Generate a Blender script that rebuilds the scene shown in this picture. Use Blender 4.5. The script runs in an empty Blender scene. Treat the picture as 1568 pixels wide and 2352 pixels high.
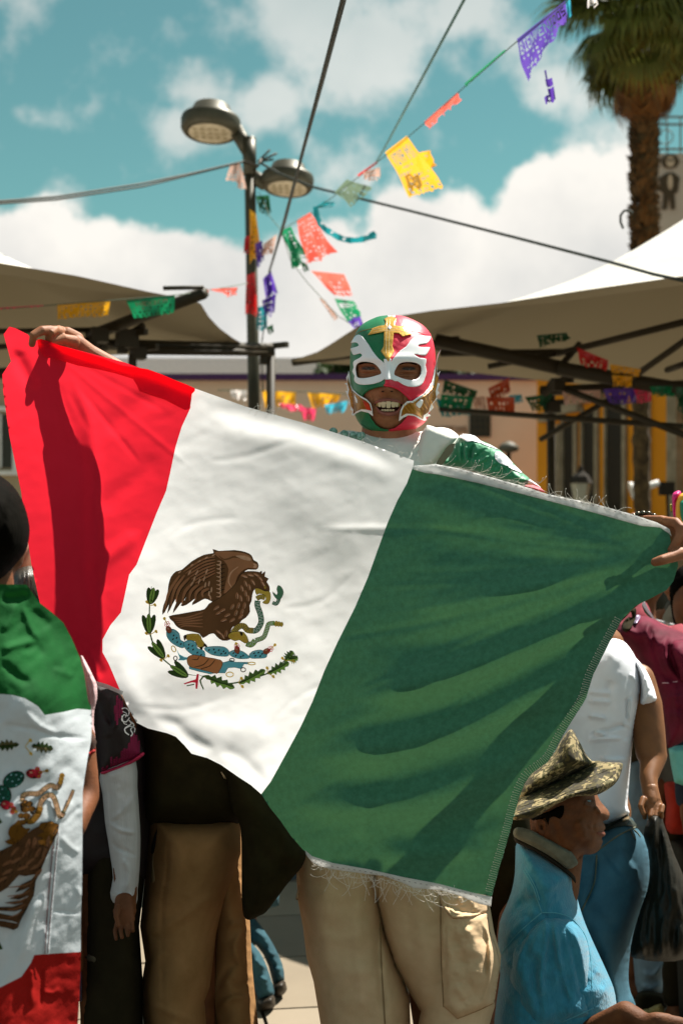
import bpy, bmesh, math, random
import numpy as np
from mathutils import Vector, Matrix
from mathutils.geometry import delaunay_2d_cdt
from mathutils.bvhtree import BVHTree
random.seed(7); np.random.seed(7)
R = math.radians
SC = bpy.context.scene
# ---------------------------------------------------------------- camera
F = 3267.0; CH = 1.5; HY = 1250.0; CX = 784.0     # focal length and horizon in photo pixels (1568 wide)
cam_d = bpy.data.cameras.new('camera'); cam = bpy.data.objects.new('camera', cam_d)
SC.collection.objects.link(cam); SC.camera = cam
cam.location = (0, 0, CH); cam.rotation_euler = (R(90), 0, 0)
cam_d.sensor_fit = 'VERTICAL'; cam_d.sensor_height = 36.0; cam_d.lens = 36.0 * F / 2352.0
cam_d.shift_y = (HY - 1176.0) / 2352.0
cam_d.clip_start = 0.05; cam_d.clip_end = 2000
cam_d.dof.use_dof = True; cam_d.dof.focus_distance = 2.78; cam_d.dof.aperture_fstop = 5.0
SC.render.resolution_x = 682; SC.render.resolution_y = 1024
# ---------------------------------------------------------------- light
SUN = Vector((0.40, 0.35, 0.85)).normalized()
W = bpy.data.worlds.new('World'); SC.world = W; W.use_nodes = True
wn = W.node_tree.nodes; wl = W.node_tree.links; wn.clear()
def N(t, **k):
    n = wn.new(t)
    for a, b in k.items(): setattr(n, a, b)
    return n
def M_(op, a, b=None, c=None):
    n = N('ShaderNodeMath', operation=op)
    for i, v in enumerate((a, b, c)):
        if v is None: continue
        if isinstance(v, (int, float)): n.inputs[i].default_value = v
        else: wl.new(v, n.inputs[i])
    return n.outputs[0]
sky = N('ShaderNodeTexSky', sky_type='NISHITA'); sky.sun_disc = False
sky.sun_elevation = math.asin(SUN.z); sky.sun_rotation = math.atan2(SUN.x, SUN.y)
sky.altitude = 2200; sky.air_density = 1.1; sky.dust_density = 1.0; sky.ozone_density = 1.0
tint = N('ShaderNodeMix', data_type='RGBA', blend_type='MULTIPLY'); tint.inputs[0].default_value = 1
tint.inputs[7].default_value = (0.41, 0.635, 0.41, 1)
wl.new(sky.outputs[0], tint.inputs[6])
tc = N('ShaderNodeTexCoord'); dirv = tc.outputs['Generated']
sep = N('ShaderNodeSeparateXYZ'); wl.new(dirv, sep.inputs[0])
def noise(scale, det=8, rough=0.55, dist=0.0, off=(0,0,0), sc=(1,1,1)):
    mp = N('ShaderNodeMapping'); mp.inputs[1].default_value = off; mp.inputs[3].default_value = sc
    wl.new(dirv, mp.inputs[0])
    n = N('ShaderNodeTexNoise'); n.inputs['Scale'].default_value = scale; n.inputs['Detail'].default_value = det
    n.inputs['Roughness'].default_value = rough; n.inputs['Distortion'].default_value = dist
    wl.new(mp.outputs[0], n.inputs['Vector']); return n.outputs[0]
def blob(px, py, rx, ry):          # soft mound of cloud standing in direction (px,py)
    c = Vector(((px-CX)/F, 1, (HY-py)/F)).normalized()
    s = N('ShaderNodeVectorMath', operation='SUBTRACT'); wl.new(dirv, s.inputs[0]); s.inputs[1].default_value = c
    m = N('ShaderNodeVectorMath', operation='MULTIPLY'); wl.new(s.outputs[0], m.inputs[0])
    m.inputs[1].default_value = (F/rx, F/rx, F/ry)
    l = N('ShaderNodeVectorMath', operation='LENGTH'); wl.new(m.outputs[0], l.inputs[0])
    return M_('SUBTRACT', 1.0, l.outputs['Value'])
def add_max(lst):
    a = lst[0]
    for b in lst[1:]: a = M_('MAXIMUM', a, b)
    return a
nz = noise(11, 9, 0.52); nf = noise(30, 7, 0.6, off=(3, 1, 2))
# crisp cumulus bank round the horizon, with its higher mounds
low = add_max([blob(-60, 640, 330, 210), blob(330, 700, 420, 210), blob(640, 740, 330, 210), blob(1000, 640, 260, 270), blob(930, 560, 130, 170),
               blob(1280, 560, 250, 200), blob(1420, 560, 190, 190), blob(1240, 470, 110, 100), blob(780, 640, 150, 150)])
band = M_('MULTIPLY', M_('SUBTRACT', 0.15, sep.outputs[2]), 6.0)
lowf = M_('ADD', M_('MAXIMUM', low, M_('MINIMUM', band, 1.0)), M_('MULTIPLY', M_('SUBTRACT', nz, 0.5), 1.15))
lowf = M_('ADD', lowf, M_('MULTIPLY', M_('SUBTRACT', nf, 0.5), 0.45))
def sstep(v, a, b):
    m = N('ShaderNodeMapRange', interpolation_type='SMOOTHSTEP'); wl.new(v, m.inputs[0])
    m.inputs[1].default_value = a; m.inputs[2].default_value = b; return m.outputs[0]
lowm = sstep(lowf, 0.05, 0.22)
# softer high cloud
hi = add_max([blob(700, 40, 260, 130), blob(830, 130, 190, 140), blob(470, 210, 140, 80), blob(590, 230, 110, 90), blob(1180, 90, 200, 140), blob(1080, 40, 120, 90), blob(1270, 200, 120, 90),
              blob(420, 290, 120, 70), M_('SUBTRACT', blob(85, 275, 190, 80), 0.5), blob(880, 60, 200, 120)])
gen = M_('MULTIPLY', M_('SUBTRACT', noise(3.2, 6, 0.5, off=(5, 2, 7)), 0.50), 2.6)  # cloud above the view, its cover raised to add fill light
hif = M_('ADD', M_('MAXIMUM', hi, M_('MULTIPLY', M_('ADD', gen, 0.30), sstep(sep.outputs[2], 0.36, 0.5))), M_('ADD', M_('MULTIPLY', M_('SUBTRACT', nz, 0.52), 3.2), M_('MULTIPLY', M_('SUBTRACT', nf, 0.5), 1.5)))
him = M_('MULTIPLY', sstep(hif, -0.05, 0.8), 0.74)
shade = noise(7, 5, 0.5, off=(1, 4, 2))
def cloudcol(c0, c1):
    r = N('ShaderNodeValToRGB'); wl.new(shade, r.inputs[0]); r.color_ramp.elements[0].position = 0.36; r.color_ramp.elements[1].position = 0.62
    r.color_ramp.elements[0].color = (*c0, 1); r.color_ramp.elements[1].color = (*c1, 1); return r.outputs[0]
SKS = 0.078
def mix(f, a, b):
    m = N('ShaderNodeMix', data_type='RGBA'); wl.new(f, m.inputs[0]); wl.new(a, m.inputs[6]); wl.new(b, m.inputs[7]); return m.outputs[2]
c1 = mix(him, tint.outputs[2], cloudcol((3.6, 3.75, 3.6), (4.7, 4.6, 4.35)))
c2 = mix(lowm, c1, cloudcol((3.5, 3.52, 3.45), (5.2, 5.0, 4.65)))
bg = N('ShaderNodeBackground'); bg.inputs[1].default_value = SKS; wl.new(c2, bg.inputs[0])
wo = N('ShaderNodeOutputWorld'); wl.new(bg.outputs[0], wo.inputs[0])
sd = bpy.data.lights.new('sun', 'SUN'); sd.energy = 4.5; sd.angle = R(0.53); sd.color = (1.0, 0.95, 0.86)
so = bpy.data.objects.new('sun', sd); SC.collection.objects.link(so)
so.rotation_euler = SUN.to_track_quat('Z', 'Y').to_euler(); so.location = (3, 2, 8)
vs = SC.view_settings; vs.view_transform = 'Standard'; vs.look = 'None'; vs.exposure = 1.32; vs.gamma = 1; vs.use_curve_mapping = False
SC.cycles.max_bounces = 8; SC.cycles.transmission_bounces = 6; SC.cycles.transparent_max_bounces = 8
# ---------------------------------------------------------------- helpers
def Z(ox, oy, k, *pts): return [((ox + x/k)/1.5944, (oy + y/k)/1.5944) for x, y in pts]
def P(px, py, D): return Vector(((px-CX)/F*D, D, CH + (HY-py)/F*D))
def PA(V, D):                      # photo pixels (n,2) and distances (n) -> points
    V = np.asarray(V, float); D = np.broadcast_to(np.asarray(D, float), (len(V),))
    return np.stack([(V[:, 0]-CX)/F*D, D, CH + (HY-V[:, 1])/F*D], 1)
def lin(r, g, b):
    f = lambda c: c/12.92 if c <= 0.04045 else ((c+0.055)/1.055)**2.4
    return (f(r/255), f(g/255), f(b/255))
def mat(name, col, rough=0.8, col2=None, nscale=20, bump=0.0, bscale=200, trans=0.0, metal=0.0, spec=0.3, coat=0.0, sheen=0.0, det=4, warp=None, under=None, tcol=None):
    m = bpy.data.materials.new(name); m.use_nodes = True; nt = m.node_tree; b = nt.nodes['Principled BSDF']
    b.inputs['Roughness'].default_value = rough; b.inputs['Metallic'].default_value = metal
    b.inputs['Specular IOR Level'].default_value = spec; b.inputs['Coat Weight'].default_value = coat; b.inputs['Sheen Weight'].default_value = sheen
    t = nt.nodes.new('ShaderNodeTexCoord'); mp = nt.nodes.new('ShaderNodeMapping'); nt.links.new(t.outputs['Object'], mp.inputs[0])
    if warp: mp.inputs[3].default_value = warp
    n = nt.nodes.new('ShaderNodeTexNoise'); n.inputs['Scale'].default_value = nscale; n.inputs['Detail'].default_value = det; n.inputs['Roughness'].default_value = 0.6
    nt.links.new(mp.outputs[0], n.inputs['Vector'])
    r = nt.nodes.new('ShaderNodeValToRGB'); r.color_ramp.elements[0].position = 0.35; r.color_ramp.elements[1].position = 0.68
    c2 = col2 or tuple(c*0.82 for c in col)
    r.color_ramp.elements[0].color = (*c2, 1); r.color_ramp.elements[1].color = (*col, 1)
    nt.links.new(n.outputs[0], r.inputs[0]); nt.links.new(r.outputs[0], b.inputs['Base Color'])
    if bump:
        n2 = nt.nodes.new('ShaderNodeTexNoise'); n2.inputs['Scale'].default_value = bscale; n2.inputs['Detail'].default_value = 3
        nt.links.new(mp.outputs[0], n2.inputs['Vector'])
        bp = nt.nodes.new('ShaderNodeBump'); bp.inputs['Strength'].default_value = bump; bp.inputs['Distance'].default_value = 0.002
        nt.links.new(n2.outputs[0], bp.inputs['Height']); nt.links.new(bp.outputs[0], b.inputs['Normal'])
    if trans:
        tr = nt.nodes.new('ShaderNodeBsdfTranslucent'); mx = nt.nodes.new('ShaderNodeMixShader'); mx.inputs[0].default_value = trans
        if tcol: tr.inputs[0].default_value = (*tcol, 1)
        else: nt.links.new(r.outputs[0], tr.inputs[0])
        nt.links.new(b.outputs[0], mx.inputs[1]); nt.links.new(tr.outputs[0], mx.inputs[2])
        nt.links.new(mx.outputs[0], nt.nodes['Material Output'].inputs[0])
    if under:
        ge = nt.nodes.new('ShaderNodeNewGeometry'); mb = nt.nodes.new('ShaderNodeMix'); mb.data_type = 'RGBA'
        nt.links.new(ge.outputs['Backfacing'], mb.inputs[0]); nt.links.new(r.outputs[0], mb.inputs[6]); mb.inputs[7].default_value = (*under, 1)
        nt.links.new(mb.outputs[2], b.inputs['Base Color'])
    return m
def mesh(name, verts, faces, mats, parent=None, mi=None, smooth=True, thing=None):
    me = bpy.data.meshes.new(name)
    me.from_pydata([tuple(v) for v in verts], [], [tuple(f) for f in faces]); 
    for m in (mats if isinstance(mats, (list, tuple)) else [mats]): me.materials.append(m)
    if mi is not None: me.polygons.foreach_set('material_index', list(mi))
    me.polygons.foreach_set('use_smooth', [smooth]*len(me.polygons)); me.update()
    return link(name, me, parent)
def link(name, me, parent=None):
    o = bpy.data.objects.new(name, me); SC.collection.objects.link(o)
    if parent is not None:
        o.parent = parent; o.matrix_parent_inverse = Matrix.Translation(-Vector(parent_origin(parent)))
    return o
def parent_origin(p):
    v = Vector(p.location)
    if p.parent is not None: v = Vector((0, 0, 0)) if p.type == 'MESH' else v
    return v
def tag(o, label=None, cat=None, group=None, kind=None):
    for k, v in (('label', label), ('category', cat), ('group', group), ('kind', kind)):
        if v: o[k] = v
    return o
def thing(name, loc, label, cat, group=None):
    o = bpy.data.objects.new(name, None); SC.collection.objects.link(o); o.location = loc; o.empty_display_size = 0.1
    return tag(o, label, cat, group)
class MB:
    """collects shapes, then builds them as one mesh"""
    def __init__(s): s.v = []; s.f = []; s.m = []; s.sm = []
    def add(s, v, f, mi=0):
        n = len(s.v); s.v += [tuple(a) for a in v]; s.f += [tuple(i+n for i in q) for q in f]; s.m += [mi]*len(f); return s
    def box(s, c, d, rz=0.0, mi=0, M=None):
        x, y, z = (a/2 for a in d); A = M or Matrix.Rotation(rz, 3, 'Z'); c = Vector(c)
        v = [c + A @ Vector(p) for p in ((-x,-y,-z),(x,-y,-z),(x,y,-z),(-x,y,-z),(-x,-y,z),(x,-y,z),(x,y,z),(-x,y,z))]
        return s.add(v, [(0,3,2,1),(4,5,6,7),(0,1,5,4),(1,2,6,5),(2,3,7,6),(3,0,4,7)], mi)
    def tube(s, pts, r, n=8, mi=0, cap=True, ry=None, side=None):
        pts = [Vector(p) for p in pts]; m = len(pts)
        r = [r]*m if isinstance(r, (int, float)) else list(r); ry = r if ry is None else ([ry]*m if isinstance(ry, (int, float)) else list(ry))
        v = []; u = None
        for i, p in enumerate(pts):
            d = (pts[min(i+1, m-1)] - pts[max(i-1, 0)])
            d = d.normalized() if d.length > 1e-9 else Vector((0, 0, 1))
            if side is not None: u = Vector(side) - d*Vector(side).dot(d)
            elif u is None: u = d.orthogonal()
            else: u = u - d*u.dot(d)
            u = u.normalized() if u.length > 1e-6 else d.orthogonal().normalized()
            w = d.cross(u)
            for k in range(n):
                a = 2*math.pi*k/n; v.append(p + u*(math.cos(a)*r[i]) + w*(math.sin(a)*ry[i]))
        f = [(i*n+k, i*n+(k+1) % n, (i+1)*n+(k+1) % n, (i+1)*n+k) for i in range(m-1) for k in range(n)]
        if cap: f += [tuple(range(n))[::-1], tuple((m-1)*n+k for k in range(n))]
        return s.add(v, f, mi)
    def capsule(s, pts, r, n=12, mi=0, ry=None, side=None):     # tube with rounded ends
        pts = [Vector(p) for p in pts]; r = [r]*len(pts) if isinstance(r, (int, float)) else list(r)
        ry = list(r) if ry is None else ([ry]*len(pts) if isinstance(ry, (int, float)) else list(ry))
        d0 = (pts[0]-pts[1]).normalized(); d1 = (pts[-1]-pts[-2]).normalized(); A = []; RA = []; RB = []
        for t in (0.999, 0.92, 0.7, 0.38): q = math.sqrt(1-t*t); A.append(pts[0]+d0*min(r[0], ry[0])*t); RA.append(r[0]*q); RB.append(ry[0]*q)
        A += pts; RA += r; RB += ry
        for t in (0.38, 0.7, 0.92, 0.999): q = math.sqrt(1-t*t); A.append(pts[-1]+d1*min(r[-1], ry[-1])*t); RA.append(r[-1]*q); RB.append(ry[-1]*q)
        return s.tube(A, RA, n, mi, True, RB, side)
    def ball(s, c, r, n=14, mi=0):
        c = Vector(c); r = (r, r, r) if isinstance(r, (int, float)) else r; m = n//2+1
        v = [c + Vector((r[0]*math.sin(math.pi*i/m)*math.cos(2*math.pi*k/n), r[1]*math.sin(math.pi*i/m)*math.sin(2*math.pi*k/n), r[2]*math.cos(math.pi*i/m))) for i in range(m+1) for k in range(n)]
        return s.add(v, [(i*n+k, (i+1)*n+k, (i+1)*n+(k+1) % n, i*n+(k+1) % n) for i in range(m) for k in range(n)], mi)
    def lathe(s, c, prof, n=24, mi=0, M=None):
        c = Vector(c); A = M or Matrix.Identity(3); v = [c + A @ Vector((r*math.cos(2*math.pi*k/n), r*math.sin(2*math.pi*k/n), z)) for r, z in prof for k in range(n)]
        return s.add(v, [(i*n+k, i*n+(k+1) % n, (i+1)*n+(k+1) % n, (i+1)*n+k) for i in range(len(prof)-1) for k in range(n)], mi)
    def quad(s, a, b, c, d, mi=0): return s.add([a, b, c, d], [(0, 1, 2, 3)], mi)
    def build(s, name, mats, parent=None, smooth=True): return mesh(name, s.v, s.f, mats, parent, s.m, smooth)
    def union(s, name, mats, parent=None, voxel=0.006, smooth=2, disp=None, extra=None):
        """one continuous skin grown over the collected shapes (voxel remesh)"""
        me = bpy.data.meshes.new('tmp'); me.from_pydata([tuple(v) for v in s.v], [], s.f); me.update()
        o = bpy.data.objects.new('tmp', me); SC.collection.objects.link(o)
        bm = bmesh.new(); bm.from_mesh(me); bmesh.ops.remove_doubles(bm, verts=bm.verts, dist=1e-6); bmesh.ops.recalc_face_normals(bm, faces=bm.faces); bm.to_mesh(me); bm.free()
        q = o.modifiers.new('r', 'REMESH'); q.mode = 'VOXEL'; q.voxel_size = voxel; q.adaptivity = 0
        if smooth: t = o.modifiers.new('s', 'SMOOTH'); t.factor = 0.6; t.iterations = smooth
        dg = bpy.context.evaluated_depsgraph_get(); dg.update()
        r = bpy.data.meshes.new_from_object(o.evaluated_get(dg)); r.name = name
        bpy.data.objects.remove(o); bpy.data.meshes.remove(me)
        if disp is not None:
            n = len(r.vertices); co = np.empty(n*3); no = np.empty(n*3)
            r.vertices.foreach_get('co', co); r.vertices.foreach_get('normal', no); co = co.reshape(-1, 3); no = no.reshape(-1, 3)
            co += no*disp(co)[:, None]; r.vertices.foreach_set('co', co.ravel()); r.update()
        r.materials.clear()
        for m in (mats if isinstance(mats, (list, tuple)) else [mats]): r.materials.append(m)
        if extra is not None:      # further shapes of the same body that keep their own fine mesh
            bm = bmesh.new(); bm.from_mesh(r)
            for ev, ef, mi in extra:
                vs_ = [bm.verts.new(tuple(v)) for v in ev]
                for q in ef:
                    try: bm.faces.new([vs_[i] for i in q]).material_index = mi
                    except ValueError: pass
            bm.to_mesh(r); bm.free()
        r.polygons.foreach_set('use_smooth', [True]*len(r.polygons)); r.update()
        return link(name, r, parent)
# numpy value noise
_tab = np.random.RandomState(3).rand(64, 64, 64)
def vnoise(p):
    p = np.asarray(p, float); i = np.floor(p).astype(int); f = p - i; f = f*f*(3-2*f); o = 0
    for a in (0, 1):
        for b in (0, 1):
            for c in (0, 1):
                w = (f[:, 0] if a else 1-f[:, 0])*(f[:, 1] if b else 1-f[:, 1])*(f[:, 2] if c else 1-f[:, 2])
                o = o + w*_tab[(i[:, 0]+a) % 64, (i[:, 1]+b) % 64, (i[:, 2]+c) % 64]
    return o*2-1
def fbm(p, oc=4):
    p = np.asarray(p, float); s = 0; a = 1
    for k in range(oc): s = s + a*vnoise(p*(2**k)+k*7.3); a *= 0.5
    return s
def cr(pts, closed=True, n=5):      # smooth curve through points
    pts = [np.array(p, float) for p in pts]; m = len(pts); out = []
    for i in range(m if closed else m-1):
        g = (lambda j: pts[j % m]) if closed else (lambda j: pts[min(max(j, 0), m-1)])
        p0, p1, p2, p3 = g(i-1), g(i), g(i+1), g(i+2)
        for k in range(n):
            t = k/n; out.append(0.5*((2*p1)+(p2-p0)*t+(2*p0-5*p1+4*p2-p3)*t*t+(3*p1-p0-3*p2+p3)*t**3))
    if not closed: out.append(pts[-1])
    return [tuple(p) for p in out]
def resample(loop, step):
    out = []; m = len(loop)
    for i in range(m):
        a = np.array(loop[i], float); b = np.array(loop[(i+1) % m], float); d = np.linalg.norm(b-a)
        if d < 1e-6: continue
        k = max(1, int(round(d/step)))
        for j in range(k): out.append(tuple(a+(b-a)*j/k))
    return out
def inside(q, loops):
    q = np.asarray(q, float); c = np.zeros(len(q), bool)
    for L in loops:
        L = np.asarray(L, float); A = L; B = np.roll(L, -1, 0)
        for (x1, y1), (x2, y2) in zip(A, B):
            if y1 == y2: continue
            c ^= ((y1 > q[:, 1]) != (y2 > q[:, 1])) & (q[:, 0] < (x2-x1)*(q[:, 1]-y1)/(y2-y1)+x1)
    return c
def pdist(q, line, closed=False):   # distance of points to a polyline
    q = np.asarray(q, float); L = np.asarray(line, float); A = L if closed else L[:-1]; B = np.roll(L, -1, 0) if closed else L[1:]
    best = np.full(len(q), 1e9)
    for a, b in zip(A, B):
        ab = b-a; l2 = max(ab @ ab, 1e-9); t = np.clip(((q-a) @ ab)/l2, 0, 1)
        best = np.minimum(best, np.linalg.norm(q-(a+t[:, None]*ab), axis=1))
    return best
def tri(poly, holes=(), step=6.0):
    """triangulate a polygon (photo pixels) with inner points every `step`"""
    loops = [resample(L, step) for L in [poly]+list(holes)]
    V = []; E = []
    for L in loops:
        n = len(V); V += L; E += [(n+i, n+(i+1) % len(L)) for i in range(len(L))]
    B = np.array(V); x0, y0 = B.min(0); x1, y1 = B.max(0)
    gx, gy = np.meshgrid(np.arange(x0+step*0.5, x1, step), np.arange(y0+step*0.5, y1, step*0.87)); gx = gx + (np.arange(gx.shape[0]) % 2)[:, None]*step*0.5
    g = np.stack([gx.ravel(), gy.ravel()], 1)
    if len(g):
        g = g[inside(g, loops)]
        if len(g):
            keep = np.ones(len(g), bool)
            for L in loops: keep &= pdist(g, L, True) > step*0.45
            g = g[keep]
    pts = [Vector(p) for p in V] + [Vector(p) for p in g]
    r = delaunay_2d_cdt(pts, E, [], 0, 1e-5)
    v = np.array([tuple(p) for p in r[0]]); f = np.array([t for t in r[2]])
    f = f[inside(v[f].mean(1), loops)]
    # counter-clockwise as seen by the camera (photo y runs down)
    a, b, c = v[f[:, 0]], v[f[:, 1]], v[f[:, 2]]
    s = (b[:, 0]-a[:, 0])*(c[:, 1]-a[:, 1])-(b[:, 1]-a[:, 1])*(c[:, 0]-a[:, 0])
    f = np.where((s > 0)[:, None], f[:, ::-1], f)
    return v, f, loops
def rim(f):
    seen = {}
    for t in f:
        for a, b in ((t[0], t[1]), (t[1], t[2]), (t[2], t[0])): seen[(a, b)] = 1
    return [(a, b) for a, b in seen if (b, a) not in seen]
def ridges(V, rs):                  # folds: each fades out towards both of its ends
    h = np.zeros(len(V)); q = np.asarray(V, float)
    for r in rs:
        L = np.asarray(cr(r[0], False, 3), float); A = L[:-1]; B = L[1:]; sl = np.linalg.norm(B-A, axis=1); cum = np.concatenate([[0], np.cumsum(sl)]); best = np.full(len(q), 1e9); ss = np.zeros(len(q))
        for i, (a, b) in enumerate(zip(A, B)):
            ab = b-a; t = np.clip(((q-a) @ ab)/max(ab @ ab, 1e-9), 0, 1); d = np.linalg.norm(q-(a+t[:, None]*ab), axis=1); m = d < best; best = np.where(m, d, best); ss = np.where(m, cum[i]+t*sl[i], ss)
        f = ss/cum[-1]; w = np.clip(np.minimum(f, 1-f)*4.5, 0, 1); w = w*w*(3-2*w); h += r[2]*w*np.exp(-(best/(r[1]*(.45+.55*w)))**2)
    return h
def sheet(poly, Df, holes=(), step=6.0, thick=0.0, off=0.0):
    """a piece whose outline is `poly`, lying on the surface Df(V)->distance; thick>0 makes it a solid"""
    v, f, _ = tri(poly, holes, step); D = Df(v) if callable(Df) else np.full(len(v), float(Df)); D = D-off
    if not thick: return PA(v, D), [tuple(t) for t in f]
    n = len(v); A = np.vstack([PA(v, D-thick), PA(v, D)])
    return A, [tuple(t) for t in f]+[tuple(int(i)+n for i in t[::-1]) for t in f]+[(a, a+n, b+n, b) for a, b in rim(f)]
def inflate(poly, D, depth, Rr=None, step=6.0, rs=(), back=None, nz=0.0, ns=60.0, holes=(), aniso=(1, 1), smooth=4, Df=None, seed=0.0):
    """a rounded solid with that silhouette: `depth` m thick towards the camera, `back` m behind"""
    v, f, loops = tri(poly, holes, step); n = len(v); back = depth if back is None else back
    d = np.full(n, 1e9)
    for L in loops: d = np.minimum(d, pdist(v, L, True))
    Rr = Rr or d.max(); t = np.clip(d/Rr, 0, 1); h = np.sqrt(np.maximum(0, 1-(1-t)**2)); edge = d < 1e-3
    for _ in range(smooth):
        s = np.zeros(n); c = np.zeros(n)
        for a, b in ((0, 1), (1, 2), (2, 0)):
            np.add.at(s, f[:, a], h[f[:, b]]); np.add.at(s, f[:, b], h[f[:, a]]); np.add.at(c, f[:, a], 1); np.add.at(c, f[:, b], 1)
        h = np.where(edge, 0, 0.5*h+0.5*s/np.maximum(c, 1))
    D0 = Df(v) if Df else np.full(n, float(D))
    g = np.clip(t*3, 0, 1)
    rel = ridges(v, rs)*g
    if nz:
        q = np.stack([v[:, 0]*aniso[0]/ns, v[:, 1]*aniso[1]/ns, np.full(n, seed)], 1); rel = rel+nz*fbm(q, 4)*g
    inn = np.where(~edge)[0]; idx = np.full(n, -1); idx[inn] = n+np.arange(len(inn))
    bi = np.where(edge, np.arange(n), idx)
    A = np.vstack([PA(v, D0-depth*h-rel), PA(v[inn], (D0+back*h)[inn])])
    return A, [tuple(q) for q in f]+[tuple(int(bi[i]) for i in q[::-1]) for q in f]
def on_mesh(objs, off=0.001):
    """surface function: where the line of sight of a photo pixel meets these objects"""
    vs_ = []; fs_ = []
    for o in (objs if isinstance(objs, (list, tuple)) else [objs]):
        n = len(vs_); vs_ += [v.co.copy() for v in o.data.vertices]; fs_ += [tuple(i+n for i in p.vertices) for p in o.data.polygons]
    t = BVHTree.FromPolygons(vs_, fs_); C0 = Vector((0, 0, CH))
    def f(V):
        out = np.full(len(V), np.nan)
        for i, (x, y) in enumerate(V):
            d = (P(x, y, 1.0)-C0); h = t.ray_cast(C0, d.normalized())
            if h[0] is not None: out[i] = h[0].y
        bad = np.isnan(out)
        if bad.any() and not bad.all():
            g = np.where(~bad)[0]
            for i in np.where(bad)[0]: out[i] = out[g[np.argmin(((V[g]-V[i])**2).sum(1))]]
        return out-off
    return f
def ribbon(pts, w):                 # polyline -> outline polygon; w number or list of full widths
    pts = [np.array(p, float) for p in pts]; m = len(pts); w = [w]*m if isinstance(w, (int, float)) else w; L = []; Rt = []
    for i in range(m):
        d = pts[min(i+1, m-1)]-pts[max(i-1, 0)]; d = d/max(np.linalg.norm(d), 1e-9); nn = np.array((-d[1], d[0]))
        L.append(tuple(pts[i]+nn*w[i]/2)); Rt.append(tuple(pts[i]-nn*w[i]/2))
    return L+Rt[::-1]
def ell(cx, cy, rx, ry, a=0.0, n=14):
    ca, sa = math.cos(R(a)), math.sin(R(a))
    return [(cx+rx*math.cos(t)*ca-ry*math.sin(t)*sa, cy+rx*math.cos(t)*sa+ry*math.sin(t)*ca) for t in [2*math.pi*k/n for k in range(n)]]
def rbf(ctrl):
    C = np.array(ctrl, float); X = C[:, :2]/500; n = len(X)
    U = lambda r2: np.where(r2 > 1e-12, r2*np.log(r2+1e-12), 0)
    K = U(((X[:, None]-X[None])**2).sum(2))+np.eye(n)*1e-3; Q = np.hstack([np.ones((n, 1)), X])
    A = np.block([[K, Q], [Q.T, np.zeros((3, 3))]]); s = np.linalg.solve(A, np.concatenate([C[:, 2], np.zeros(3)]))
    def f(V):
        Y = np.asarray(V, float)/500; o = np.empty(len(Y))
        for i in range(0, len(Y), 20000):
            y = Y[i:i+20000]; o[i:i+20000] = U(((y[:, None]-X[None])**2).sum(2)) @ s[:n]+s[n]+y @ s[n+1:]
        return o
    return f
# ================================================================ setting: ground
m_ground = mat('paving', lin(124, 113, 96), 0.9, lin(112, 102, 86), 3.0, 0.3, 90)
m_joint = mat('joint_sand', lin(66, 58, 46), 0.95, None, 12)
g = MB(); g.quad((-120, -20, 0), (120, -20, 0), (120, 260, 0), (-120, 260, 0)); ground = tag(g.build('ground', m_joint, smooth=False), kind='structure')
slab_me = None
m_slab = [mat('paving_slab_%s' % n, c, 0.85, tuple(a*0.86 for a in c), 2.2, 0.25, 120) for n, c in (('warm', lin(130, 118, 100)), ('grey', lin(124, 113, 97)), ('pale', lin(136, 124, 106)))]
SA = R(9)
def slab(i, j, s=0.92, w=0.908):
    x = (i+0.5*(j % 2))*s; y = 3.1+j*s*0.62; h = 0.004+0.002*random.random()
    b = MB(); b.box((0, 0, 0.006), (w, w*0.62-0.006, 0.012)); o = b.build('paving_slab', m_slab[random.randrange(3)], ground, smooth=False)
    o.location = (x*math.cos(SA)-y*math.sin(SA), x*math.sin(SA)+y*math.cos(SA), h-0.004); o.rotation_euler = (random.uniform(-.002, .002), random.uniform(-.002, .002), SA)
for j in range(13):
    for i in range(-3, 5): slab(i, j)
g = MB(); g.quad((-120, 10.6, 0.004), (120, 10.6, 0.004), (120, 26, 0.004), (-120, 26, 0.004)); pav = tag(g.build('plaza_paving', m_ground, smooth=False), kind='structure')
# ---------------------------------------------------------------- peach building
def Wd(px, D): return (px-CX)/F*D
def hz(py, D): return CH+(HY-py)/F*D
m_peach = mat('peach_render', lin(232, 204, 180), 0.9, lin(220, 192, 168), 0.6, 0.15, 30)
m_purple = mat('purple_trim', lin(78, 48, 92), 0.8)
m_dark = mat('dark_glass', lin(48, 48, 36), 0.4)
m_cream = mat('cream_wall', lin(222, 214, 200), 0.9)
m_white = mat('white_paint', lin(226, 224, 218), 0.85)
m_dkbrown = mat('dark_brown', lin(40, 34, 24), 0.9)  # one even dark brown, for ironwork, a pocket piece and a collar strip
PD = 24.0; ptop = hz(874, PD)
peach = thing('peach_building', (0, PD, 0), 'low peach rendered building with a purple roof edge behind the masked man', 'building')
b = MB(); b.box((-3.3, PD+3, ptop/2), (13.2, 6, ptop)); b.build('wall', m_peach, peach, False)
b = MB(); b.box((-3.3, PD+3, ptop+0.05), (13.5, 6.3, 0.10)); b.build('roof_edge', m_purple, peach, False)
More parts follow.
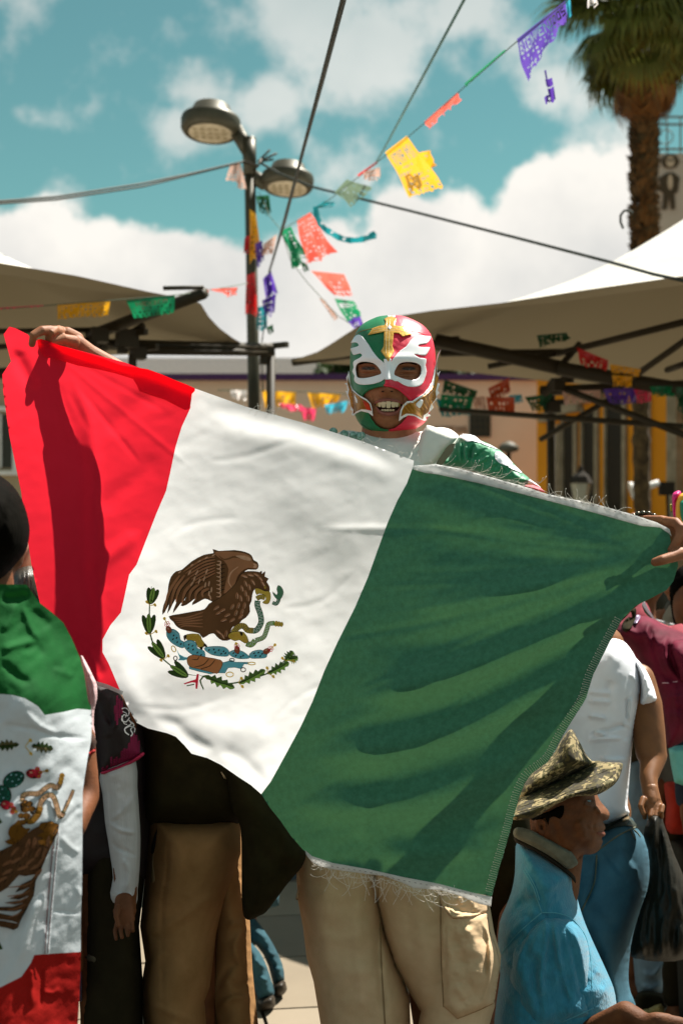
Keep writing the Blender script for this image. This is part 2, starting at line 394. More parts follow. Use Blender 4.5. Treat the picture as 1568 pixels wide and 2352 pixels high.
for (x0, y0, x1, y1) in ((1077, 944, 1126, 1004), (1092, 1050, 1120, 1110), (640, 1010, 690, 1075), (470, 1010, 520, 1075)):
    x0, x1 = Wd(x0, PD), Wd(x1, PD); z1, z0 = hz(y0, PD), hz(y1, PD)
    b = MB(); b.box(((x0+x1)/2, PD-0.015, (z0+z1)/2), (x1-x0, 0.03, z1-z0)); w = b.build('window', m_dark, peach, False)
    b = MB()
    for k in range(1, 4): b.box((x0+(x1-x0)*k/4, PD-0.05, (z0+z1)/2), (0.02, 0.02, z1-z0))
    for k in range(1, 4): b.box(((x0+x1)/2, PD-0.055, z0+(z1-z0)*k/4), (x1-x0, 0.02, 0.02))
    b.build('grille', mat('old_iron', lin(70, 66, 50), 0.7), w, False)
def letters(txt, c, h, mats, name, parent, dx=(1, 0, 0), up=(0, 0, 1), off=0.012, bold=0.17, sp=1.0, curve=None):
    """raised lettering from strokes on a 4x6 grid"""
    G = {'A': 'a0c6e0|b2d2', 'B': 'a0a6d5a3d1a0', 'C': 'e1c0a2a4c6e5', 'D': 'a0a6c6e4e2c0a0', 'E': 'e0a0a6e6|a3d3', 'F': 'a0a6e6|a3d3', 'G': 'e5c6a4a2c0e1e3c3', 'H': 'a0a6|e0e6|a3e3', 'I': 'c0c6', 'L': 'a6a0e0',
         'M': 'a0a6c3e6e0', 'N': 'a0a6e0e6', 'O': 'c0a2a4c6e4e2c0', 'P': 'a0a6d6e5d3a3', 'R': 'a0a6d6e5d3a3|c3e0', 'S': 'a1c0e1e2a4a5c6e5', 'T': 'c0c6|a6e6', 'U': 'a6a1c0e1e6', 'V': 'a6c0e6', 'X': 'a0e6|a6e0', 'Y': 'a6c3e6|c3c0', 'Z': 'a6e6a0e0', ' ': ''}
    dx = Vector(dx); up = Vector(up); nn = dx.cross(up); s = h/6; B = MB(); x = 0
    for ch in txt:
        for st in G.get(ch, '').split('|'):
            q = [(ord(st[i])-97, int(st[i+1])) for i in range(0, len(st), 2)]
            for (a0, b0), (a1, b1) in zip(q, q[1:]):
                p0 = Vector(c)+dx*(x+a0*s)+up*(b0*s); p1 = Vector(c)+dx*(x+a1*s)+up*(b1*s); d = (p1-p0); L = d.length; d.normalize()
                Mx = Matrix((d, nn, d.cross(nn))).transposed(); B.box((p0+p1)/2, (L+h*bold, off*2, h*bold), M=Mx)
        x += s*(5.6*sp if ch != 'I' else 4.4*sp)
    return B.build(name, mats, parent, False)
letters('CORREOS', (Wd(985, PD), PD-0.01, hz(994, PD)), 0.10, mat('faded_paint', lin(160, 122, 92), 0.9), 'wall_lettering', peach)
# white flat-roofed block beyond, and trees
b = MB(); wb = thing('white_building', (-8, 34, 0), 'white flat roofed block standing behind the peach building', 'building')
b.box((-5.6, 37, hz(822, 34)/2), (15, 6, hz(822, 34))); b.build('wall', m_white, wb, False)
for k in range(3):
    b = MB(); x = -6.4+k*1.1; b.box((x, 33.97, 5.2), (0.28, 0.06, 0.3)); b.build('window', m_dark, wb, False)
m_leaf = mat('tree_leaf', lin(74, 96, 36), 0.6, lin(38, 54, 18), 1.5, trans=0.25); m_bark = mat('bark', lin(92, 74, 52), 0.95, lin(60, 48, 34), 12, 0.5, 60)
def tree(px, py, D, rx, rz, label, n=2600):
    c = Vector((Wd(px, D), D, hz(py, D))); t = thing('tree', (c.x, D, 0), label, 'tree', 'trees behind the peach building')
    b = MB(); b.tube([(c.x, D, 0), (c.x+0.1, D, c.z*0.5), (c.x, D, c.z)], [0.22, 0.16, 0.08])
    for k in range(6):
        a = k*1.05; b.tube([(c.x, D, c.z*0.7), (c.x+math.cos(a)*rx*0.7, D+math.sin(a)*rx*0.6, c.z+rz*0.3*math.sin(k*2))], [0.08, 0.02], 6)
    b.build('trunk', m_bark, t)
    b = MB(); cl = [Vector((random.uniform(-1, 1)*rx, random.uniform(-1, 1)*rx*0.7, random.uniform(-.7, 1)*rz)) for _ in range(26)]
    for i in range(n):
        q = random.choice(cl); d = Vector([random.gauss(0, 1) for _ in range(3)]).normalized()*random.uniform(0.4, 1)*rz*0.42
        p = c+q*0.75+d; u = Vector([random.gauss(0, 1) for _ in range(3)]).normalized()*0.11; w = u.orthogonal().normalized()*0.07
        b.add([p-u, p+w, p+u, p-w], [(0, 1, 2, 3)])
    b.build('crown', m_leaf, t, False)
tree(1110, 868, 29, 1.5, 0.9, 'dark green tree showing over the purple roof right of the mask'); tree(782, 862, 29, 0.5, 0.45, 'small green treetop over the roof edge left of the mask', 900)
tree(1250, 850, 30, 1.2, 0.8, 'green tree above the corner where peach wall meets orange wall')
# ---------------------------------------------------------------- orange building (receding facade)
m_or = mat('orange_render', lin(232, 152, 30), 0.88, lin(218, 138, 24), 0.5, 0.12, 30)
m_st = mat('weathered_stone', lin(168, 152, 126), 0.9, lin(132, 118, 94), 4, 0.3, 40)
m_door = mat('dark_shutter', lin(36, 28, 14), 0.6)
A0 = Vector((Wd(1232, 21), 21, 0)); A1 = Vector((Wd(1500, 18.4), 18.4, 0)); ud = (A1-A0).normalized(); nrm = Vector((ud.y, -ud.x, 0))
if nrm.y > 0: nrm = -nrm
ob = thing('orange_building', A0, 'orange building with tall dark windows in stone frames on the right', 'building')
ang = math.atan2(ud.y, ud.x); RZ = Matrix.Rotation(ang, 3, 'Z'); Lw = (A1-A0).length+5.5
def fac(px):                        # distance along the facade seen at photo column px
    k = (px-CX)/F; return (k*A0.y-A0.x)/(ud.x-k*ud.y)
b = MB(); b.box(A0+ud*(Lw/2)-nrm*2+Vector((0, 0, 2.02)), (Lw, 4, 4.04), M=RZ); b.build('wall', m_or, ob, False)
b = MB(); b.box(A0+ud*(Lw/2)-nrm*0.0+Vector((0, 0, 4.1)), (Lw+.3, 0.5, 0.14), M=RZ); b.build('cornice', m_st, ob, False)
b = MB(); b.box(A0+ud*(Lw/2)+nrm*0.03+Vector((0, 0, 0.45)), (Lw, 0.06, 0.9), M=RZ); b.build('plinth', m_st, ob, False)
for x0, x1, yt in ((1266, 1282, 985), (1297, 1320, 968), (1342, 1368, 944), (1396, 1432, 920)):
    s0, s1 = fac(x0), fac(x1); z0, z1 = 1.15, hz(yt, (A0+ud*s0).y); s = (s0+s1)/2
    b = MB(); b.box(A0+ud*s+nrm*0.01+Vector((0, 0, (z0+z1)/2)), (s1-s0, 0.02, z1-z0), M=RZ); w = b.build('window', m_door if x0 > 1255 else m_dkbrown, ob, False)
    b = MB()
    for q in (s0-0.03, s1+0.05): b.box(A0+ud*q+nrm*0.03+Vector((0, 0, (z0+z1)/2)), (0.03 if q < s0 else .08, 0.04, z1-z0+0.1), M=RZ)
    b.box(A0+ud*s+nrm*0.055+Vector((0, 0, z1+0.17)), (s1-s0+0.4, 0.11, 0.13), M=RZ); b.build('frame', m_st, w, False)
    b = MB(); nb = max(3, int((s1-s0)/0.12))
    for k in range(nb+1): b.tube([A0+ud*(s0+(s1-s0)*k/nb)+nrm*0.13+Vector((0, 0, 1.0)), A0+ud*(s0+(s1-s0)*k/nb)+nrm*0.13+Vector((0, 0, 1.95+0.08*(k % 2)))], 0.012, 5)
    b.box(A0+ud*s+nrm*0.13+Vector((0, 0, 1.8)), (s1-s0+0.1, 0.025, 0.03), M=RZ); b.build('railing', m_dkbrown, w, False)
for px in (1484, 1558): b = MB(); b.box(A0+ud*fac(px)+nrm*0.06+Vector((0, 0, 2.0)), (0.20, 0.12, 4.0), M=RZ); b.build('pilaster', m_st, ob, False)
# lantern and loudspeaker on that wall
def lantern(px, D):
    c = Vector((Wd(px, D), D, hz(1130, D))); t = thing('wall_lantern', c, 'old glass lantern on a bracket in front of the orange wall', 'lamp')
    b = MB(); b.lathe(c-Vector((0, 0, .16)), [(0.03, 0), (0.07, 0.02), (0.12, 0.26), (0.10, 0.26)], 6); b.build('glass_body', mat('lantern_glass', lin(170, 168, 150), 0.3), t, False)
    b = MB(); b.lathe(c+Vector((0, 0, .10)), [(0.14, 0), (0.10, 0.08), (0.03, 0.14), (0.02, 0.2), (0.0, 0.22)], 6); b.build('cap', m_dkbrown, t, False)
    b = MB(); b.tube([c+Vector((0, 0, -.16)), c+Vector((0, .1, -.3)), c+Vector((.05, .6, -.2))], 0.02, 6); b.build('bracket', m_dkbrown, t)
lantern(1333, 16.5)
c = P(1488, 1117, 13.0); t = thing('horn_loudspeaker', c, 'white horn loudspeaker pointing left beside the orange wall', 'loudspeaker')
b = MB(); b.lathe(c, [(0.10, -0.16), (0.06, -0.06), (0.03, 0.02), (0.03, 0.1), (0, 0.1)], 14, M=Matrix.Rotation(R(70), 3, 'Y')); b.build('horn', m_white, t)
b = MB(); b.box(c+Vector((0.17, 0.02, -0.02)), (0.13, 0.1, 0.12)); b.tube([c+Vector((0.17, 0, -.05)), c+Vector((0.25, 0.3, -.3))], 0.015, 5); b.build('bracket', m_dkbrown, t, False)
# slim palm trunk in front of the orange wall
def ragged_trunk(b, pts, r0, n, amp, nr=12, seed=0):
    pts = [Vector(p) for p in pts]; q = [pts[0].lerp(pts[-1], i/(n-1)) for i in range(n)]
    b.tube(q, [r0*(1+amp*math.sin(i*2.1+seed)*0.5+random.uniform(-amp, amp)*0.5) for i in range(n)], nr)
t = thing('palm_tree', (Wd(1468, 12.8), 12.8, 0), 'slender dark palm trunk rising in front of the orange wall', 'palm tree')
b = MB(); ragged_trunk(b, [(Wd(1478, 12.8), 12.8, 0), (Wd(1468, 12.8), 12.8, 3.6)], 0.075, 60, 0.3); b.build('trunk', mat('palm_bark', lin(92, 74, 46), 0.95, lin(50, 38, 22), 14, 0.8, 40), t)
PB = m_bark
# far small globe lamp standing before the peach wall
t = thing('bollard_lamp', (Wd(1167, 19), 19, 0), 'small mushroom shaped lamp on a thin post before the peach wall', 'lamp')
b = MB(); b.tube([(Wd(1167, 19), 19, 0), (Wd(1167, 19), 19, hz(1030, 19))], 0.03, 8); b.build('post', m_dkbrown, t)
b = MB(); b.lathe((Wd(1167, 19), 19, hz(1030, 19)), [(0.03, -.06), (0.13, -.03), (0.14, 0.02), (0.08, 0.07), (0, 0.1)], 14); b.build('lamp_head', mat('lamp_grey', lin(96, 92, 78), 0.6), t)
# left building
lb = thing('beige_building', (-6.2, 20, 0), 'beige house with dark framed windows at the far left edge', 'building')
b = MB(); b.box((-7.7, 22, 2.4), (6.6, 4, 4.8)); b.build('wall', mat('beige_render', lin(168, 150, 120), 0.9), lb, False)
for x, z in ((-4.78, 2.95), (-5.7, 2.95), (-4.78, 1.55), (-5.7, 1.55)):
    b = MB(); b.box((x, 19.99, z), (0.34, 0.02, 0.75)); w = b.build('window', m_dark, lb, False)
    b = MB()
    for q in (-.2, .2): b.box((x+q, 19.97, z), (0.06, 0.06, 0.86))
    b.box((x, 19.965, z+.45), (0.5, 0.07, 0.06)); b.box((x, 19.965, z-.45), (0.5, 0.07, 0.06)); b.box((x, 19.975, z), (0.03, 0.04, .75)); b.build('frame', m_white, w, False)
# ---------------------------------------------------------------- tall white building with terrace railing and painted skeleton figure
D = 30.0; x0 = Wd(1496, D)
tb = thing('tall_white_building', (x0, D, 0), 'tall pale building with a roof terrace railing and a painted figure behind the palm', 'building')
zt = hz(352, D); b = MB(); b.box((x0+4, D+.3, zt/2), (8, .6, zt)); b.build('wall', mat('pale_wall', lin(186, 180, 166), 0.9, lin(168, 162, 148), 0.8), tb, False)
b = MB()
for k in range(0, 22): b.tube([(x0+.05+k*0.28, D+.05, zt), (x0+.05+k*0.28, D+.05, zt+0.78)], 0.018, 5)
for h in (0.1, 0.78, 0.62): b.tube([(x0, D+.05, zt+h), (x0+6, D+.05, zt+h)], 0.025, 5)
for k in range(0, 8): b.tube([(x0+.3+k*0.7+0.16*math.cos(a), D+.05, zt+.36+.16*math.sin(a)) for a in [q*math.pi/5 for q in range(11)]], 0.014, 4)
b.build('terrace_railing', mat('grey_iron', lin(110, 106, 92), 0.6), tb)
mu = MB()
def mural(px, poly):
    v, f = sheet(poly, D-0.02, step=6, thick=0.015); mu.add(v, f)
for pl in ([(1516, 372), (1524, 358), (1538, 352), (1553, 358), (1560, 372), (1552, 384), (1538, 388), (1524, 384)], [(1518, 404), (1532, 396), (1546, 396), (1560, 408), (1556, 440), (1548, 446), (1550, 480), (1540, 482), (1536, 450), (1530, 482), (1520, 482), (1522, 444), (1512, 436), (1508, 420)]): mural(0, pl)
mu.build('painted_figure', mat('black_mural_paint', lin(70, 62, 46), 0.9), tb, False)
mu = MB()
for pl in (ell(1538, 371, 10, 13), ell(1538, 418, 6, 18), [(1530, 366), (1546, 366), (1546, 370), (1530, 370)]):
    v, f = sheet(pl, D-0.037, step=5, thick=0.01); mu.add(v, f)
mu.build('painted_figure_face', mat('pale_mural_paint', lin(190, 176, 150), 0.9), tb, False)
# ---------------------------------------------------------------- big fan palm
D = 24.0; pc = Vector((Wd(1478, D), D, hz(45, D)))
pt = thing('palm_tree', (pc.x, D, 0), 'tall fan palm with a skirt of hanging dead fronds at the top right', 'palm tree')
b = MB(); ragged_trunk(b, [(Wd(1476, D)+.25, D, 0), (pc.x+.06, D, hz(520, D)), (pc.x, D, hz(150, D))], 0.19, 150, 0.34, 14)
trk = b.build('trunk', mat('palm_trunk', lin(92, 78, 50), 0.95, lin(44, 36, 20), 6, 0.9, 25), pt)
b = MB()
for i in range(1100):
    z = random.uniform(hz(700, D), hz(240, D)); a = random.uniform(0, 6.28); r = 0.19
    o = Vector((pc.x+math.cos(a)*r, D+math.sin(a)*r, z)); t_ = Vector((math.cos(a), math.sin(a), 0)); s = t_.cross(Vector((0, 0, 1)))*0.055
    e = o+t_*random.uniform(.03, .12)+Vector((0, 0, random.uniform(0.08, .2))); b.add([o-s, o+s, e, o+Vector((0, 0, 0.12))], [(0, 1, 2), (0, 2, 3), (1, 3, 2), (0, 3, 1)])
tag(b.build('leaf_bases', mat('dead_leaf_base', lin(100, 82, 52), 0.95, lin(50, 40, 22), 5), pt, False), kind='stuff')
m_frond = mat('palm_frond', lin(108, 116, 50), 0.5, lin(66, 74, 26), 1.2, trans=0.3); m_dead = mat('dead_frond', lin(140, 108, 64), 0.8, lin(86, 62, 34), 2, trans=0.2)
def frond_mesh(dead, seed):
    rn = random.Random(seed); b = MB(); pl = 0.55 if not dead else 0.35
    b.tube([(0, 0, 0), (pl*0.5, 0, 0.02), (pl, 0, 0)], [0.02, 0.016, 0.012], 5); L = 0.78; n = 26
    for k in range(n):
        a = (k-(n-1)/2)/n*(2.7 if not dead else 1.0); ll = L*(0.75+0.25*math.cos(a))*rn.uniform(.8, 1.08); d = Vector((math.cos(a), math.sin(a), 0)); s = Vector((-math.sin(a), math.cos(a), 0))*0.026
        o = Vector((pl, 0, 0)); m1 = o+d*ll*0.55+Vector((0, 0, 0.03)); m2 = o+d*ll*0.8+Vector((0, 0, -0.05)); e = o+d*ll+Vector((0, 0, -0.20-rn.random()*0.12)); u = Vector((0, 0, 0.012))
        b.add([o-s*.3, o+s*.3, m1+s, m1-s, m1+u, m2+s*.7, m2-s*.7, e], [(0, 4, 3), (0, 1, 4), (1, 2, 4), (3, 4, 6), (4, 5, 6), (4, 2, 5), (6, 5, 7)])
    me = bpy.data.meshes.new('frond'); me.from_pydata(b.v, [], b.f); me.materials.append(m_dead if dead else m_frond); me.update(); return me
fm = [frond_mesh(False, s) for s in range(4)]; dm = [frond_mesh(True, s) for s in range(4)]
for i in range(190):
    dead = i >= 90; o = bpy.data.objects.new('frond', (dm if dead else fm)[i % 4]); SC.collection.objects.link(o); o.parent = pt
    az = i*2.39996
    if dead: el = R(random.uniform(-88, -68)); zz = random.uniform(-.55, 0.25); rr = 0.16; el = R(random.uniform(-88, -70))
    else: el = R(random.choice((random.uniform(-78, -25), random.uniform(-40, 60)))); zz = random.uniform(0.0, .5); rr = 0.1
    o.location = (math.cos(az)*rr, math.sin(az)*rr, pc.z+zz); s = random.uniform(.95, 1.2) if dead else random.uniform(1.05, 1.4)
    o.rotation_euler = (random.uniform(-.4, .4), -el, az); o.scale = (s, s, s)
# ---------------------------------------------------------------- tents
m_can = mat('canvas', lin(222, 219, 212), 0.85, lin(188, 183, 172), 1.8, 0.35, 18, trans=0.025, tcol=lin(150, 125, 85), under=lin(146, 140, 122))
m_fr = mat('tent_frame', lin(52, 44, 26), 0.6)
def coons_edge(poly, n):            # resample 3D polyline to n points by length
    d = [0]; 
    for a, c in zip(poly, poly[1:]): d.append(d[-1]+(c-a).length)
    out = []
    for i in range(n):
        s = d[-1]*i/(n-1); k = max(j for j in range(len(d)) if d[j] <= s+1e-9); k = min(k, len(poly)-2)
        out.append(poly[k].lerp(poly[k+1], (s-d[k])/max(d[k+1]-d[k], 1e-9)))
    return out
def tent(near, far, peak, label, name_group='market canopies', conc=1.9):
    """near and far eaves as 3D lines from the shared side to the other side; concave roof up to the peak"""
    n = 26; A = coons_edge(near, n); B = coons_edge(far, n); c = (A[0]+A[-1]+B[0]+B[-1])/4
    t = thing('market_tent', (c.x, c.y, 0), label, 'tent', name_group)
    rg = [A[i] for i in range(n)]+[A[-1].lerp(B[-1], k/12) for k in range(1, 12)]+[B[i] for i in range(n-1, -1, -1)]+[B[0].lerp(A[0], k/12) for k in range(1, 12)]
    v = []; m = len(rg); K = 22
    for k in range(K):
        s = k/K
        for p in rg: q = p.lerp(peak, s); q.z = p.z+(peak.z-p.z)*(s**conc); v.append(q)
    f = [(k*m+i, k*m+(i+1) % m, (k+1)*m+(i+1) % m, (k+1)*m+i) for k in range(K-1) for i in range(m)]
    v.append(peak); f += [((K-1)*m+i, (K-1)*m+(i+1) % m, len(v)-1) for i in range(m)]
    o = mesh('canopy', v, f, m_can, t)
    if sum(p.normal.z*p.area for p in o.data.polygons) < 0: o.data.flip_normals()
    return t, A, B
dn = Vector((-0.30, 8.5, 2.6))
Pt = lambda x, y, z: Vector((x, y, z))
near = [P(668, 829, 8.5), P(735, 806, 8.15), P(790, 770, 7.85), P(842, 737, 7.6), P(980, 715, 7.1), P(1150, 696, 6.6), P(1330, 668, 6.15), P(1568, 634, 5.75), P(1900, 590, 5.2), P(2250, 545, 4.72)]
far = [P(668, 829, 8.5), P(760, 836, 8.9), P(1030, 850, 9.5), P(1300, 880, 10.0), P(1568, 898, 10.4), P(1850, 920, 10.9)]
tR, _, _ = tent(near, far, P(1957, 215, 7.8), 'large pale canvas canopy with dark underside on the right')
def bar(t, a, c, r=0.022, name='frame_bar'):
    b = MB(); b.tube([a, c], r, 6); b.build(name, m_fr, t)
bar(tR, P(672, 832, 8.6), P(1000, 790, 8.3), 0.024); bar(tR, P(1000, 782, 8.0), P(1300, 848, 7.8), 0.04); bar(tR, P(1280, 846, 7.8), P(1600, 902, 7.6), 0.04)
bar(tR, P(1010, 812, 8.2), P(1300, 808, 8.1), 0.018); bar(tR, P(1120, 842, 8.0), P(1300, 808, 7.9), 0.016); bar(tR, P(1280, 812, 7.9), P(1600, 732, 7.0), 0.018)
bar(tR, P(1405, 900, 7.9), P(1600, 762, 7.0), 0.018); bar(tR, P(1530, 850, 7.9), P(1600, 826, 7.6), 0.018)
bar(tR, P(1010, 940, 8.5), P(1600, 982, 7.6), 0.016); bar(tR, P(1240, 898, 8.3), P(1600, 884, 8.0), 0.03); bar(tR, P(1240, 1010, 8.3), P(1420, 905, 8.0), 0.016); bar(tR, P(1300, 895, 8), P(1600, 1010, 7.2), 0.02)
bar(tR, P(1280, 848, 7.8), P(1330, 790, 7.9), 0.02); bar(tR, P(1250, 905, 8.1), P(1320, 850, 7.9), 0.02)
b = MB()
b.tube([Vector((P(1264, 880, 10).x, 9.9, 0)), P(1264, 880, 9.9)], 0.03, 8); b.build('tent_leg', m_fr, tR); b = MB(); b.tube([Vector((P(1900, 880, 10.6).x, 10.9, 0)), P(1900, 925, 10.9)], 0.03, 8); b.build('tent_leg', m_fr, tR); b = MB(); b.tube([Vector((P(2250, 545, 4.72).x, 4.72, 0)), P(2250, 545, 4.72)], 0.03, 8)
b.build('tent_leg', m_fr, tR)
for px, py, D_ in ((1018, 792, 8.2), (1278, 886, 8.0), (1268, 936, 8.2)):
    b = MB(); c = P(px, py, D_); b.box(c, (0.07, 0.07, 0.06), rz=.4); b.box(c+Vector((.03, 0, .03)), (.03, .13, .03), rz=1.0); b.build('frame_joint', m_fr, tR, False)
near = [P(628, 808, 8.1), P(596, 806, 8.0), P(556, 790, 7.8), P(512, 762, 7.6), P(478, 726, 7.4), P(458, 692, 7.25), P(340, 670, 6.7), P(180, 634, 6.15), P(0, 604, 5.6), P(-200, 570, 5.1), P(-500, 520, 4.6)]
far = [P(628, 812, 8.1), P(480, 808, 8.4), P(200, 818, 8.8), P(0, 842, 9.1), P(-300, 850, 9.8)]
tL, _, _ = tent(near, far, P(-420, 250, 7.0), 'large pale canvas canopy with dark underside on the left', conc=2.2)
bar(tL, P(-40, 762, 6.9), P(210, 758, 7.2), 0.014); bar(tL, P(-40, 800, 6.9), P(230, 778, 7.2), 0.014); bar(tL, P(205, 772, 7.2), P(470, 672, 6.7), 0.03); bar(tL, P(225, 790, 7.4), P(625, 800, 7.9), 0.028)
bar(tL, P(-40, 862, 7.6), P(90, 850, 7.6), 0.03); bar(tL, P(230, 806, 7.4), P(330, 748, 7.2), 0.018); bar(tL, P(290, 806, 7.4), P(210, 770, 7.2), 0.018); bar(tL, P(375, 662, 6.6), P(468, 660, 6.6), 0.010)
bar(tL, P(300, 806, 7.4), P(628, 810, 7.9), 0.02)
for px, py, D_, s in ((228, 770, 7.1, 1.2), (292, 778, 7.2, 1.5), (318, 812, 7.3, 1), (618, 806, 7.9, .6)):
    b = MB(); c = P(px, py, D_); b.box(c, (0.07*s, 0.08, 0.06*s), rz=.4); b.box(c+Vector((.04, 0, .03)), (.03, .15, .03), rz=1.0); b.box(c+Vector((-.03, 0, -.04)), (.04, .05, .07), rz=.2); b.build('frame_joint', m_fr, tL, False)
b = MB(); b.tube([Vector((P(628, 810, 8.1).x-.02, 8.13, 0)), P(622, 812, 8.13)], 0.025, 8); b.build('tent_leg', m_fr, tL); b = MB(); b.tube([Vector((P(-300, 850, 9.8).x, 9.8, 0)), P(-300, 850, 9.8)], 0.025, 8); b.build('tent_leg', m_fr, tL)
# ---------------------------------------------------------------- street lamp
D = 9.0; m_pole = mat('lamp_metal', lin(74, 70, 54), 0.45, lin(58, 54, 40), 6, metal=0.3); m_lens = mat('led_lens', lin(196, 182, 158), 0.5, lin(160, 146, 120), 14)
t = thing('street_lamp', (Wd(584, D), D, 0), 'street lamp with two round heads on a dark post hung with paper banners', 'street lamp')
pm = D/F
b = MB(); b.tube([(Wd(592, D), D, 0), P(583, 900, D), P(574, 400, D)], [16*pm, 14*pm, 13*pm], 14); b.tube([P(574, 402, D), P(572, 322, D)], 16*pm, 14)
b.lathe(P(572, 322, D), [(16*pm, 0), (15*pm, 6*pm), (0, 9*pm)], 14); pole = b.build('pole', m_pole, t)
for (cx, cy, cw, sgn) in ((484, 286, 69, -1), (660, 416, 61, 1)):
    dd = D+0.0*sgn; c = P(cx, cy, dd); s = cw*pm; tl = Matrix.Rotation(R(-9), 3, 'X') @ Matrix.Rotation(R(3), 3, 'Y')
    b = MB(); b.lathe(c, [(0, s*0.66), (s*0.50, s*.66), (s*0.60, s*.63), (s*.74, s*.30), (s*.80, s*.24), (s*.97, s*.20), (s, s*.10), (s*.98, -s*.18), (s*.90, -s*.30), (s*.80, -s*.34), (s*.78, -s*.30), (0, -s*.28)], 32, M=tl); h = b.build('lamp_head', m_pole, t)
    b = MB(); b.lathe(c+Vector((0, 0, -s*.29)), [(s*.765, 0), (s*.70, -s*.03), (0, -s*.035)][::1], 28, M=tl); l = b.build('lens', m_lens, h)
    m_led = mat('led_chip', lin(150, 136, 104), 0.3)
    for q in range(5):
        for r_ in range(3): b = MB(); b.box(c+tl @ Vector(((q-2)*s*.24, (r_-1)*s*.3, -s*.335)), (s*.13, s*.13, s*.02), M=tl); b.build('led_chip', m_led, h, False)
    b = MB(); a0 = P(574, 352 if sgn < 0 else 402, D); a1 = c+Vector((-sgn*s*.80, 0.0, -s*.12))
    b.tube([a0, a1], 10*pm, 8, ry=17*pm, side=(0, 1, 0)); b.build('arm', m_pole, t)
b = MB()
for k, (dx, dy) in enumerate(((28, -28), (44, -20), (36, -6))): b.tube([P(592, 372, D-.1), P(592+dx, 372+dy, D-.1)], 2.6*pm, 5)
b.tube([P(560, 372, D-.15), P(592, 382, D-.15), P(600, 366, D-.13)], 4*pm, 6); b.build('clamp', m_fr, t)
# ---------------------------------------------------------------- cables and strings
m_cab = mat('black_cable', lin(46, 52, 44), 0.6); m_str = mat('twine', lin(96, 110, 92), 0.8)
def cable(name, pts, r, m, label, cat, n=10, parent=None, sag=0):
    b = MB(); P3 = [P(*p) for p in pts]; q = []
    for a, c in zip(P3, P3[1:]):
        for k in range(n): q.append(a.lerp(c, k/n)-Vector((0, 0, sag*4*(k/n)*(1-k/n))))
    q.append(P3[-1]); b.tube(q, r, 6); o = b.build(name, m, parent); tag(o, label, cat); return o
for dx, lab in ((0, 'upper thin cable of the pair running from the left edge to the lamp post'), (7, 'lower thin cable of the pair running from the left edge to the lamp post')):
    cable('cable', [(-120, 474+dx, 6.5), (0, 462+dx*.8, 6.9), (130, 452+dx*.9, 7.4), (330, 421+dx, 8.0), (450, 396+dx*.4, 8.5), (560, 370+dx*.2, 8.85)], 0.006, m_cab, lab, 'cable')
cable('cable', [(800, -60, 3.2), (786, 0, 3.5), (736, 190, 4.6), (690, 365, 5.8), (650, 515, 7.2), (618, 625, 8.6)], 0.0055, m_cab, 'thick dark cable dropping from the top edge past the lamp', 'cable')
cable('cable', [(808, -60, 3.3), (792, 0, 3.6), (744, 180, 4.7), (698, 345, 5.9), (655, 510, 7.3), (618, 628, 8.7)], 0.0035, m_cab, 'second finer cable running alongside the thick dark one', 'cable')
cable('cable', [(1085, -50, 4.5), (1065, 0, 4.8), (880, 345, 7.5), (862, 376, 7.8)], 0.0055, mat('green_cable', lin(110, 150, 148), 0.7), 'pale green cord slanting down from the top edge to the banner line', 'cable')
cable('cable', [(600, 375, 8.9), (640, 398, 8.7), (720, 430, 8.4), (940, 484, 7.6), (1200, 550, 6.8), (1400, 602, 6.2), (1500, 630, 5.9), (1640, 660, 5.6)], 0.008, m_cab, 'long dark cable stretched from the lamp post to the right canopy', 'cable')
# hanging cable loop beside the palm
cable('cable', [(1430, 525, 7.0), (1424, 510, 7.0), (1424, 495, 7.0), (1432, 484, 7.0), (1446, 484, 7.0), (1452, 490, 7.0)], 0.006, m_cab, 'small loop of dark wire on top of the right canopy', 'cable', 3)
# ================================================================ papel picado
def plastic(n, c, tr=0.45): return mat('paper_'+n, c, 0.28, tuple(a*.8 for a in c), 6, 0.6, 30, trans=tr, spec=0.6, tcol=tuple(min(1, a*1.15) for a in c))
PC = {'purple': plastic('purple', lin(96, 62, 168)), 'coral': plastic('coral', lin(232, 96, 80)), 'yellow': plastic('yellow', lin(236, 172, 34)), 'teal': plastic('teal', lin(30, 140, 148)), 'green': plastic('green', lin(20, 130, 84)),
      'dgreen': plastic('dark_green', lin(30, 84, 50)), 'grey': plastic('grey_green', lin(90, 108, 88)), 'red': plastic('red', lin(196, 40, 40)), 'pale': plastic('pale_pink', lin(214, 176, 160)), 'blue': plastic('light_blue', lin(70, 176, 200)), 'brown': plastic('rust', lin(190, 80, 44)), 'white': plastic('silver', lin(222, 214, 210)), 'pink': plastic('pink', lin(230, 70, 110))}
F5 = {'V': '10101 10101 10101 01010 00100', 'I': '111 010 010 010 111', 'A': '01110 10001 11111 10001 10001', 'M': '10001 11011 10101 10001 10001', 'E': '1111 1000 1110 1000 1111', 'X': '10001 01010 00100 01010 10001', 'C': '1111 1000 1000 1000 1111', 'O': '1111 1001 1001 1001 1111', 'B': '1110 1001 1110 1001 1110', 'N': '10001 11001 10101 10011 10001', 'D': '1110 1001 1001 1001 1110', 'S': '1111 1000 1111 0001 1111', ' ': '00'}
GRP = 'cut paper banners strung across the square'
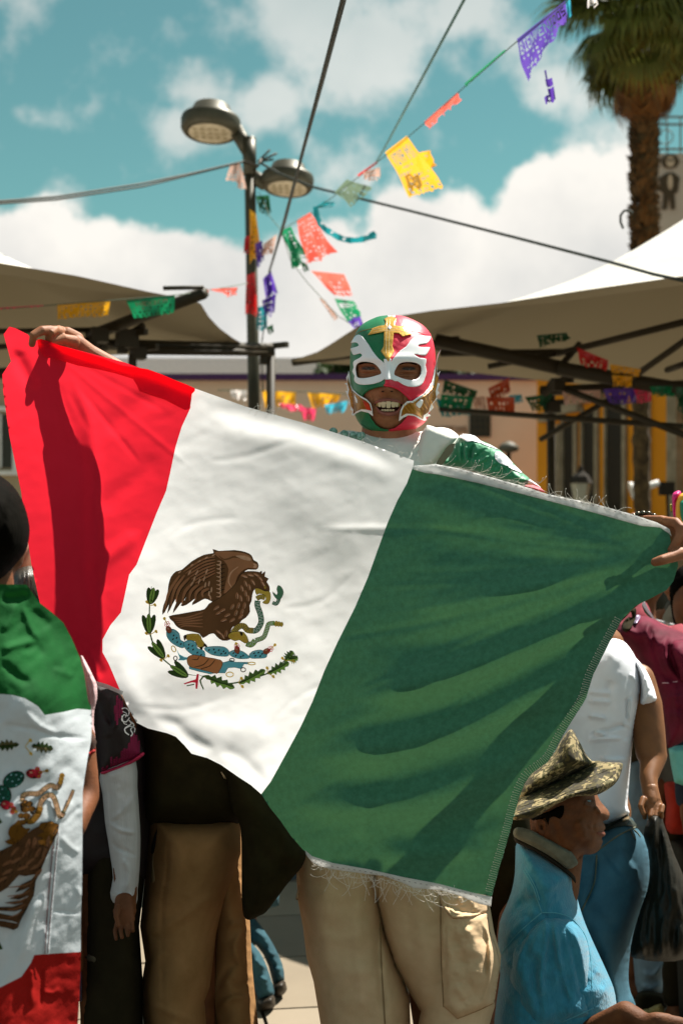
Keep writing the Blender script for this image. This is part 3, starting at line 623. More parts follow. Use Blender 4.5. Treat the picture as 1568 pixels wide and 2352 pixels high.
def papel(q, D, col, label, txt='', seed=0, torn=0.0, keep=None, wav=0.012, cols=40, rows=30, group=GRP, curl=0.0):
    """cut-paper banner: q = photo corners TL,TR,BR,BL; D number or 4 distances; holes cut cell by cell"""
    rn = random.Random(seed); K = np.ones((rows, cols), bool)
    for c in range(cols):                                  # scalloped foot
        K[rows-1-int(1.4*abs(math.sin(c/cols*math.pi*7))+.5):, c] = False
    r0 = 4
    if txt:
        gl = [F5[ch].split() for ch in txt]; wid = sum(len(g[0])+1 for g in gl)-1; sx = max(1, int((cols-4)//wid)); c0 = (cols-wid*sx)//2
        for g in gl:
            for a, row in enumerate(g):
                for e, v in enumerate(row):
                    if v == '1':
                        for s in range(sx):
                            for h in range(2 if rows > 24 else 1):
                                rr, cc = r0+a*(2 if rows > 24 else 1)+h, c0+e*sx+s
                                if 0 <= rr < rows and 0 <= cc < cols: K[rr, cc] = False
            c0 += (len(g[0])+1)*sx
        r0 += 5*(2 if rows > 24 else 1)+2
    for a in range(r0, rows-5, 4):                         # lattice of cut-outs
        for c in range(3, cols-3, 4):
            if rn.random() < 0.62:
                w = rn.choice((1, 2, 2)); h = rn.choice((1, 2, 2)); K[a:a+h, c:c+w] = False
    for c in range(3, cols-3, 5): K[rows-5:rows-3, c:c+2] = False
    if torn:
        for c in range(cols):
            e = int(rows*(1-torn*(0.5+0.5*math.sin(c/cols*rn.choice((5, 7, 9))+seed)))); K[max(3, e):, c] = False
    if keep: 
        for a in range(rows):
            for c in range(cols):
                if not keep(c/cols, a/rows): K[a, c] = False
    Ds = [D]*4 if isinstance(D, (int, float)) else D; C = [P(*q[i], Ds[i]) for i in range(4)]
    nrm_ = (C[1]-C[0]).cross(C[3]-C[0]).normalized(); sc = (C[1]-C[0]).length
    V = {}; v = []; f = []
    def vid(a, c):
        if (a, c) not in V:
            s, t_ = c/cols, a/rows; p = C[0].lerp(C[1], s).lerp(C[3].lerp(C[2], s), t_)
            p = p+nrm_*(wav*(math.sin(s*9+seed)*t_+0.7*math.sin(s*17+t_*6+seed*2)*t_)+curl*sc*t_*t_); V[(a, c)] = len(v); v.append(p)
        return V[(a, c)]
    for a in range(rows):
        for c in range(cols):
            if K[a, c]: f.append((vid(a, c), vid(a+1, c), vid(a+1, c+1), vid(a, c+1)))
    if not f: return None
    o = mesh('paper_banner', v, f, PC[col], smooth=True); return tag(o, label, 'paper banner', group)
cable('banner_string', [(1330, -40, 4.2), (1300, 4, 4.6), (1190, 92, 5.2), (1070, 196, 5.8), (975, 282, 6.3), (935, 316, 6.5), (862, 376, 6.9), (780, 440, 7.4), (715, 490, 7.8), (645, 528, 8.2), (622, 500, 8.5), (594, 440, 8.9)], 0.0022, m_str, 'thin cord carrying torn paper banners from the top right to the lamp post', 'string')
cable('banner_string', [(645, 528, 8.2), (668, 600, 8.1), (705, 648, 8.0), (745, 692, 7.9), (775, 725, 7.8), (832, 760, 7.7)], 0.0022, m_str, 'thin cord hanging from the junction towards the right canopy corner', 'string')
cable('banner_string', [(-40, 712, 6.3), (0, 710, 6.3), (130, 700, 6.35), (255, 690, 6.4), (400, 678, 6.5), (450, 672, 6.8), (545, 655, 7.8), (570, 650, 8.6)], 0.0022, m_str, 'thin cord of banners along the front of the left canopy', 'string')
A = papel
A([(1186, 90), (1297, 2), (1312, 60), (1202, 190)], (5.2, 4.65, 4.65, 5.15), 'purple', 'ragged purple banner with cut letters high at the top right', 'BIENVENIDOS', 1, cols=60, rows=34, keep=lambda s, t: t < 0.78-0.22*abs(s-.25)+0.12*math.sin(s*22) or (s < .45 and t < .97) or (.42 < s < .6 and t < .8))
A([(1240, 165), (1262, 158), (1276, 236), (1254, 242)], 5.0, 'purple', 'torn purple scrap dangling below the ragged purple banner', '', 2, cols=10, rows=26, keep=lambda s, t: (0.25 < t < .5 and s > .2) or (t < .3 and .3 < s < .6) or (.5 < t and (s > .35 or t > .7)))
A([(1298, 2), (1308, -6), (1314, 45), (1304, 48)], 4.6, 'blue', 'blue shred fluttering at the right end of the purple banner', '', 3, cols=6, rows=12)
A([(1066, 192), (1158, 114), (1162, 118), (1072, 202)], (5.8, 5.35, 5.35, 5.8), 'green', 'green banner rolled tight around the cord', '', 4, cols=20, rows=4, wav=0.003)
A([(974, 280), (1050, 212), (1056, 238), (990, 296)], (6.3, 5.9, 5.9, 6.3), 'coral', 'narrow torn coral red banner under the cord', '', 5, torn=.4, cols=30, rows=12)
A([(884, 350), (934, 312), (1018, 436), (946, 456)], (6.8, 6.5, 6.4, 6.7), 'yellow', 'bright yellow banner blown out flat beside the lamp', 'VIVA MX', 6, cols=44, rows=40, wav=.012)
A([(955, 352), (988, 345), (995, 392), (975, 392)], (6.75, 6.6, 6.6, 6.75), 'yellow', 'folded back flap of the yellow banner in shade', '', 16, cols=20, rows=20, wav=.03)
A([(820, 402), (866, 370), (870, 376), (826, 408)], (7.2, 6.95, 6.9, 7.2), 'red', 'thin red strip of banner left on the cord', '', 7, cols=14, rows=4, wav=.003)
A([(834, 396), (872, 384), (874, 415), (838, 420)], 7.0, 'pale', 'crumpled pale pink scrap below the cord', '', 8, torn=.3, cols=18, rows=14)
A([(768, 442), (796, 412), (862, 432), (810, 478)], (7.5, 7.3, 7.2, 7.4), 'grey', 'grey green banner with cut windows right of the lamp', '', 9, cols=30, rows=24)
A([(720, 478), (744, 462), (776, 466), (770, 476)], 7.7, 'teal', 'teal scrap at the top of the curling teal streamer', '', 10, cols=16, rows=10)
b = MB(); pts = [(724, 474), (728, 498), (740, 520), (760, 535), (785, 548), (812, 552), (838, 548), (862, 540)]
v, f = sheet(ribbon(cr(pts, False, 4), [12, 12, 13, 15]*7+[16]), lambda V: 7.7+0.04*np.sin(V[:, 0]/9), step=4, holes=[ell(740, 512, 4, 4, n=8), ell(762, 534, 4, 3, n=8), ell(790, 549, 4, 3, n=8)]); b.add(v, f)
v, f = sheet([(846, 536), (858, 530), (866, 540), (852, 548)], 7.7, step=3); b.add(v, f)
tag(b.build('paper_banner', PC['teal']), 'curling teal streamer torn from its banner beside the lamp', 'paper banner', GRP)
A([(682, 506), (712, 488), (768, 584), (710, 610)], (8.0, 7.8, 7.7, 7.9), 'coral', 'coral banner with square cut lattice under the lamp', '', 11, cols=36, rows=44, wav=.02)
A([(644, 530), (668, 520), (694, 590), (684, 622)], (8.2, 8.1, 8.0, 8.0), 'green', 'narrow dark green banner twisting below the junction', '', 12, cols=22, rows=36, wav=.03, torn=.1)
A([(714, 622), (790, 630), (812, 684), (770, 682)], (8.0, 7.8, 7.8, 7.9), 'coral', 'pale coral banner hanging slack left of the mask', '', 13, cols=36, rows=22)
A([(768, 686), (812, 692), (834, 720), (796, 748)], (7.9, 7.7, 7.7, 7.8), 'green', 'green banner with a cut letter just above the mask', 'B', 14, cols=24, rows=24)
A([(796, 736), (826, 724), (836, 752), (818, 758)], 7.85, 'purple', 'violet tip of a banner at the canopy corner', '', 15, cols=16, rows=10)
A([(732, 684), (746, 690), (780, 735), (770, 740)], 8.0, 'pale', 'wisp of pale paper on the hanging cord', '', 17, cols=10, rows=20)
A([(690, 600), (704, 606), (712, 625), (700, 630)], 8.0, 'dgreen', 'small dark green knot of paper at the cord bend', '', 18, cols=10, rows=8)
# round the pole
A([(530, 376), (552, 374), (568, 440), (514, 425)], (8.8, 8.8, 8.7, 8.8), 'pale', 'pale pink scrap hanging left of the lamp post top', '', 20, cols=24, rows=28, keep=lambda s, t: t < .55 or s > .55 or .6 < t < .75)
A([(588, 450), (618, 448), (624, 498), (598, 496)], 8.75, 'dgreen', 'dark green crumpled paper right of the post below the lamp arm', '', 21, cols=18, rows=18, wav=.03, torn=.2)
A([(574, 480), (588, 492), (600, 580), (574, 610)], 8.75, 'yellow', 'long yellow paper wrapped down the lamp post', '', 22, cols=18, rows=40, wav=.03)
A([(562, 545), (574, 540), (576, 588), (560, 586)], 8.75, 'red', 'small red shred on the left of the lamp post', '', 23, cols=12, rows=16, wav=.03)
A([(586, 560), (602, 552), (606, 600), (592, 622)], 8.7, 'purple', 'violet shred behind the yellow paper on the post', '', 24, cols=12, rows=20, wav=.03)
A([(606, 560), (636, 538), (624, 586), (600, 592)], 8.7, 'pale', 'pale brown scrap right of the yellow paper on the post', '', 25, cols=16, rows=16, wav=.03)
A([(566, 632), (586, 625), (592, 730), (562, 722)], 8.75, 'red', 'red paper wound round the lamp post lower down', '', 26, cols=18, rows=36, wav=.04)
A([(604, 640), (622, 622), (640, 680), (612, 700)], 8.6, 'purple', 'bunched violet paper hanging right of the post', '', 27, cols=18, rows=24, wav=.06)
A([(602, 690), (634, 676), (630, 724), (608, 730)], 8.62, 'purple', 'lower bunch of violet paper right of the post', '', 28, cols=18, rows=18, wav=.06)
A([(592, 706), (612, 700), (614, 760), (590, 762)], 8.65, 'teal', 'dark teal paper tatter at the foot of the bunch', '', 29, cols=14, rows=22, wav=.05)
A([(612, 752), (626, 745), (630, 768), (618, 772)], 8.6, 'dgreen', 'little dark green tail of paper beside the post', '', 30, cols=10, rows=8, wav=.02)
cable('banner_string', [(622, 610, 8.6), (612, 700, 8.6), (600, 800, 8.7), (604, 900, 8.8)], 0.004, m_cab, 'dark cord running down the right side of the lamp post', 'string')
# left canopy garland
A([(0, 707), (100, 701), (102, 706), (0, 713)], 6.25, 'pink', 'long thin pink strip on the left canopy cord', '', 31, cols=20, rows=3, wav=.002)
A([(132, 700), (254, 689), (248, 728), (133, 735)], (6.35, 6.4, 6.4, 6.35), 'yellow', 'golden banner with frilled foot in front of the left canopy', '', 32, cols=44, rows=20)
A([(290, 690), (402, 677), (398, 722), (312, 734)], (6.42, 6.5, 6.5, 6.45), 'green', 'sea green banner in front of the left canopy', 'MEXICO', 33, cols=44, rows=24)
A([(432, 676), (478, 664), (476, 684), (440, 692)], (6.8, 7.0, 7.0, 6.8), 'coral', 'short coral banner at the canopy pole end', '', 34, cols=20, rows=10)
A([(482, 664), (546, 660), (542, 682), (520, 680)], (7.1, 7.6, 7.6, 7.3), 'coral', 'coral banner with square windows between canopy and post', '', 35, cols=24, rows=14)
# low garlands behind the masked man
GR2 = 'paper banners strung low before the peach building'
cable('banner_string', [(500, 896, 12), (600, 897, 12), (700, 900, 12), (800, 905, 12), (900, 915, 12)], 0.004, m_str, 'thin cord of gold banners before the peach building', 'string')
for i, (q, c, lab) in enumerate((([(602, 897), (680, 901), (678, 936), (610, 940)], 'yellow', 'shining gold banner just right of the lamp post foot'), ([(706, 902), (784, 906), (770, 930), (720, 944)], 'yellow', 'gold banner left of the mask with a shaded half'),
        ([(530, 896), (566, 896), (566, 925), (532, 915)], 'white', 'silvery pink banner left of the lamp post foot'), ([(640, 926), (690, 930), (724, 955), (650, 940)], 'pink', 'pale pink paper loops under the gold banners'), ([(744, 930), (800, 920), (790, 948), (752, 952)], 'blue', 'glossy turquoise scrap left of the jaw flames'),
        ([(690, 935), (726, 938), (722, 970), (698, 968)], 'pink', 'pink paper ring hanging above the flag edge'))):
    papel(q, 11.8-0.1*i, c, lab, '', 40+i, cols=26, rows=16, group=GR2, wav=.05)
GR3 = 'paper banners hanging under the right canopy'
for i, (q, c, D_, lab, tx) in enumerate((([(1020, 872), (1096, 898), (1090, 916), (1014, 906)], 'dgreen', 8.4, 'dark green lettered banner right of the mask', ''), ([(1012, 905), (1088, 912), (1080, 945), (1010, 938)], 'green', 8.4, 'green banner directly below the dark lettered one', ''),
        ([(1000, 915), (1060, 928), (1084, 955), (1015, 962)], 'teal', 8.5, 'turquoise banner hanging lowest beside the jaw flames', ''), ([(1085, 912), (1112, 910), (1118, 944), (1088, 940)], 'pale', 8.6, 'small pale pink banner with a bright spot', ''),
        ([(1120, 892), (1168, 868), (1170, 905), (1130, 925)], 'brown', 8.3, 'rust coloured banner tilted over the lower rust one', ''), ([(1115, 912), (1180, 912), (1180, 962), (1126, 958)], 'brown', 8.35, 'rust coloured banner with cut lattice hanging straight', ''),
        ([(1168, 908), (1196, 906), (1202, 925), (1178, 930)], 'blue', 8.5, 'small light blue paper beside the rust banners', ''), ([(1204, 912), (1268, 904), (1262, 944), (1224, 948)], 'dgreen', 8.2, 'black green banner hanging at the frame joint', ''),
        ([(1324, 798), (1396, 828), (1394, 854), (1332, 842)], 'red', 7.4, 'crimson banner with white cut flowers under the canopy bar', ''), ([(1400, 836), (1470, 848), (1468, 866), (1402, 856)], 'yellow', 7.4, 'mustard banner on the bar right of the crimson one', ''),
        ([(1404, 862), (1452, 864), (1446, 892), (1410, 888)], 'yellow', 7.5, 'mustard banner hanging below the thick bar', ''), ([(1290, 898), (1378, 896), (1374, 925), (1300, 934)], 'pale', 8.0, 'dusty rose banner in the shade of the canopy', ''),
        ([(1384, 894), (1462, 888), (1458, 930), (1400, 932)], 'purple', 7.8, 'deep violet banner in the right garland', ''), ([(1454, 892), (1496, 888), (1494, 926), (1462, 930)], 'pink', 7.7, 'bright rose banner next to the deep violet one', ''),
        ([(1490, 888), (1552, 886), (1548, 916), (1498, 910)], 'green', 7.6, 'green banner at the right end of the garland', ''), ([(1550, 890), (1580, 888), (1572, 1000), (1556, 930)], 'dgreen', 7.4, 'dark green pennant hanging at the right edge', ''),
        ([(1232, 770), (1300, 764), (1310, 780), (1240, 800)], 'dgreen', 7.7, 'dark twisted banner draped over the canopy bar', '')))  :
    papel(q, D_, c, lab, tx, 60+i, cols=26, rows=16, group=GR3, wav=.03)
# string that hangs at the very top beside the palm
A([(1348, -10), (1362, -12), (1376, 18), (1350, 20)], 4.4, 'white', 'silver tinsel scrap at the top edge beside the palm', '', 90, cols=12, rows=12)
# ================================================================ the big flag
m_fr_ = dict(rough=0.9, bump=0.25, bscale=700, spec=0.12, sheen=0.25)
m_red = mat('flag_red', lin(228, 30, 66), col2=lin(220, 24, 60), nscale=30, trans=0.55, tcol=lin(255, 44, 60), **m_fr_)
m_whi = mat('flag_white', lin(249, 249, 249), col2=lin(247, 247, 247), nscale=8, trans=0.6, tcol=lin(254, 254, 254), **m_fr_)
m_grn = mat('flag_green', lin(70, 130, 104), col2=lin(56, 110, 86), nscale=95, det=6, trans=0.11, tcol=lin(90, 140, 84), **m_fr_)
m_tape = mat('white_tape', lin(248, 247, 245), rough=0.8, trans=0.55)
m_thr = mat('thread', lin(236, 228, 214), rough=0.8)
fl = thing('flag', (0.0, 2.6, 0), 'big red white and green flag with an eagle emblem held stretched by the masked man', 'flag')
D0 = rbf([(14, 752, 2.60), (90, 780, 2.60), (260, 830, 2.61), (440, 895, 2.62), (800, 1000, 2.62), (1000, 1060, 2.60), (1250, 1130, 2.54), (1540, 1230, 2.47), (1545, 1330, 2.47), (9, 900, 2.62), (60, 1200, 2.63), (92, 1385, 2.62), (190, 1555, 2.60),
    (276, 1585, 2.60), (300, 1400, 2.60), (340, 1673, 2.57), (500, 1756, 2.55), (600, 1830, 2.55), (696, 1960, 2.55), (900, 2020, 2.54), (1124, 2070, 2.54), (1190, 1830, 2.52), (1340, 1605, 2.49), (1428, 1422, 2.475), (560, 1250, 2.58), (560, 1500, 2.56), (1000, 1500, 2.52), (900, 1750, 2.51), (1200, 1350, 2.50)])
FR = [  # folds: line, half-width, height towards the camera
    ([(1500, 1282), (1300, 1330), (1100, 1372), (930, 1400)], 34, .012), ([(1510, 1318), (1300, 1400), (1080, 1465), (840, 1500)], 30, -.012), ([(1500, 1345), (1330, 1430), (1100, 1530), (800, 1610)], 34, .021),
    ([(1450, 1400), (1280, 1500), (1050, 1620), (760, 1690)], 34, -.015), ([(1380, 1500), (1200, 1600), (950, 1700), (700, 1745)], 36, .017), ([(1300, 1620), (1100, 1720), (900, 1780), (720, 1800)], 32, -.013),
    ([(1240, 1700), (1080, 1800), (880, 1850), (650, 1850)], 34, .015), ([(1190, 1830), (1040, 1900), (860, 1930)], 30, -.009), ([(1130, 1950), (980, 1960), (850, 1975)], 26, .008), ([(830, 1940), (850, 1860), (900, 1800)], 22, .006),
    ([(900, 1130), (1100, 1180), (1300, 1235), (1470, 1262)], 40, .010), ([(940, 1240), (1120, 1270), (1330, 1290)], 36, -.006),
    # white panel
    ([(455, 985), (600, 1005), (760, 1040), (930, 1105)], 26, -.007), ([(445, 930), (620, 968), (800, 1022), (930, 1075)], 26, .010), ([(330, 1330), (420, 1180), (560, 1110), (700, 1100)], 55, .006), ([(640, 1120), (760, 1190), (840, 1290)], 60, -.006),
    ([(262, 1440), (340, 1300), (440, 1200)], 34, -.007), ([(300, 1560), (420, 1610), (560, 1600), (700, 1520)], 40, .007), ([(290, 1470), (285, 1540), (310, 1600), (350, 1640)], 24, -.008), ([(345, 1650), (400, 1662), (440, 1700), (500, 1725)], 14, .008), ([(500, 1728), (550, 1738), (610, 1800)], 14, .007),
    ([(420, 1665), (520, 1680), (640, 1690)], 30, -.008), ([(700, 1260), (760, 1360), (720, 1500)], 60, .006),
    # red panel
    ([(100, 830), (150, 950), (180, 1080), (188, 1230), (205, 1400), (235, 1520)], 24, .006), ([(150, 850), (200, 940), (215, 1080), (215, 1230), (225, 1380), (245, 1480)], 16, -.006),
    ([(190, 1330), (260, 1270), (330, 1220)], 18, -.008), ([(210, 1180), (300, 1110), (380, 1040)], 22, .005), ([(230, 1000), (320, 930), (400, 905)], 26, .006), ([(60, 900), (90, 1080), (130, 1300), (165, 1450)], 34, -.002), ([(195, 1480), (240, 1560)], 14, .008),
    ([(30, 800), (60, 860), (90, 900)], 16, .010)]
_rc = random.Random(11); CR = []        # sharp tension creases running out from the two grips
for k in range(16):
    a = R(150+k*4.6+_rc.uniform(-2, 2)); L0 = _rc.uniform(60, 160); L1 = _rc.uniform(380, 820); bend = _rc.uniform(-.10, .10)
    CR.append(([(1525+math.cos(a+bend*t)*(L0+(L1-L0)*t), 1270-math.sin(a+bend*t)*(L0+(L1-L0)*t)) for t in (0, .33, .66, 1)], _rc.uniform(5, 9), _rc.choice((1, -1))*_rc.uniform(.0012, .0024)))
for k in range(7):
    a = R(-18-k*11); L0 = _rc.uniform(40, 120); L1 = _rc.uniform(200, 480); CR.append(([(100+math.cos(a)*(L0+(L1-L0)*t), 790-math.sin(a)*(L0+(L1-L0)*t)) for t in (0, .5, 1)], _rc.uniform(5, 8), _rc.choice((1, -1))*_rc.uniform(.0008, .0016)))
for p in ([(470, 1060), (560, 1050), (680, 1010)], [(640, 1400), (740, 1380), (830, 1300)], [(380, 1240), (450, 1200), (560, 1190)], [(300, 1620), (420, 1630), (520, 1600)], [(600, 1700), (660, 1620), (760, 1560)]): CR.append((p, 7, .0010))
def Dflag(V):
    V = np.asarray(V, float); q = V/170.0
    a = np.stack([(q[:, 0]*0.5+q[:, 1]*0.86)*1.6, (q[:, 0]*0.86-q[:, 1]*0.5)*0.45, np.zeros(len(V))], 1)
    w = np.clip((V[:, 0]+0.42*(V[:, 1]-1250)-880)/90, 0, 1)      # heavier cloth on the green side
    return D0(V)-ridges(V, CR)-ridges(V, FR)*(.36+.39*np.clip((420-V[:, 0]-.25*(V[:, 1]-900))/60, 0, 1)+.5*w)-(0.0006+.003*w)*fbm(a, 4)-(.0003+.0006*w)*fbm(np.stack([(V[:, 0]*.94-V[:, 1]*.34)/110, (V[:, 0]*.34+V[:, 1]*.94)/22, np.full(len(V), 5.)], 1), 3)-0.0003*fbm(np.stack([V[:, 0]/26, V[:, 1]/20, np.ones(len(V))], 1), 2)
# outlines
top_r = [(22, 750)] + Z(0, 1150, 1.7422, (100, 90), (180, 130), (215, 175), (250, 165), (500, 230), (800, 310), (1100, 418), (1245, 475))
rw = Z(0, 1150, 1.7422, (1220, 510), (1215, 600), (1160, 720), (1120, 850), (1085, 1020), (1060, 1130), (1000, 1270), (930, 1450)) + [(314, 1297), (297, 1320), (285, 1376), (278, 1407), (254, 1436), (236, 1469), (236, 1498), (250, 1524), (278, 1590)]
left = [(200, 1566), (190, 1555), (140, 1468), (92, 1385), (72, 1292), (60, 1210), (49, 1129), (40, 1085), (22, 1000), (8, 900), (6, 860), (26, 830), (9, 768)]
red = top_r + rw + left
ww_top = [(565, 934), (700, 972), (830, 1013), (950, 1058)]
wg = [(948, 1072), (934, 1110), (912, 1150), (890, 1200), (868, 1260), (845, 1325), (815, 1395), (775, 1475), (745, 1540), (718, 1610), (690, 1670), (655, 1735), (622, 1795), (600, 1824)]
wbot = [(576, 1803), (548, 1785), (508, 1757), (476, 1741), (440, 1731), (424, 1712), (404, 1692), (384, 1684), (340, 1673), (314, 1660), (296, 1628), (278, 1590)]
white = [top_r[-1]]+ww_top+wg+wbot+rw[::-1][1:]
ghem = Z(1600, 1150, 1.7422, (0, 1015), (250, 1068), (500, 1130), (750, 1195), (1000, 1260), (1300, 1340), (1420, 1352), (1480, 1400), (1490, 1460))
green = [wg[0]]+[(975, 1080)]+ghem+[(1553, 1270), (1556, 1300), (1545, 1335), (1530, 1355), (1490, 1376), (1458, 1392), (1428, 1422), (1400, 1473), (1362, 1548), (1344, 1605), (1314, 1653), (1290, 1692), (1260, 1746), (1218, 1779), (1204, 1800), (1191, 1831), (1164, 1931), (1144, 1999), (1128, 2059),
    (1084, 2050), (1008, 2030), (924, 2014), (844, 1996), (764, 1982), (716, 1966), (696, 1952), (668, 1920), (644, 1885), (620, 1855)]+wg[::-1][:-1]
mesh('red_panel', *sheet(red, Dflag, step=5.5), m_red, fl); mesh('white_panel', *sheet(white, Dflag, step=6), m_whi, fl); mesh('green_panel', *sheet(green, Dflag, step=6), m_grn, fl)
# rolled upper edge: the cloth turned over towards the camera (its own strip in front)
roll = Z(50, 1150, 3.92, (345, 365), (500, 390), (700, 460), (1000, 545), (1300, 640), (1568, 740))+[(340, 848), (400, 872), (448, 892)]+Z(0, 1150, 1.7422, (1225, 510), (1215, 585), (1180, 612), (1050, 545), (890, 492), (850, 415), (620, 352), (500, 330), (400, 298), (330, 282), (268, 262))
mesh('rolled_edge', *sheet(cr(roll, True, 2), lambda V: Dflag(V)-0.006-0.006*np.exp(-(pdist(V, roll[:9])/7)**2), step=5, thick=0.004), m_red, fl)
# tapes
hem = [(948, 1070), (1000, 1066), (1057, 1077)]+Z(1600, 1150, 1.7422, (500, 1085), (700, 1148), (1000, 1210), (1250, 1280), (1400, 1330), (1480, 1372), (1494, 1420), (1475, 1400), (1420, 1362), (1300, 1352), (1000, 1268), (750, 1203), (500, 1138), (250, 1076), (0, 1023))+[(975, 1086), (948, 1078)]
mesh('hem_tape', *sheet(hem, lambda V: Dflag(V)-0.0022, step=5, thick=0.0015), m_tape, fl)
bh = [(700, 1952), (716, 1966), (764, 1982), (844, 1996), (924, 2014), (1008, 2030), (1084, 2050), (1129, 2060), (1127, 2082), (1100, 2076), (1050, 2056), (1008, 2044), (950, 2040), (924, 2028), (880, 2012), (844, 2008), (764, 1997), (735, 1990), (716, 1980), (704, 1965)]
mesh('hem_tape', *sheet(bh, lambda V: Dflag(V)-0.0022, step=4.5, thick=0.0015), m_tape, fl)
mesh('hem_tape', *sheet(ribbon([(214, 1567), (245, 1576), (282, 1592)], 9), lambda V: Dflag(V)-0.0022, step=3, thick=0.0012), m_tape, fl)
# fluffy overlocked seam on the right edge: stitches across and a ragged pale rim
edge = [(1428, 1422), (1400, 1473), (1362, 1548), (1344, 1605), (1314, 1653), (1290, 1692), (1260, 1746), (1218, 1779), (1204, 1800), (1191, 1831), (1164, 1931), (1144, 1999), (1129, 2056)]
E_ = cr(edge, False, 12); sb = MB(); rb_ = MB(); rn = random.Random(4)
def segs(L):
    d = [0]
    for a, c in zip(L, L[1:]): d.append(d[-1]+math.dist(a, c))
    return d
dl = segs(E_)
def at_len(s, L=E_, d=dl):
    k = max(0, min(len(L)-2, int(np.searchsorted(d, s))-1)); t = (s-d[k])/max(d[k+1]-d[k], 1e-6); a = np.array(L[k]); c = np.array(L[k+1]); u = (c-a)/np.linalg.norm(c-a); return a+(c-a)*t, u
def onflag(x, y, off): return P(x, y, float(Dflag(np.array([(x, y)]))[0])-off)
S_ = np.arange(4, dl[-1]-2, 5.2); c0 = []; c1 = []; c2 = []
for s in S_: p, u = at_len(s); nn = np.array((u[1], -u[0])); nn = nn if nn[0] < 0 else -nn; c0.append(p+nn*1.0); c1.append(p+nn*17); c2.append(p+nn*9)
off = Dflag(np.array(c0+c1+c2)); n = len(S_)
for i in range(n):
    sb.tube([P(*c0[i], off[i]-.001), P(*c2[i], off[2*n+i]-.0012), P(*c1[i], off[n+i]-.001)], 0.00035, 3, cap=False)
    if i % 2 == 0: sb.tube([P(*(c1[i]+(0, -1)), off[n+i]-.0016), P(*(c1[i]+(0, 1.4)), off[n+i]-.0016)], 0.0009, 4)
tag(sb.build('overlock_stitches', m_thr, fl), kind='stuff')
for i, s in enumerate(np.arange(0, dl[-1], 1.6)):
    p, u = at_len(s); D_ = float(np.interp(s, S_, off[:n])); rb_.add([P(p[0]+rn.uniform(-2.6, .6), p[1]+rn.uniform(-2, 2), D_-rn.uniform(.0, .003)) for _ in range(4)], [(0, 1, 2, 3), (0, 2, 1), (1, 2, 3)])
tag(rb_.build('frayed_rim', mat('frayed_green', lin(150, 200, 172), trans=.3), fl), kind='stuff')
# fringe threads
def thread(b, x, y, dx, dy, L, r=0.00036, curl=0.42, back=0.0):
    p = onflag(x, y, -back); a = math.atan2(dy, dx); pts = [p]; n = 7; w = rn.uniform(-curl, curl)
    for k in range(n): a += w+rn.uniform(-.12, .12); s = L/n*2.6/F; p = p+Vector((math.cos(a)*s, rn.uniform(-.25, .1)*s, -math.sin(a)*s)); pts.append(p)
    b.tube(pts, [r]*n+[r*1.3], 4)
fb = MB()
for i in range(120):
    t_ = i/119+rn.uniform(-.02, .02); x = 722+t_*370; y = np.interp(x, [716, 764, 844, 924, 1008, 1084, 1125], [1982, 1998, 2009, 2029, 2045, 2060, 2080])
    thread(fb, x, y, rn.uniform(-.35, .5), 1, rn.choice((18, 26, 40, 52, 30, 60))*(0.4 if x > 1010 or x < 745 else 1))
for i in range(42):                                             # upper edge, loose ends standing up
    x = rn.uniform(1010, 1215); y = np.interp(x, [1000, 1057, 1183, 1255], [1068, 1077, 1110, 1134]); thread(fb, x, y+2, 1, rn.uniform(-.5, .1), rn.uniform(22, 52), curl=.2)
for i in range(34):
    x = rn.uniform(1225, 1420); y = np.interp(x, [1183, 1255, 1363, 1453], [1112, 1135, 1158, 1184]); thread(fb, x, y+2, -1 if rn.random() < .7 else .5, rn.uniform(-1, -.5), rn.uniform(10, 40), curl=.2, r=.00045)
for i in range(34):
    x = rn.uniform(560, 640) if i % 2 else rn.uniform(820, 1000); y = np.interp(x, [448, 565, 700, 830, 950, 1000], [892, 934, 972, 1006, 1056, 1068]); thread(fb, x, y+1, rn.uniform(-1, 1), -1, rn.uniform(8, 24), curl=.35)
tag(fb.build('fringe_threads', m_thr, fl), kind='stuff')
# tacking stitches along both tapes
tb_ = MB(); hd = MB()
for L in ([(1003, 1072), (1057, 1081), (1183, 1117), (1255, 1139), (1363, 1161), (1453, 1187), (1500, 1203)], [(720, 1976), (764, 1990), (844, 2003), (924, 2022), (1008, 2038), (1084, 2056), (1120, 2074)]):
    q = cr(L, False, 8); d = segs(q); s = 3
    while s < d[-1]-6: (p, u), (p2, _) = at_len(s, q, d), at_len(s+5, q, d); hd.tube([onflag(*p, .0045), onflag(*p2, .0045)], .0005, 4); s += 13
tag(hd.build('tacking_stitches', mat('grey_thread', lin(150, 140, 146)), fl), kind='stuff')
# ---------------------------------------------------------------- printed eagle emblem
INC = dict(line=(44, 34, 24), dark=(104, 70, 44), brown=(152, 102, 70), light=(222, 172, 136), yellow=(244, 200, 84), ochre=(178, 132, 50), gdark=(56, 76, 38), green=(128, 160, 72), teal=(112, 190, 204), tealp=(170, 222, 230), red=(204, 44, 62), fruit=(150, 76, 52), orange=(230, 144, 90), snake=(82, 122, 92), white=(232, 232, 224), tdark=(40, 90, 74), tmid=(44, 118, 96), bronze=(132, 86, 28), olive=(112, 104, 68))
IN = {k: mat('print_'+k, tuple(c*min(1.9, .95/max(lin(*v))) for c in lin(*v)), 0.85, spec=0.1, trans=0.25) for k, v in INC.items()}  # inks brightened to stand in for backlight glowing through the cloth
IN2 = {k: mat('shaded_print_'+k, tuple(c*.8 for c in lin(*v)), 0.85, spec=0.1, trans=0.2) for k, v in INC.items()}  # same inks dimmed, the shade on the cape put into the colour
IK = list(IN)
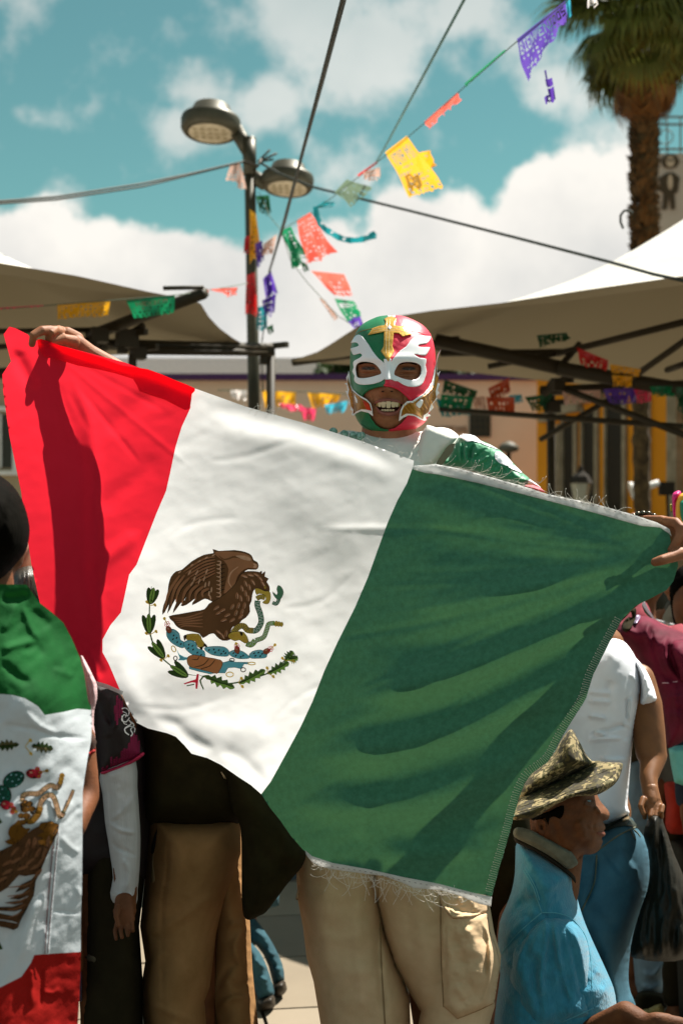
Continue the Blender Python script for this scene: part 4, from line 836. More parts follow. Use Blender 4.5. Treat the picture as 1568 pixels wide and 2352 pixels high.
def emblem(name, shapes, zf, surf, parent, off0=0.0007, step=5.0, ink=None):
    B = MB(); lay = 0
    for s in shapes:
        k, pl = s[0], s[1]; cur = s[2] if len(s) > 2 else 3
        pl = cr(pl, True, cur) if cur > 1 else pl
        lay += 1; pp = zf(*pl)
        try: v, f = sheet(pp, lambda V: surf(V)-off0-lay*0.000045, step=step)
        except Exception: continue
        B.add(v, f, IK.index(k))
    return B.build(name, [(ink or IN)[k] for k in IK], parent)
def out(pl, w=7, c='line', cur=3):        # outline ribbon round a polygon
    q = cr(pl, True, cur) if cur > 1 else list(pl); q = q+[q[0]]; return (c, ribbon(q, w), 1)
def stroke(pl, w, c='line'):
    q = cr(pl, False, 4); n = len(q); return (c, ribbon(q, [max(1.5, w*math.sin(math.pi*(i+.6)/(n+.2))**.6) for i in range(n)]), 1)
S = []
def sh(c, pl, o=6, cur=3, oc='line'):
    if o: S.append((oc, [tuple(p) for p in grow(cr(pl, True, cur) if cur > 1 else pl, o/2)], 1))
    S.append((c, pl, cur))
def grow(pl, d):
    p = np.array(pl, float); a = np.roll(p, 1, 0); b_ = np.roll(p, -1, 0); t_ = b_-a; t_ /= np.maximum(np.linalg.norm(t_, axis=1, keepdims=True), 1e-6)
    nn = np.stack([t_[:, 1], -t_[:, 0]], 1); ar = (p[:, 0]*b_[:, 1]-b_[:, 0]*p[:, 1]).sum(); return p+nn*(d if ar > 0 else -d)
wing = [(672, 138), (720, 155), (850, 148), (940, 165), (985, 190), (1002, 228), (1032, 245), (1042, 275), (1025, 302), (960, 300), (925, 322), (900, 352), (885, 420), (845, 470), (790, 500), (730, 530), (690, 570), (650, 555), (606, 540), (556, 565), (502, 592), (520, 560), (545, 525), (495, 560), (450, 592), (410, 600), (444, 556), (452, 530), (400, 585), (343, 660), (372, 585), (382, 520), (342, 580), (300, 664), (322, 570), (292, 620), (260, 672), (270, 600), (300, 520), (312, 430), (332, 365), (372, 322), (420, 308), (500, 240), (600, 186), (680, 172)]
sh('dark', wing, 8, 2)
rr = random.Random(2)
for a, c in (((400, 350), (280, 640)), ((440, 350), (330, 600)), ((480, 370), (370, 570)), ((520, 400), (420, 590)), ((560, 420), (480, 560)), ((600, 440), (530, 555)), ((640, 460), (590, 530))):
    mx = ((a[0]+c[0])/2-26, (a[1]+c[1])/2-10); S.append(stroke([a, mx, c], 24, 'brown')); S.append(stroke([(a[0]+12, a[1]+12), (mx[0]+14, mx[1]+12), (c[0]+8, c[1]-14)], 7, 'line'))
for k in range(7):
    y = 200+k*22; S.append(stroke([(690, y), (590, y+20+k*5), (430+k*16, 320+k*16)], 15, 'brown')); S.append(stroke([(690, y+11), (590, y+34+k*5), (440+k*16, 335+k*16)], 5, 'line'))
for x, y in ((400, 325), (500, 268), (560, 236), (618, 208), (676, 186)): S.append(('light', ell(x, y, 16, 6, -35, 8), 1))
for x, y, a in ((480, 330, 120), (520, 380, 110), (560, 400, 110), (610, 430, 100), (600, 380, 110), (640, 420, 100), (660, 470, 95), (500, 420, 120), (640, 500, 100), (540, 330, 120), (620, 320, 110), (650, 530, 70)): S.append(('light', ell(x, y, 24, 7, a, 8), 1))
S.append(('brown', [(690, 160), (800, 156), (930, 172), (985, 205), (1000, 245), (1035, 262), (1030, 295), (960, 290), (905, 320), (870, 370), (850, 430), (800, 480), (760, 500), (780, 400), (800, 300), (760, 230), (710, 200)], 2))
S.append(stroke([(720, 190), (760, 220), (800, 215), (850, 200), (930, 215), (990, 235)], 14, 'dark'))
S.append(('light', [(860, 190), (930, 190), (978, 210), (980, 232), (930, 225), (880, 205)], 2)); S.append(('light', [(1000, 255), (1030, 262), (1026, 292), (1000, 285), (1012, 272)], 2))
S.append(stroke([(880, 280), (820, 330), (800, 400), (825, 450)], 12, 'light'))
for k in range(9): S.append(stroke([(705+k*1.5, 235+k*33), (735, 240+k*33), (728, 262+k*33), (700, 262+k*33)], 11, 'light'))
for k in range(7): S.append(stroke([(770, 260+k*34), (742, 268+k*34), (744, 286+k*34)], 7, 'line'))
body = [(960, 320), (1040, 325), (1056, 330), (1070, 316), (1072, 345), (1100, 320), (1092, 362), (1125, 380), (1108, 404), (1130, 440), (1132, 480), (1100, 476), (1050, 465), (1012, 462), (992, 505), (985, 560), (968, 600), (972, 650), (940, 695), (905, 718), (880, 752), (832, 772), (815, 812), (820, 872), (752, 884), (706, 852), (682, 826), (640, 832), (590, 862), (562, 826), (480, 806), (412, 790), (372, 762), (350, 730), (312, 690), (400, 672), (520, 650), (605, 632), (640, 588), (690, 560), (780, 500), (860, 420), (900, 345)]
sh('dark', body, 8, 2)
for k in range(5): S.append(stroke([(345+k*14, 700+k*20), (450, 700+k*16), (590, 655+k*30)], 13, 'brown'))
for x, y, a in [(930, 360, 20), (980, 350, 15), (1030, 350, 30), (940, 420, 70), (970, 450, 80), (910, 460, 75), (1000, 410, 60), (940, 500, 85), (900, 540, 80), (960, 540, 90), (880, 600, 110), (930, 600, 100), (860, 660, 110), (910, 650, 110), (830, 610, 120), (790, 680, 150), (760, 720, 160), (830, 720, 140), (720, 660, 150), (700, 620, 140), (750, 640, 150), (780, 830, 100), (750, 850, 60), (720, 820, 40), (870, 520, 90), (1060, 380, 50), (1080, 420, 60), (900, 690, 130)]:
    S.append(('brown', ell(x, y, 30, 13, a, 8), 1)); S.append(('light', ell(x+5, y+4, 22, 6, a, 8), 1)); S.append(stroke([(x-22*math.cos(R(a)), y-22*math.sin(R(a))+8), (x, y+12), (x+24*math.cos(R(a)), y+24*math.sin(R(a))+6)], 4, 'line'))
sh('yellow', [(1018, 465), (1045, 460), (1095, 482), (1136, 488), (1142, 545), (1122, 584), (1080, 575), (1108, 548), (1092, 512), (1052, 500), (1030, 508)], 6, 3)
S.append(('yellow', ell(1100, 448, 9, 12), 1)); S.append(('line', ell(1101, 447, 5, 7), 1))
def snake(pts, w, c1, stripes, oc='line'):
    q = cr(pts, False, 5); S.append((oc, ribbon(q, w+7), 1)); S.append((c1, ribbon(q, w), 1))
    d = segs(q); s = 8; i = 0
    while s < d[-1]-6:
        p, u = at_len(s, q, d); nn = np.array((-u[1], u[0])); z = 1 if i % 2 else -1
        if stripes: S.append((stripes, [tuple(p+nn*w*.45-u*3), tuple(p+nn*w*.45+u*3), tuple(p-nn*w*.45+u*3), tuple(p-nn*w*.45-u*3)], 1))
        else: S.append(('white', [tuple(p+nn*w*.45*z), tuple(p+nn*w*.45*z+u*5), tuple(p-nn*w*.4*z+u*14), tuple(p-nn*w*.4*z+u*9)], 1))
        s += 14; i += 1
snake([(1160, 575), (1190, 585), (1208, 560), (1212, 530)], 24, 'snake', None)
sh('snake', [(1208, 434), (1236, 456), (1248, 490), (1238, 525), (1212, 552), (1180, 528), (1160, 486), (1192, 515), (1204, 492), (1196, 466)], 6, 2)
snake([(1030, 545), (1060, 528), (1100, 535)], 34, 'yellow', 'olive'); snake([(1038, 560), (1036, 600), (1060, 670), (1066, 740), (1030, 800), (990, 806)], 40, 'snake', None)
snake([(1000, 806), (955, 800), (925, 768), (885, 772), (845, 812), (850, 850)], 42, 'yellow', 'olive'); snake([(945, 910), (985, 920), (1020, 885)], 40, 'green', None); snake([(1020, 885), (1085, 860), (1112, 800), (1130, 752), (1178, 744)], 32, 'green', 'white')
for k in range(3): sh('yellow', ell(1190+k*22, 748+k*3, 13, 24-k*2, 8, 8), 4, 1)
sh('yellow', [(455, 838), (555, 835), (580, 880), (605, 915), (590, 942), (548, 938), (528, 890), (462, 882)], 6, 2); S.append(('line', [(430, 850), (455, 838), (455, 862), (440, 890)], 2)); S.append(('line', [(560, 945), (590, 935), (630, 940), (600, 905), (585, 965)], 2))
sh('yellow', [(806, 832), (850, 815), (925, 820), (962, 888), (935, 908), (890, 880), (850, 888), (800, 860)], 6, 2); S.append(('line', [(890, 812), (918, 826), (905, 852)], 2))
for x, y in ((480, 860), (510, 862), (540, 862), (545, 890), (572, 915), (830, 850), (860, 842), (890, 850), (920, 870), (936, 888)): S.append(out(ell(x, y, 14, 11, 0, 8), 3, 'ochre', 1))
def pad(pl, dots):
    sh('teal', pl, 6, 3); c = np.mean(pl, 0); S.append(('tealp', [tuple(c+(np.array(p)-c)*.86+(-3, -3)) for p in pl[:len(pl)//2]]+[tuple(c+(np.array(p)-c)*.72) for p in pl[:len(pl)//2]][::-1], 1))
    for x, y in dots: S.append(('line', ell(x, y, 6, 10, 40, 6), 1))
pad([(300, 800), (350, 795), (395, 830), (405, 880), (440, 905), (430, 945), (385, 935), (330, 900), (295, 850)], [(350, 845), (375, 865), (345, 875), (380, 900), (410, 915)])
pad([(440, 898), (490, 885), (530, 905), (545, 950), (600, 975), (602, 1035), (555, 1030), (480, 985), (440, 940)], [(475, 920), (505, 930), (470, 950), (510, 960), (545, 985), (575, 1005)])
pad([(600, 950), (680, 935), (760, 940), (800, 970), (798, 1010), (745, 1015), (660, 1000)], [(640, 965), (680, 960), (720, 965), (760, 975), (690, 985), (740, 995), (775, 990)])
pad([(806, 985), (850, 965), (910, 975), (955, 1005), (970, 1030), (890, 1035), (825, 1015)], [(840, 990), (880, 990), (920, 1010), (860, 1010), (900, 1020)]); pad([(970, 1005), (1000, 975), (1060, 965), (1110, 985), (1105, 1025), (1030, 1032), (985, 1030)], [(1010, 990), (1045, 985), (1075, 995), (1020, 1012), (1060, 1015)])
def fruit(x, y, a, fx, fy, tx, ty):
    sh('fruit', ell(x, y, 22, 30, a), 4, 1); S.append(('light', ell(x-5, y-8, 6, 9, a, 8), 1))
    for k in range(5): S.append(out(ell(fx+14*math.cos(k*1.26), fy+14*math.sin(k*1.26), 9, 9, 0, 8), 5, 'red', 1))
    S.append(stroke([(fx, fy), (tx, ty)], 8, 'yellow')); S.append(('yellow', ell(tx, ty, 12, 13), 1))
fruit(310, 796, -25, 298, 752, 275, 706); fruit(870, 962, 0, 868, 932, 862, 912); fruit(1112, 974, 65, 1145, 955, 1180, 922)
sh('teal', [(372, 958), (398, 1000), (440, 1022), (475, 1025), (480, 1118), (560, 1140), (650, 1160), (700, 1150), (770, 1152), (795, 1110), (850, 1105), (905, 1118), (925, 1078), (962, 1078), (962, 1066), (850, 1064), (825, 1048), (780, 1062), (740, 1072), (600, 1040), (470, 1040), (430, 1050), (385, 1048), (400, 1030)], 6, 1)
sh('orange', [(470, 1020), (520, 1006), (620, 1025), (735, 1048), (748, 1085), (725, 1130), (705, 1156), (640, 1140), (540, 1115), (485, 1100), (462, 1062)], 7, 2)
for a, c in (((640, 1035), (520, 1105)), ((690, 1045), (570, 1118)), ((560, 1015), (500, 1040))): S.append(stroke([a, ((a[0]+c[0])/2+14, (a[1]+c[1])/2+14), c], 7))
for x, y, rx, ry, c, a in ((365, 1032, 15, 18, 'line', 0), (350, 955, 16, 26, 'yellow', -25), (828, 1045, 20, 12, 'line', 0), (920, 1126, 20, 17, 'line', 0), (990, 1075, 30, 11, 'yellow', 0), (810, 1165, 30, 20, 'yellow', 0)): S.append(out(ell(x, y, rx, ry, a), 8, c, 1))
def laurel(x, y, a, L=62):
    for da, w, c in ((-24, 17, 'gdark'), (24, 17, 'gdark'), (0, 16, 'green')):
        t_ = R(a+da); S.append(('line', ell(x+math.cos(t_)*L*.5, y+math.sin(t_)*L*.5, L*.66, w+8, a+da*.7, 12), 1)); S.append((c, ell(x+math.cos(t_)*L*.5, y+math.sin(t_)*L*.5, L*.62, w+4, a+da*.7, 12), 1))
    S.append(stroke([(x, y), (x+math.cos(R(a))*L, y+math.sin(R(a))*L)], 5))
def oak(x, y, a, L=130, cols=('green', 'gdark')):
    ca, sa = math.cos(R(a)), math.sin(R(a)); T = lambda u, v: (x+u*ca-v*sa, y+u*sa+v*ca); pl = []
    up = [(0, 3), (.12, 16), (.22, 12), (.30, 34), (.38, 16), (.50, 40), (.56, 16), (.70, 34), (.76, 14), (.88, 20), (1, 0)]
    pl = [T(u*L, v*1.25) for u, v in up]+[T(u*L, -v*1.25) for u, v in up[::-1][1:]]; S.append(('gdark', pl, 2)); S.append((cols[0], [T(u*L, v*1.1) for u, v in up]+[T(L, 0), T(0, 0)], 1)); S.append(stroke([T(0, 0), T(L*.5, 2), T(L*.9, 0)], 5))
def berry(x, y, pts):
    for tx, ty in pts: S.append(stroke([(x, y), (tx, ty)], 7, 'yellow')); S.append(('yellow', ell(tx, ty, 12, 12, 0, 10), 1)); S.append(('yellow', ell(tx+6, ty+8, 9, 9, 0, 8), 1))
S.append(stroke([(170, 440), (155, 560), (152, 700), (160, 840), (215, 980), (300, 1070), (420, 1150), (540, 1175)], 13, 'gdark'))
laurel(162, 570, -78, 105); laurel(150, 810, -92, 125); laurel(262, 1015, -128, 128); laurel(450, 1172, -148, 132)
berry(160, 600, [(130, 568), (195, 592)]); berry(155, 840, [(125, 825), (205, 810)]); berry(285, 1030, [(245, 1045), (305, 1010)])
oak(600, 1175, 22, 270); S.append(stroke([(560, 1170), (640, 1200), (760, 1240), (900, 1225), (1050, 1180), (1150, 1140), (1260, 1050), (1300, 980)], 13, 'gdark')); oak(890, 1240, -28, 240); oak(1120, 1160, -28, 200); oak(1260, 1060, -52, 110); oak(1290, 1040, -8, 80)
berry(880, 1232, [(905, 1195), (912, 1262)]); berry(1120, 1150, [(1115, 1110), (1165, 1180)]); berry(1270, 1050, [(1240, 1030), (1330, 1052)])
S.append(('red', [(540, 1160), (558, 1162), (552, 1215), (545, 1282), (530, 1282), (528, 1232), (500, 1230), (440, 1246), (432, 1238), (495, 1215), (530, 1205)], 1)); S.append(('gdark', [(592, 1170), (602, 1180), (575, 1215), (580, 1240), (598, 1280), (594, 1296), (572, 1250), (560, 1215)], 1)); S.append(('gdark', [(455, 1254), (520, 1240), (520, 1250), (460, 1262)], 1))
emblem('eagle_emblem', S, lambda *p: Z(480, 1950, 2.24, *p), Dflag, fl)
# ================================================================ people: common
m_skin = mat('skin', lin(162, 106, 72), 0.6, lin(138, 84, 54), 40, 0.2, 400, spec=0.3)
m_skin2 = mat('skin_tan', lin(192, 136, 100), 0.5, lin(176, 118, 84), 40, 0.15, 400, spec=0.4)
m_skin3 = mat('skin_dark', lin(124, 74, 44), 0.62, lin(100, 58, 32), 30, 0.25, 300, spec=0.25)
m_black = mat('black_cloth', lin(46, 39, 24), 0.9, lin(38, 32, 19), 20, 0.2, 300, spec=0.1)
m_hair = mat('black_hair', lin(14, 11, 6), 0.8, lin(8, 6, 3), 60, 0.5, 160, warp=(1, 1, .15), spec=.03)
m_nail = mat('nail', lin(222, 178, 150), 0.35)
def geo(b, voxel, smooth=2):
    o = b.union('tmpg', [m_skin], None, voxel, smooth); v = [x.co.copy() for x in o.data.vertices]; f = [tuple(p.vertices) for p in o.data.polygons]
    me = o.data; bpy.data.objects.remove(o); bpy.data.meshes.remove(me); return v, f
def std(b, x, y, h=1.65, w=.8, yaw=0.0, arms=True, head=True, sw=.125):
    """plain standing figure (under the clothes), feet on the ground"""
    s = h/1.7; c, sn = math.cos(yaw), math.sin(yaw); T = lambda u, v, z: Vector((x+(u*c-v*sn)*s, y+(u*sn+v*c)*s, z*s)); sd_ = (c, sn, 0)
    if head: b.ball(T(0, -.01, 1.59), (.078*s, .095*s, .115*s), 18); b.tube([T(0, .01, 1.40), T(0, 0, 1.55)], .052*s, 12)
    b.capsule([T(0, 0, .95), T(0, 0, 1.10), T(0, 0, 1.28), T(0, 0, 1.36)], [.14*w*s, .13*w*s, .16*w*s, .13*w*s], 18, ry=[.11*w*s, .095*w*s, .11*w*s, .09*w*s], side=sd_)
    for q in (-1, 1):
        b.capsule([T(q*.06, 0, .92), T(q*.06, -.01, .50), T(q*.06, .02, .10)], [.075*w*s, .055*w*s, .045*w*s], 12); b.capsule([T(q*.06, .03, .04), T(q*.065, -.14, .035)], [.042*s, .036*s], 10)
        if arms: b.capsule([T(q*sw, 0, 1.33), T(q*(sw+.01), .02, 1.08), T(q*(sw+.01), -.02, .84)], [.040*s, .034*s, .025*s], 10); b.capsule([T(q*(sw+.01), -.02, .84), T(q*(sw+.01), -.04, .74)], [.030*s, .024*s], 10, ry=[.016*s, .014*s], side=(sn, -c, 0))
def clothe(p, x, y, h=1.65, w=.8, yaw=0.0, top=None, legs=None, hair=None, arms=False, sw=.125):
    s = h/1.7; c, sn = math.cos(yaw), math.sin(yaw); T = lambda u, v, z: Vector((x+(u*c-v*sn)*s, y+(u*sn+v*c)*s, z*s)); sd_ = (c, sn, 0)
    if top:
        b = MB(); b.capsule([T(0, 0, .94), T(0, 0, 1.10), T(0, 0, 1.28), T(0, 0, 1.355)], [.152*w*s, .144*w*s, .172*w*s, .142*w*s], 18, ry=[.122*w*s, .108*w*s, .122*w*s, .10*w*s], side=sd_)
        if arms:
            for q in (-1, 1): b.capsule([T(q*sw, 0, 1.335), T(q*(sw+.01), .02, 1.08), T(q*(sw+.01), 0, .90)], [.047*s, .041*s, .036*s], 10)
        b.union('top', top, p, .009, 2, disp=lambda co: .004*fbm(co*16, 3))
    if legs:
        b = MB(); b.capsule([T(0, 0, .86), T(0, 0, .98)], [.135*w*s, .135*w*s], 16, ry=[.115*w*s, .115*w*s], side=sd_)
        for q in (-1, 1): b.capsule([T(q*.06, 0, .90), T(q*.06, -.01, .50), T(q*.06, .02, .12)], [.086*w*s, .068*w*s, .062*w*s], 12)
        b.union('trousers', legs, p, .010, 2, disp=lambda co: .004*fbm(co*18, 3))
    if hair: b = MB(); b.capsule([T(0, .022, 1.665), T(0, .040, 1.56)], [.080*s, .074*s], 16, ry=[.088*s, .068*s], side=sd_); b.union('hair', hair, p, .008, 2, disp=lambda co: .004*fbm(co*60, 2))
def shoe(b, x, y, L=.27, yaw=0.0, z=0.0):
    d = Vector((math.sin(yaw), -math.cos(yaw), 0)); o = Vector((x, y, z))
    b.capsule([o+Vector((0, 0, .05)), o+d*L*.5+Vector((0, 0, .045)), o+d*L*.8+Vector((0, 0, .035))], [.048, .05, .04], 12, ry=[.05, .045, .032], side=(d.y, -d.x, 0)); b.capsule([o+Vector((0, 0, .05)), o+Vector((0, 0, .13))], [.046, .045], 12)
def person(name_x, y, label, group=None): return thing('person', (name_x, y, 0), label, 'person', group)
# ================================================================ masked man
z3 = lambda *p: Z(1150, 1100, 2.6133, *p)
K3 = 2.6133*1.5944
def to3(V): V = np.asarray(V, float); return np.stack([V[:, 0]*K3-1150*2.6133, V[:, 1]*K3-1100*2.6133], 1)
HC = (742.0, 715.0); OUT = [(740, 141), (820, 145), (900, 165), (1030, 230), (1110, 320), (1150, 450), (1160, 600), (1148, 800), (1132, 950), (1085, 1130), (1000, 1212), (850, 1272), (715, 1292), (560, 1270), (450, 1200), (392, 1100), (362, 950), (348, 800), (342, 600), (352, 440), (400, 310), (470, 222), (600, 158), (670, 145)]
OUT = cr(OUT, True, 4); _a = np.unwrap([math.atan2(y-HC[1], x-HC[0]) for x, y in OUT]); _r = [math.hypot(x-HC[0], y-HC[1]) for x, y in OUT]
_i = np.argsort(np.mod(_a, 2*math.pi)); _A = np.mod(_a, 2*math.pi)[_i]; _Rr = np.array(_r)[_i]
def Rof(ang): return np.interp(np.mod(ang, 2*math.pi), _A, _Rr, period=2*math.pi)
HD, HH = 3.005, 0.105
FE = [(700, 790, 66, 95, .020), (705, 640, 46, 120, .010), (730, 548, 270, 46, .006), (520, 662, 92, 56, -.008), (892, 662, 92, 56, -.008), (465, 850, 105, 90, .008), (965, 850, 105, 90, .008), (705, 985, 180, 120, .010), (705, 1190, 120, 70, .010)]
def bumps(Q, L):
    h = np.zeros(len(Q))
    for cx, cy, sx, sy, a in L: h += a*np.exp(-((Q[:, 0]-cx)/sx)**2-((Q[:, 1]-cy)/sy)**2)
    return h
def headD(V, shrink=0.0, off=0.0, extra=()):
    Q = to3(V); dx, dy = Q[:, 0]-HC[0], Q[:, 1]-HC[1]; r = np.hypot(dx, dy)/(Rof(np.arctan2(dy, dx))-shrink)
    c = np.sqrt(np.maximum(0.012, 1-r*r)); return HD-HH*c-bumps(Q, FE)*np.clip(c*2, 0, 1)-bumps(Q, extra)-off
SK = [(696, 850, 52, 34, .012), (655, 862, 24, 18, .005), (745, 862, 24, 18, .005), (705, 930, 150, 14, -.002), (700, 1110, 90, 16, -.004), (560, 960, 14, 60, -.004), (858, 960, 14, 60, -.004)]
EYE = [(505, 618, 90, 12, .005), (520, 640, 80, 9, -.005), (520, 674, 75, 12, .006), (525, 698, 80, 6, -.005), (530, 716, 80, 8, .005), (905, 618, 95, 12, .005), (895, 642, 80, 9, -.005), (895, 676, 80, 12, .006), (890, 703, 80, 6, -.005), (890, 722, 80, 8, .005), (985, 670, 20, 6, -.002), (425, 668, 18, 6, -.002)]
man = person(.1, 3.0, 'tall man in a green and red wrestling mask grinning and holding the flag out wide')
def polar_head(shrink, r0, r1, n=120, m=40, pred=None, inset=0.0):
    v = []; f = []; A = [2*math.pi*k/n for k in range(n)]
    for i in range(m+1):
        rho = r0+(r1-r0)*i/m
        for a in A:
            rr_ = (Rof(np.array([a]))[0]-shrink)*math.sin(rho); x, y = HC[0]+rr_*math.cos(a), HC[1]+rr_*math.sin(a)
            D = HD-(HH-inset)*math.cos(rho) if rho < math.pi/2 else HD-(HH+.012)*math.cos(rho); q = z3((x, y))[0]; v.append(P(q[0], q[1], D))
    for i in range(m):
        for k in range(n):
            if pred is None or pred(A[k]): f.append((i*n+k, i*n+(k+1) % n, (i+1)*n+(k+1) % n, (i+1)*n+k))
    return v, f
b = MB(); hc = P(*z3(HC)[0], HD)
b.tube([P(893, 1085, 3.03), P(893, 985, 3.02), P(895, 930, 3.03)], [.068, .058, .056], 18); b.ball(hc+Vector((0, .02, 0)), (.07, .075, .10), 18)
b.capsule([P(895, 1130, 3.03), P(895, 1300, 3.03), P(897, 1600, 3.02), P(900, 1900, 2.98)], [.17, .185, .165, .165], 20, ry=[.09, .115, .11, .12], side=(1, 0, 0))
SH_R = P(1075, 1062, 3.03); SH_L = P(730, 1062, 3.03)
EL_R = P(1230, 1188, 2.87); WR_R = P(1478, 1242, 2.55)
EL_L = P(455, 1000, 2.78); WR_L = P(215, 862, 2.675)
b.capsule([SH_R, EL_R, WR_R], [.052, .040, .027], 14); b.capsule([SH_L, EL_L, WR_L], [.046, .030, .021], 14)
for px0, px1, px2 in ((800, 825, 845), (1000, 1035, 1035)): b.capsule([P(px0, 2050, 2.95), P(px1, 2500, 2.93), P(px2, 2900, 2.97)], [.09, .06, .04], 12)
# hand at the left corner: gripping the cloth, seen with fingers folded over the edge
zl = lambda x, y, D: P(*Z(50, 1150, 3.92, (x, y))[0], D)
h = MB(); u_ = 2.60/F/(3.92*1.5944)
h.capsule([zl(2500, 1420, 2.755), zl(1900, 1050, 2.71), zl(1400, 770, 2.69), zl(1080, 575, 2.67), zl(900, 430, 2.655)], [165*u_, 170*u_, 165*u_, 150*u_, 140*u_], 16)
h.capsule([zl(900, 400, 2.66), zl(740, 320, 2.645)], [150*u_, 150*u_], 14, ry=[110*u_, 110*u_], side=(0.5, 0, .8))
h.capsule([zl(660, 260, 2.615), zl(520, 235, 2.59), zl(400, 240, 2.572), zl(290, 300, 2.562), zl(268, 430, 2.575)], [78*u_, 74*u_, 72*u_, 62*u_, 50*u_], 12)
h.capsule([zl(690, 250, 2.64), zl(600, 225, 2.60), zl(540, 265, 2.585), zl(500, 350, 2.59)], [70*u_, 60*u_, 58*u_, 50*u_], 12)
h.capsule([zl(720, 250, 2.66), zl(645, 215, 2.625), zl(590, 255, 2.60), zl(560, 350, 2.60)], [70*u_, 56*u_, 52*u_, 48*u_], 12)
h.capsule([zl(780, 280, 2.67), zl(700, 270, 2.65), zl(650, 330, 2.635)], [66*u_, 50*u_, 44*u_], 12)
h.capsule([zl(860, 400, 2.63), zl(720, 360, 2.612), zl(560, 400, 2.60), zl(430, 470, 2.605)], [100*u_, 78*u_, 66*u_, 50*u_], 12)
g1 = geo(h, .0016, 3)
# hand at the right corner
zr = lambda x, y, D: P(*Z(2200, 1800, 5.2267, (x, y))[0], D)
h = MB(); u_ = 2.47/F/(5.2267*1.5944)
h.capsule([zr(600, 560, 2.56), zr(950, 620, 2.53), zr(1300, 760, 2.51), zr(1560, 1000, 2.50)], [180*u_, 190*u_, 210*u_, 230*u_], 14, ry=[110*u_]*4, side=(.3, 0, .9))
h.capsule([zr(650, 520, 2.53), zr(900, 520, 2.515), zr(1150, 530, 2.50), zr(1400, 600, 2.49)], [62*u_, 70*u_, 76*u_, 90*u_], 12)
h.capsule([zr(1250, 560, 2.49), zr(1420, 590, 2.475), zr(1520, 700, 2.465), zr(1500, 860, 2.46), zr(1430, 980, 2.458), zr(1330, 1110, 2.458)], [85*u_, 100*u_, 105*u_, 95*u_, 84*u_, 66*u_], 12)
h.capsule([zr(1500, 680, 2.475), zr(1640, 800, 2.47), zr(1650, 980, 2.465), zr(1560, 1120, 2.46)], [95*u_, 100*u_, 95*u_, 80*u_], 12)
h.capsule([zr(1640, 800, 2.49), zr(1760, 950, 2.48), zr(1740, 1150, 2.475)], [95*u_, 95*u_, 80*u_], 12)
h.capsule([zr(1640, 1150, 2.47), zr(1480, 1200, 2.452), zr(1300, 1270, 2.44), zr(1150, 1315, 2.434), zr(1030, 1350, 2.436)], [160*u_, 130*u_, 104*u_, 98*u_, 84*u_], 14)
g2 = geo(h, .0016, 3)
hv, hf = polar_head(40, 0.02, 3.1, inset=.030)
mo = [(445, 905), (500, 850), (600, 815), (672, 800), (760, 812), (850, 850), (950, 950), (950, 1060), (890, 1160), (800, 1230), (710, 1258), (620, 1250), (550, 1190), (500, 1110), (470, 1000), (455, 950)]
mhole = cr([(580, 988), (640, 966), (705, 960), (775, 966), (838, 988), (826, 1030), (780, 1062), (705, 1072), (640, 1057), (598, 1026)], True, 3)
fm_v, fm_f = sheet(z3(*cr(mo, True, 2)), lambda V: headD(V, 12, -.005, SK), holes=[z3(*mhole)], step=2.2)
EL = cr([(400, 640), (425, 600), (480, 588), (560, 600), (612, 642), (640, 695), (600, 716), (500, 741), (420, 739), (404, 700)], True, 3)
ER = cr([(765, 700), (800, 622), (850, 594), (940, 592), (1000, 612), (1022, 650), (1010, 722), (960, 760), (880, 755), (800, 728)], True, 3)
sl1 = cr([(450, 652), (490, 638), (545, 638), (588, 654), (545, 664), (490, 664)], True, 3); sl2 = cr([(832, 656), (880, 640), (935, 640), (975, 658), (930, 667), (875, 667)], True, 3)
ex = [(fm_v, fm_f, 0), (hv, hf, 0), (g1[0], g1[1], 0), (g2[0], g2[1], 0)]
for E__, sl in ((EL, sl1), (ER, sl2)):
    v, f = sheet(z3(*[tuple(p) for p in grow(E__, 16)]), lambda V: headD(V, 12, -.0075, EYE), holes=[z3(*sl)], step=1.8); ex.append((v, f, 0))
body = b.union('body', [m_skin], man, .006, 3, extra=ex)
def patch3(name, pl, m, off, parent, th=.0012, step=2.2, holes=(), cur=2, extra=(), fn=None):
    pl = cr(pl, True, cur) if cur > 1 else pl
    return mesh(name, *sheet(z3(*pl), fn or (lambda V: headD(V, 0, off, extra)), holes=[z3(*hh) for hh in holes], step=step, thick=th), m, parent)
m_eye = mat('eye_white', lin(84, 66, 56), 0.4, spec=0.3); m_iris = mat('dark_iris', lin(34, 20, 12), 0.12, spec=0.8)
for sl, ix in ((sl1, 520), (sl2, 908)):
    e = patch3('eye', [tuple(p) for p in grow(sl, 6)], m_eye, -.0115, body, cur=1, step=1.5); patch3('iris', ell(ix, 652, 28, 15), m_iris, -.0112, body, cur=1, step=1.5)
    patch3('eyelashes', ribbon([(ix-58, 655), (ix-25, 642), (ix+10, 640), (ix+50, 655)], [4, 8, 8, 5]), m_iris, -.0085, body, cur=1, step=1.5, extra=EYE)
    patch3('eyebrow', ribbon(cr([(ix-90, 612), (ix-40, 596), (ix+20, 598), (ix+70, 614)], False, 3), 13), m_hair, -.006, body, cur=1, step=1.8, extra=EYE)
patch3('mouth_cavity', [tuple(p) for p in grow(mhole, 14)], mat('mouth_dark', lin(70, 24, 20), 0.5), -.018, body, cur=1)
m_lip = mat('lip', lin(150, 84, 70), 0.4, lin(126, 66, 54), 60, spec=0.5); m_tooth = mat('tooth', lin(232, 214, 180), 0.2, lin(216, 194, 158), 30, spec=0.6); m_gold = mat('gold_tooth', lin(200, 170, 110), 0.25, metal=0.7)
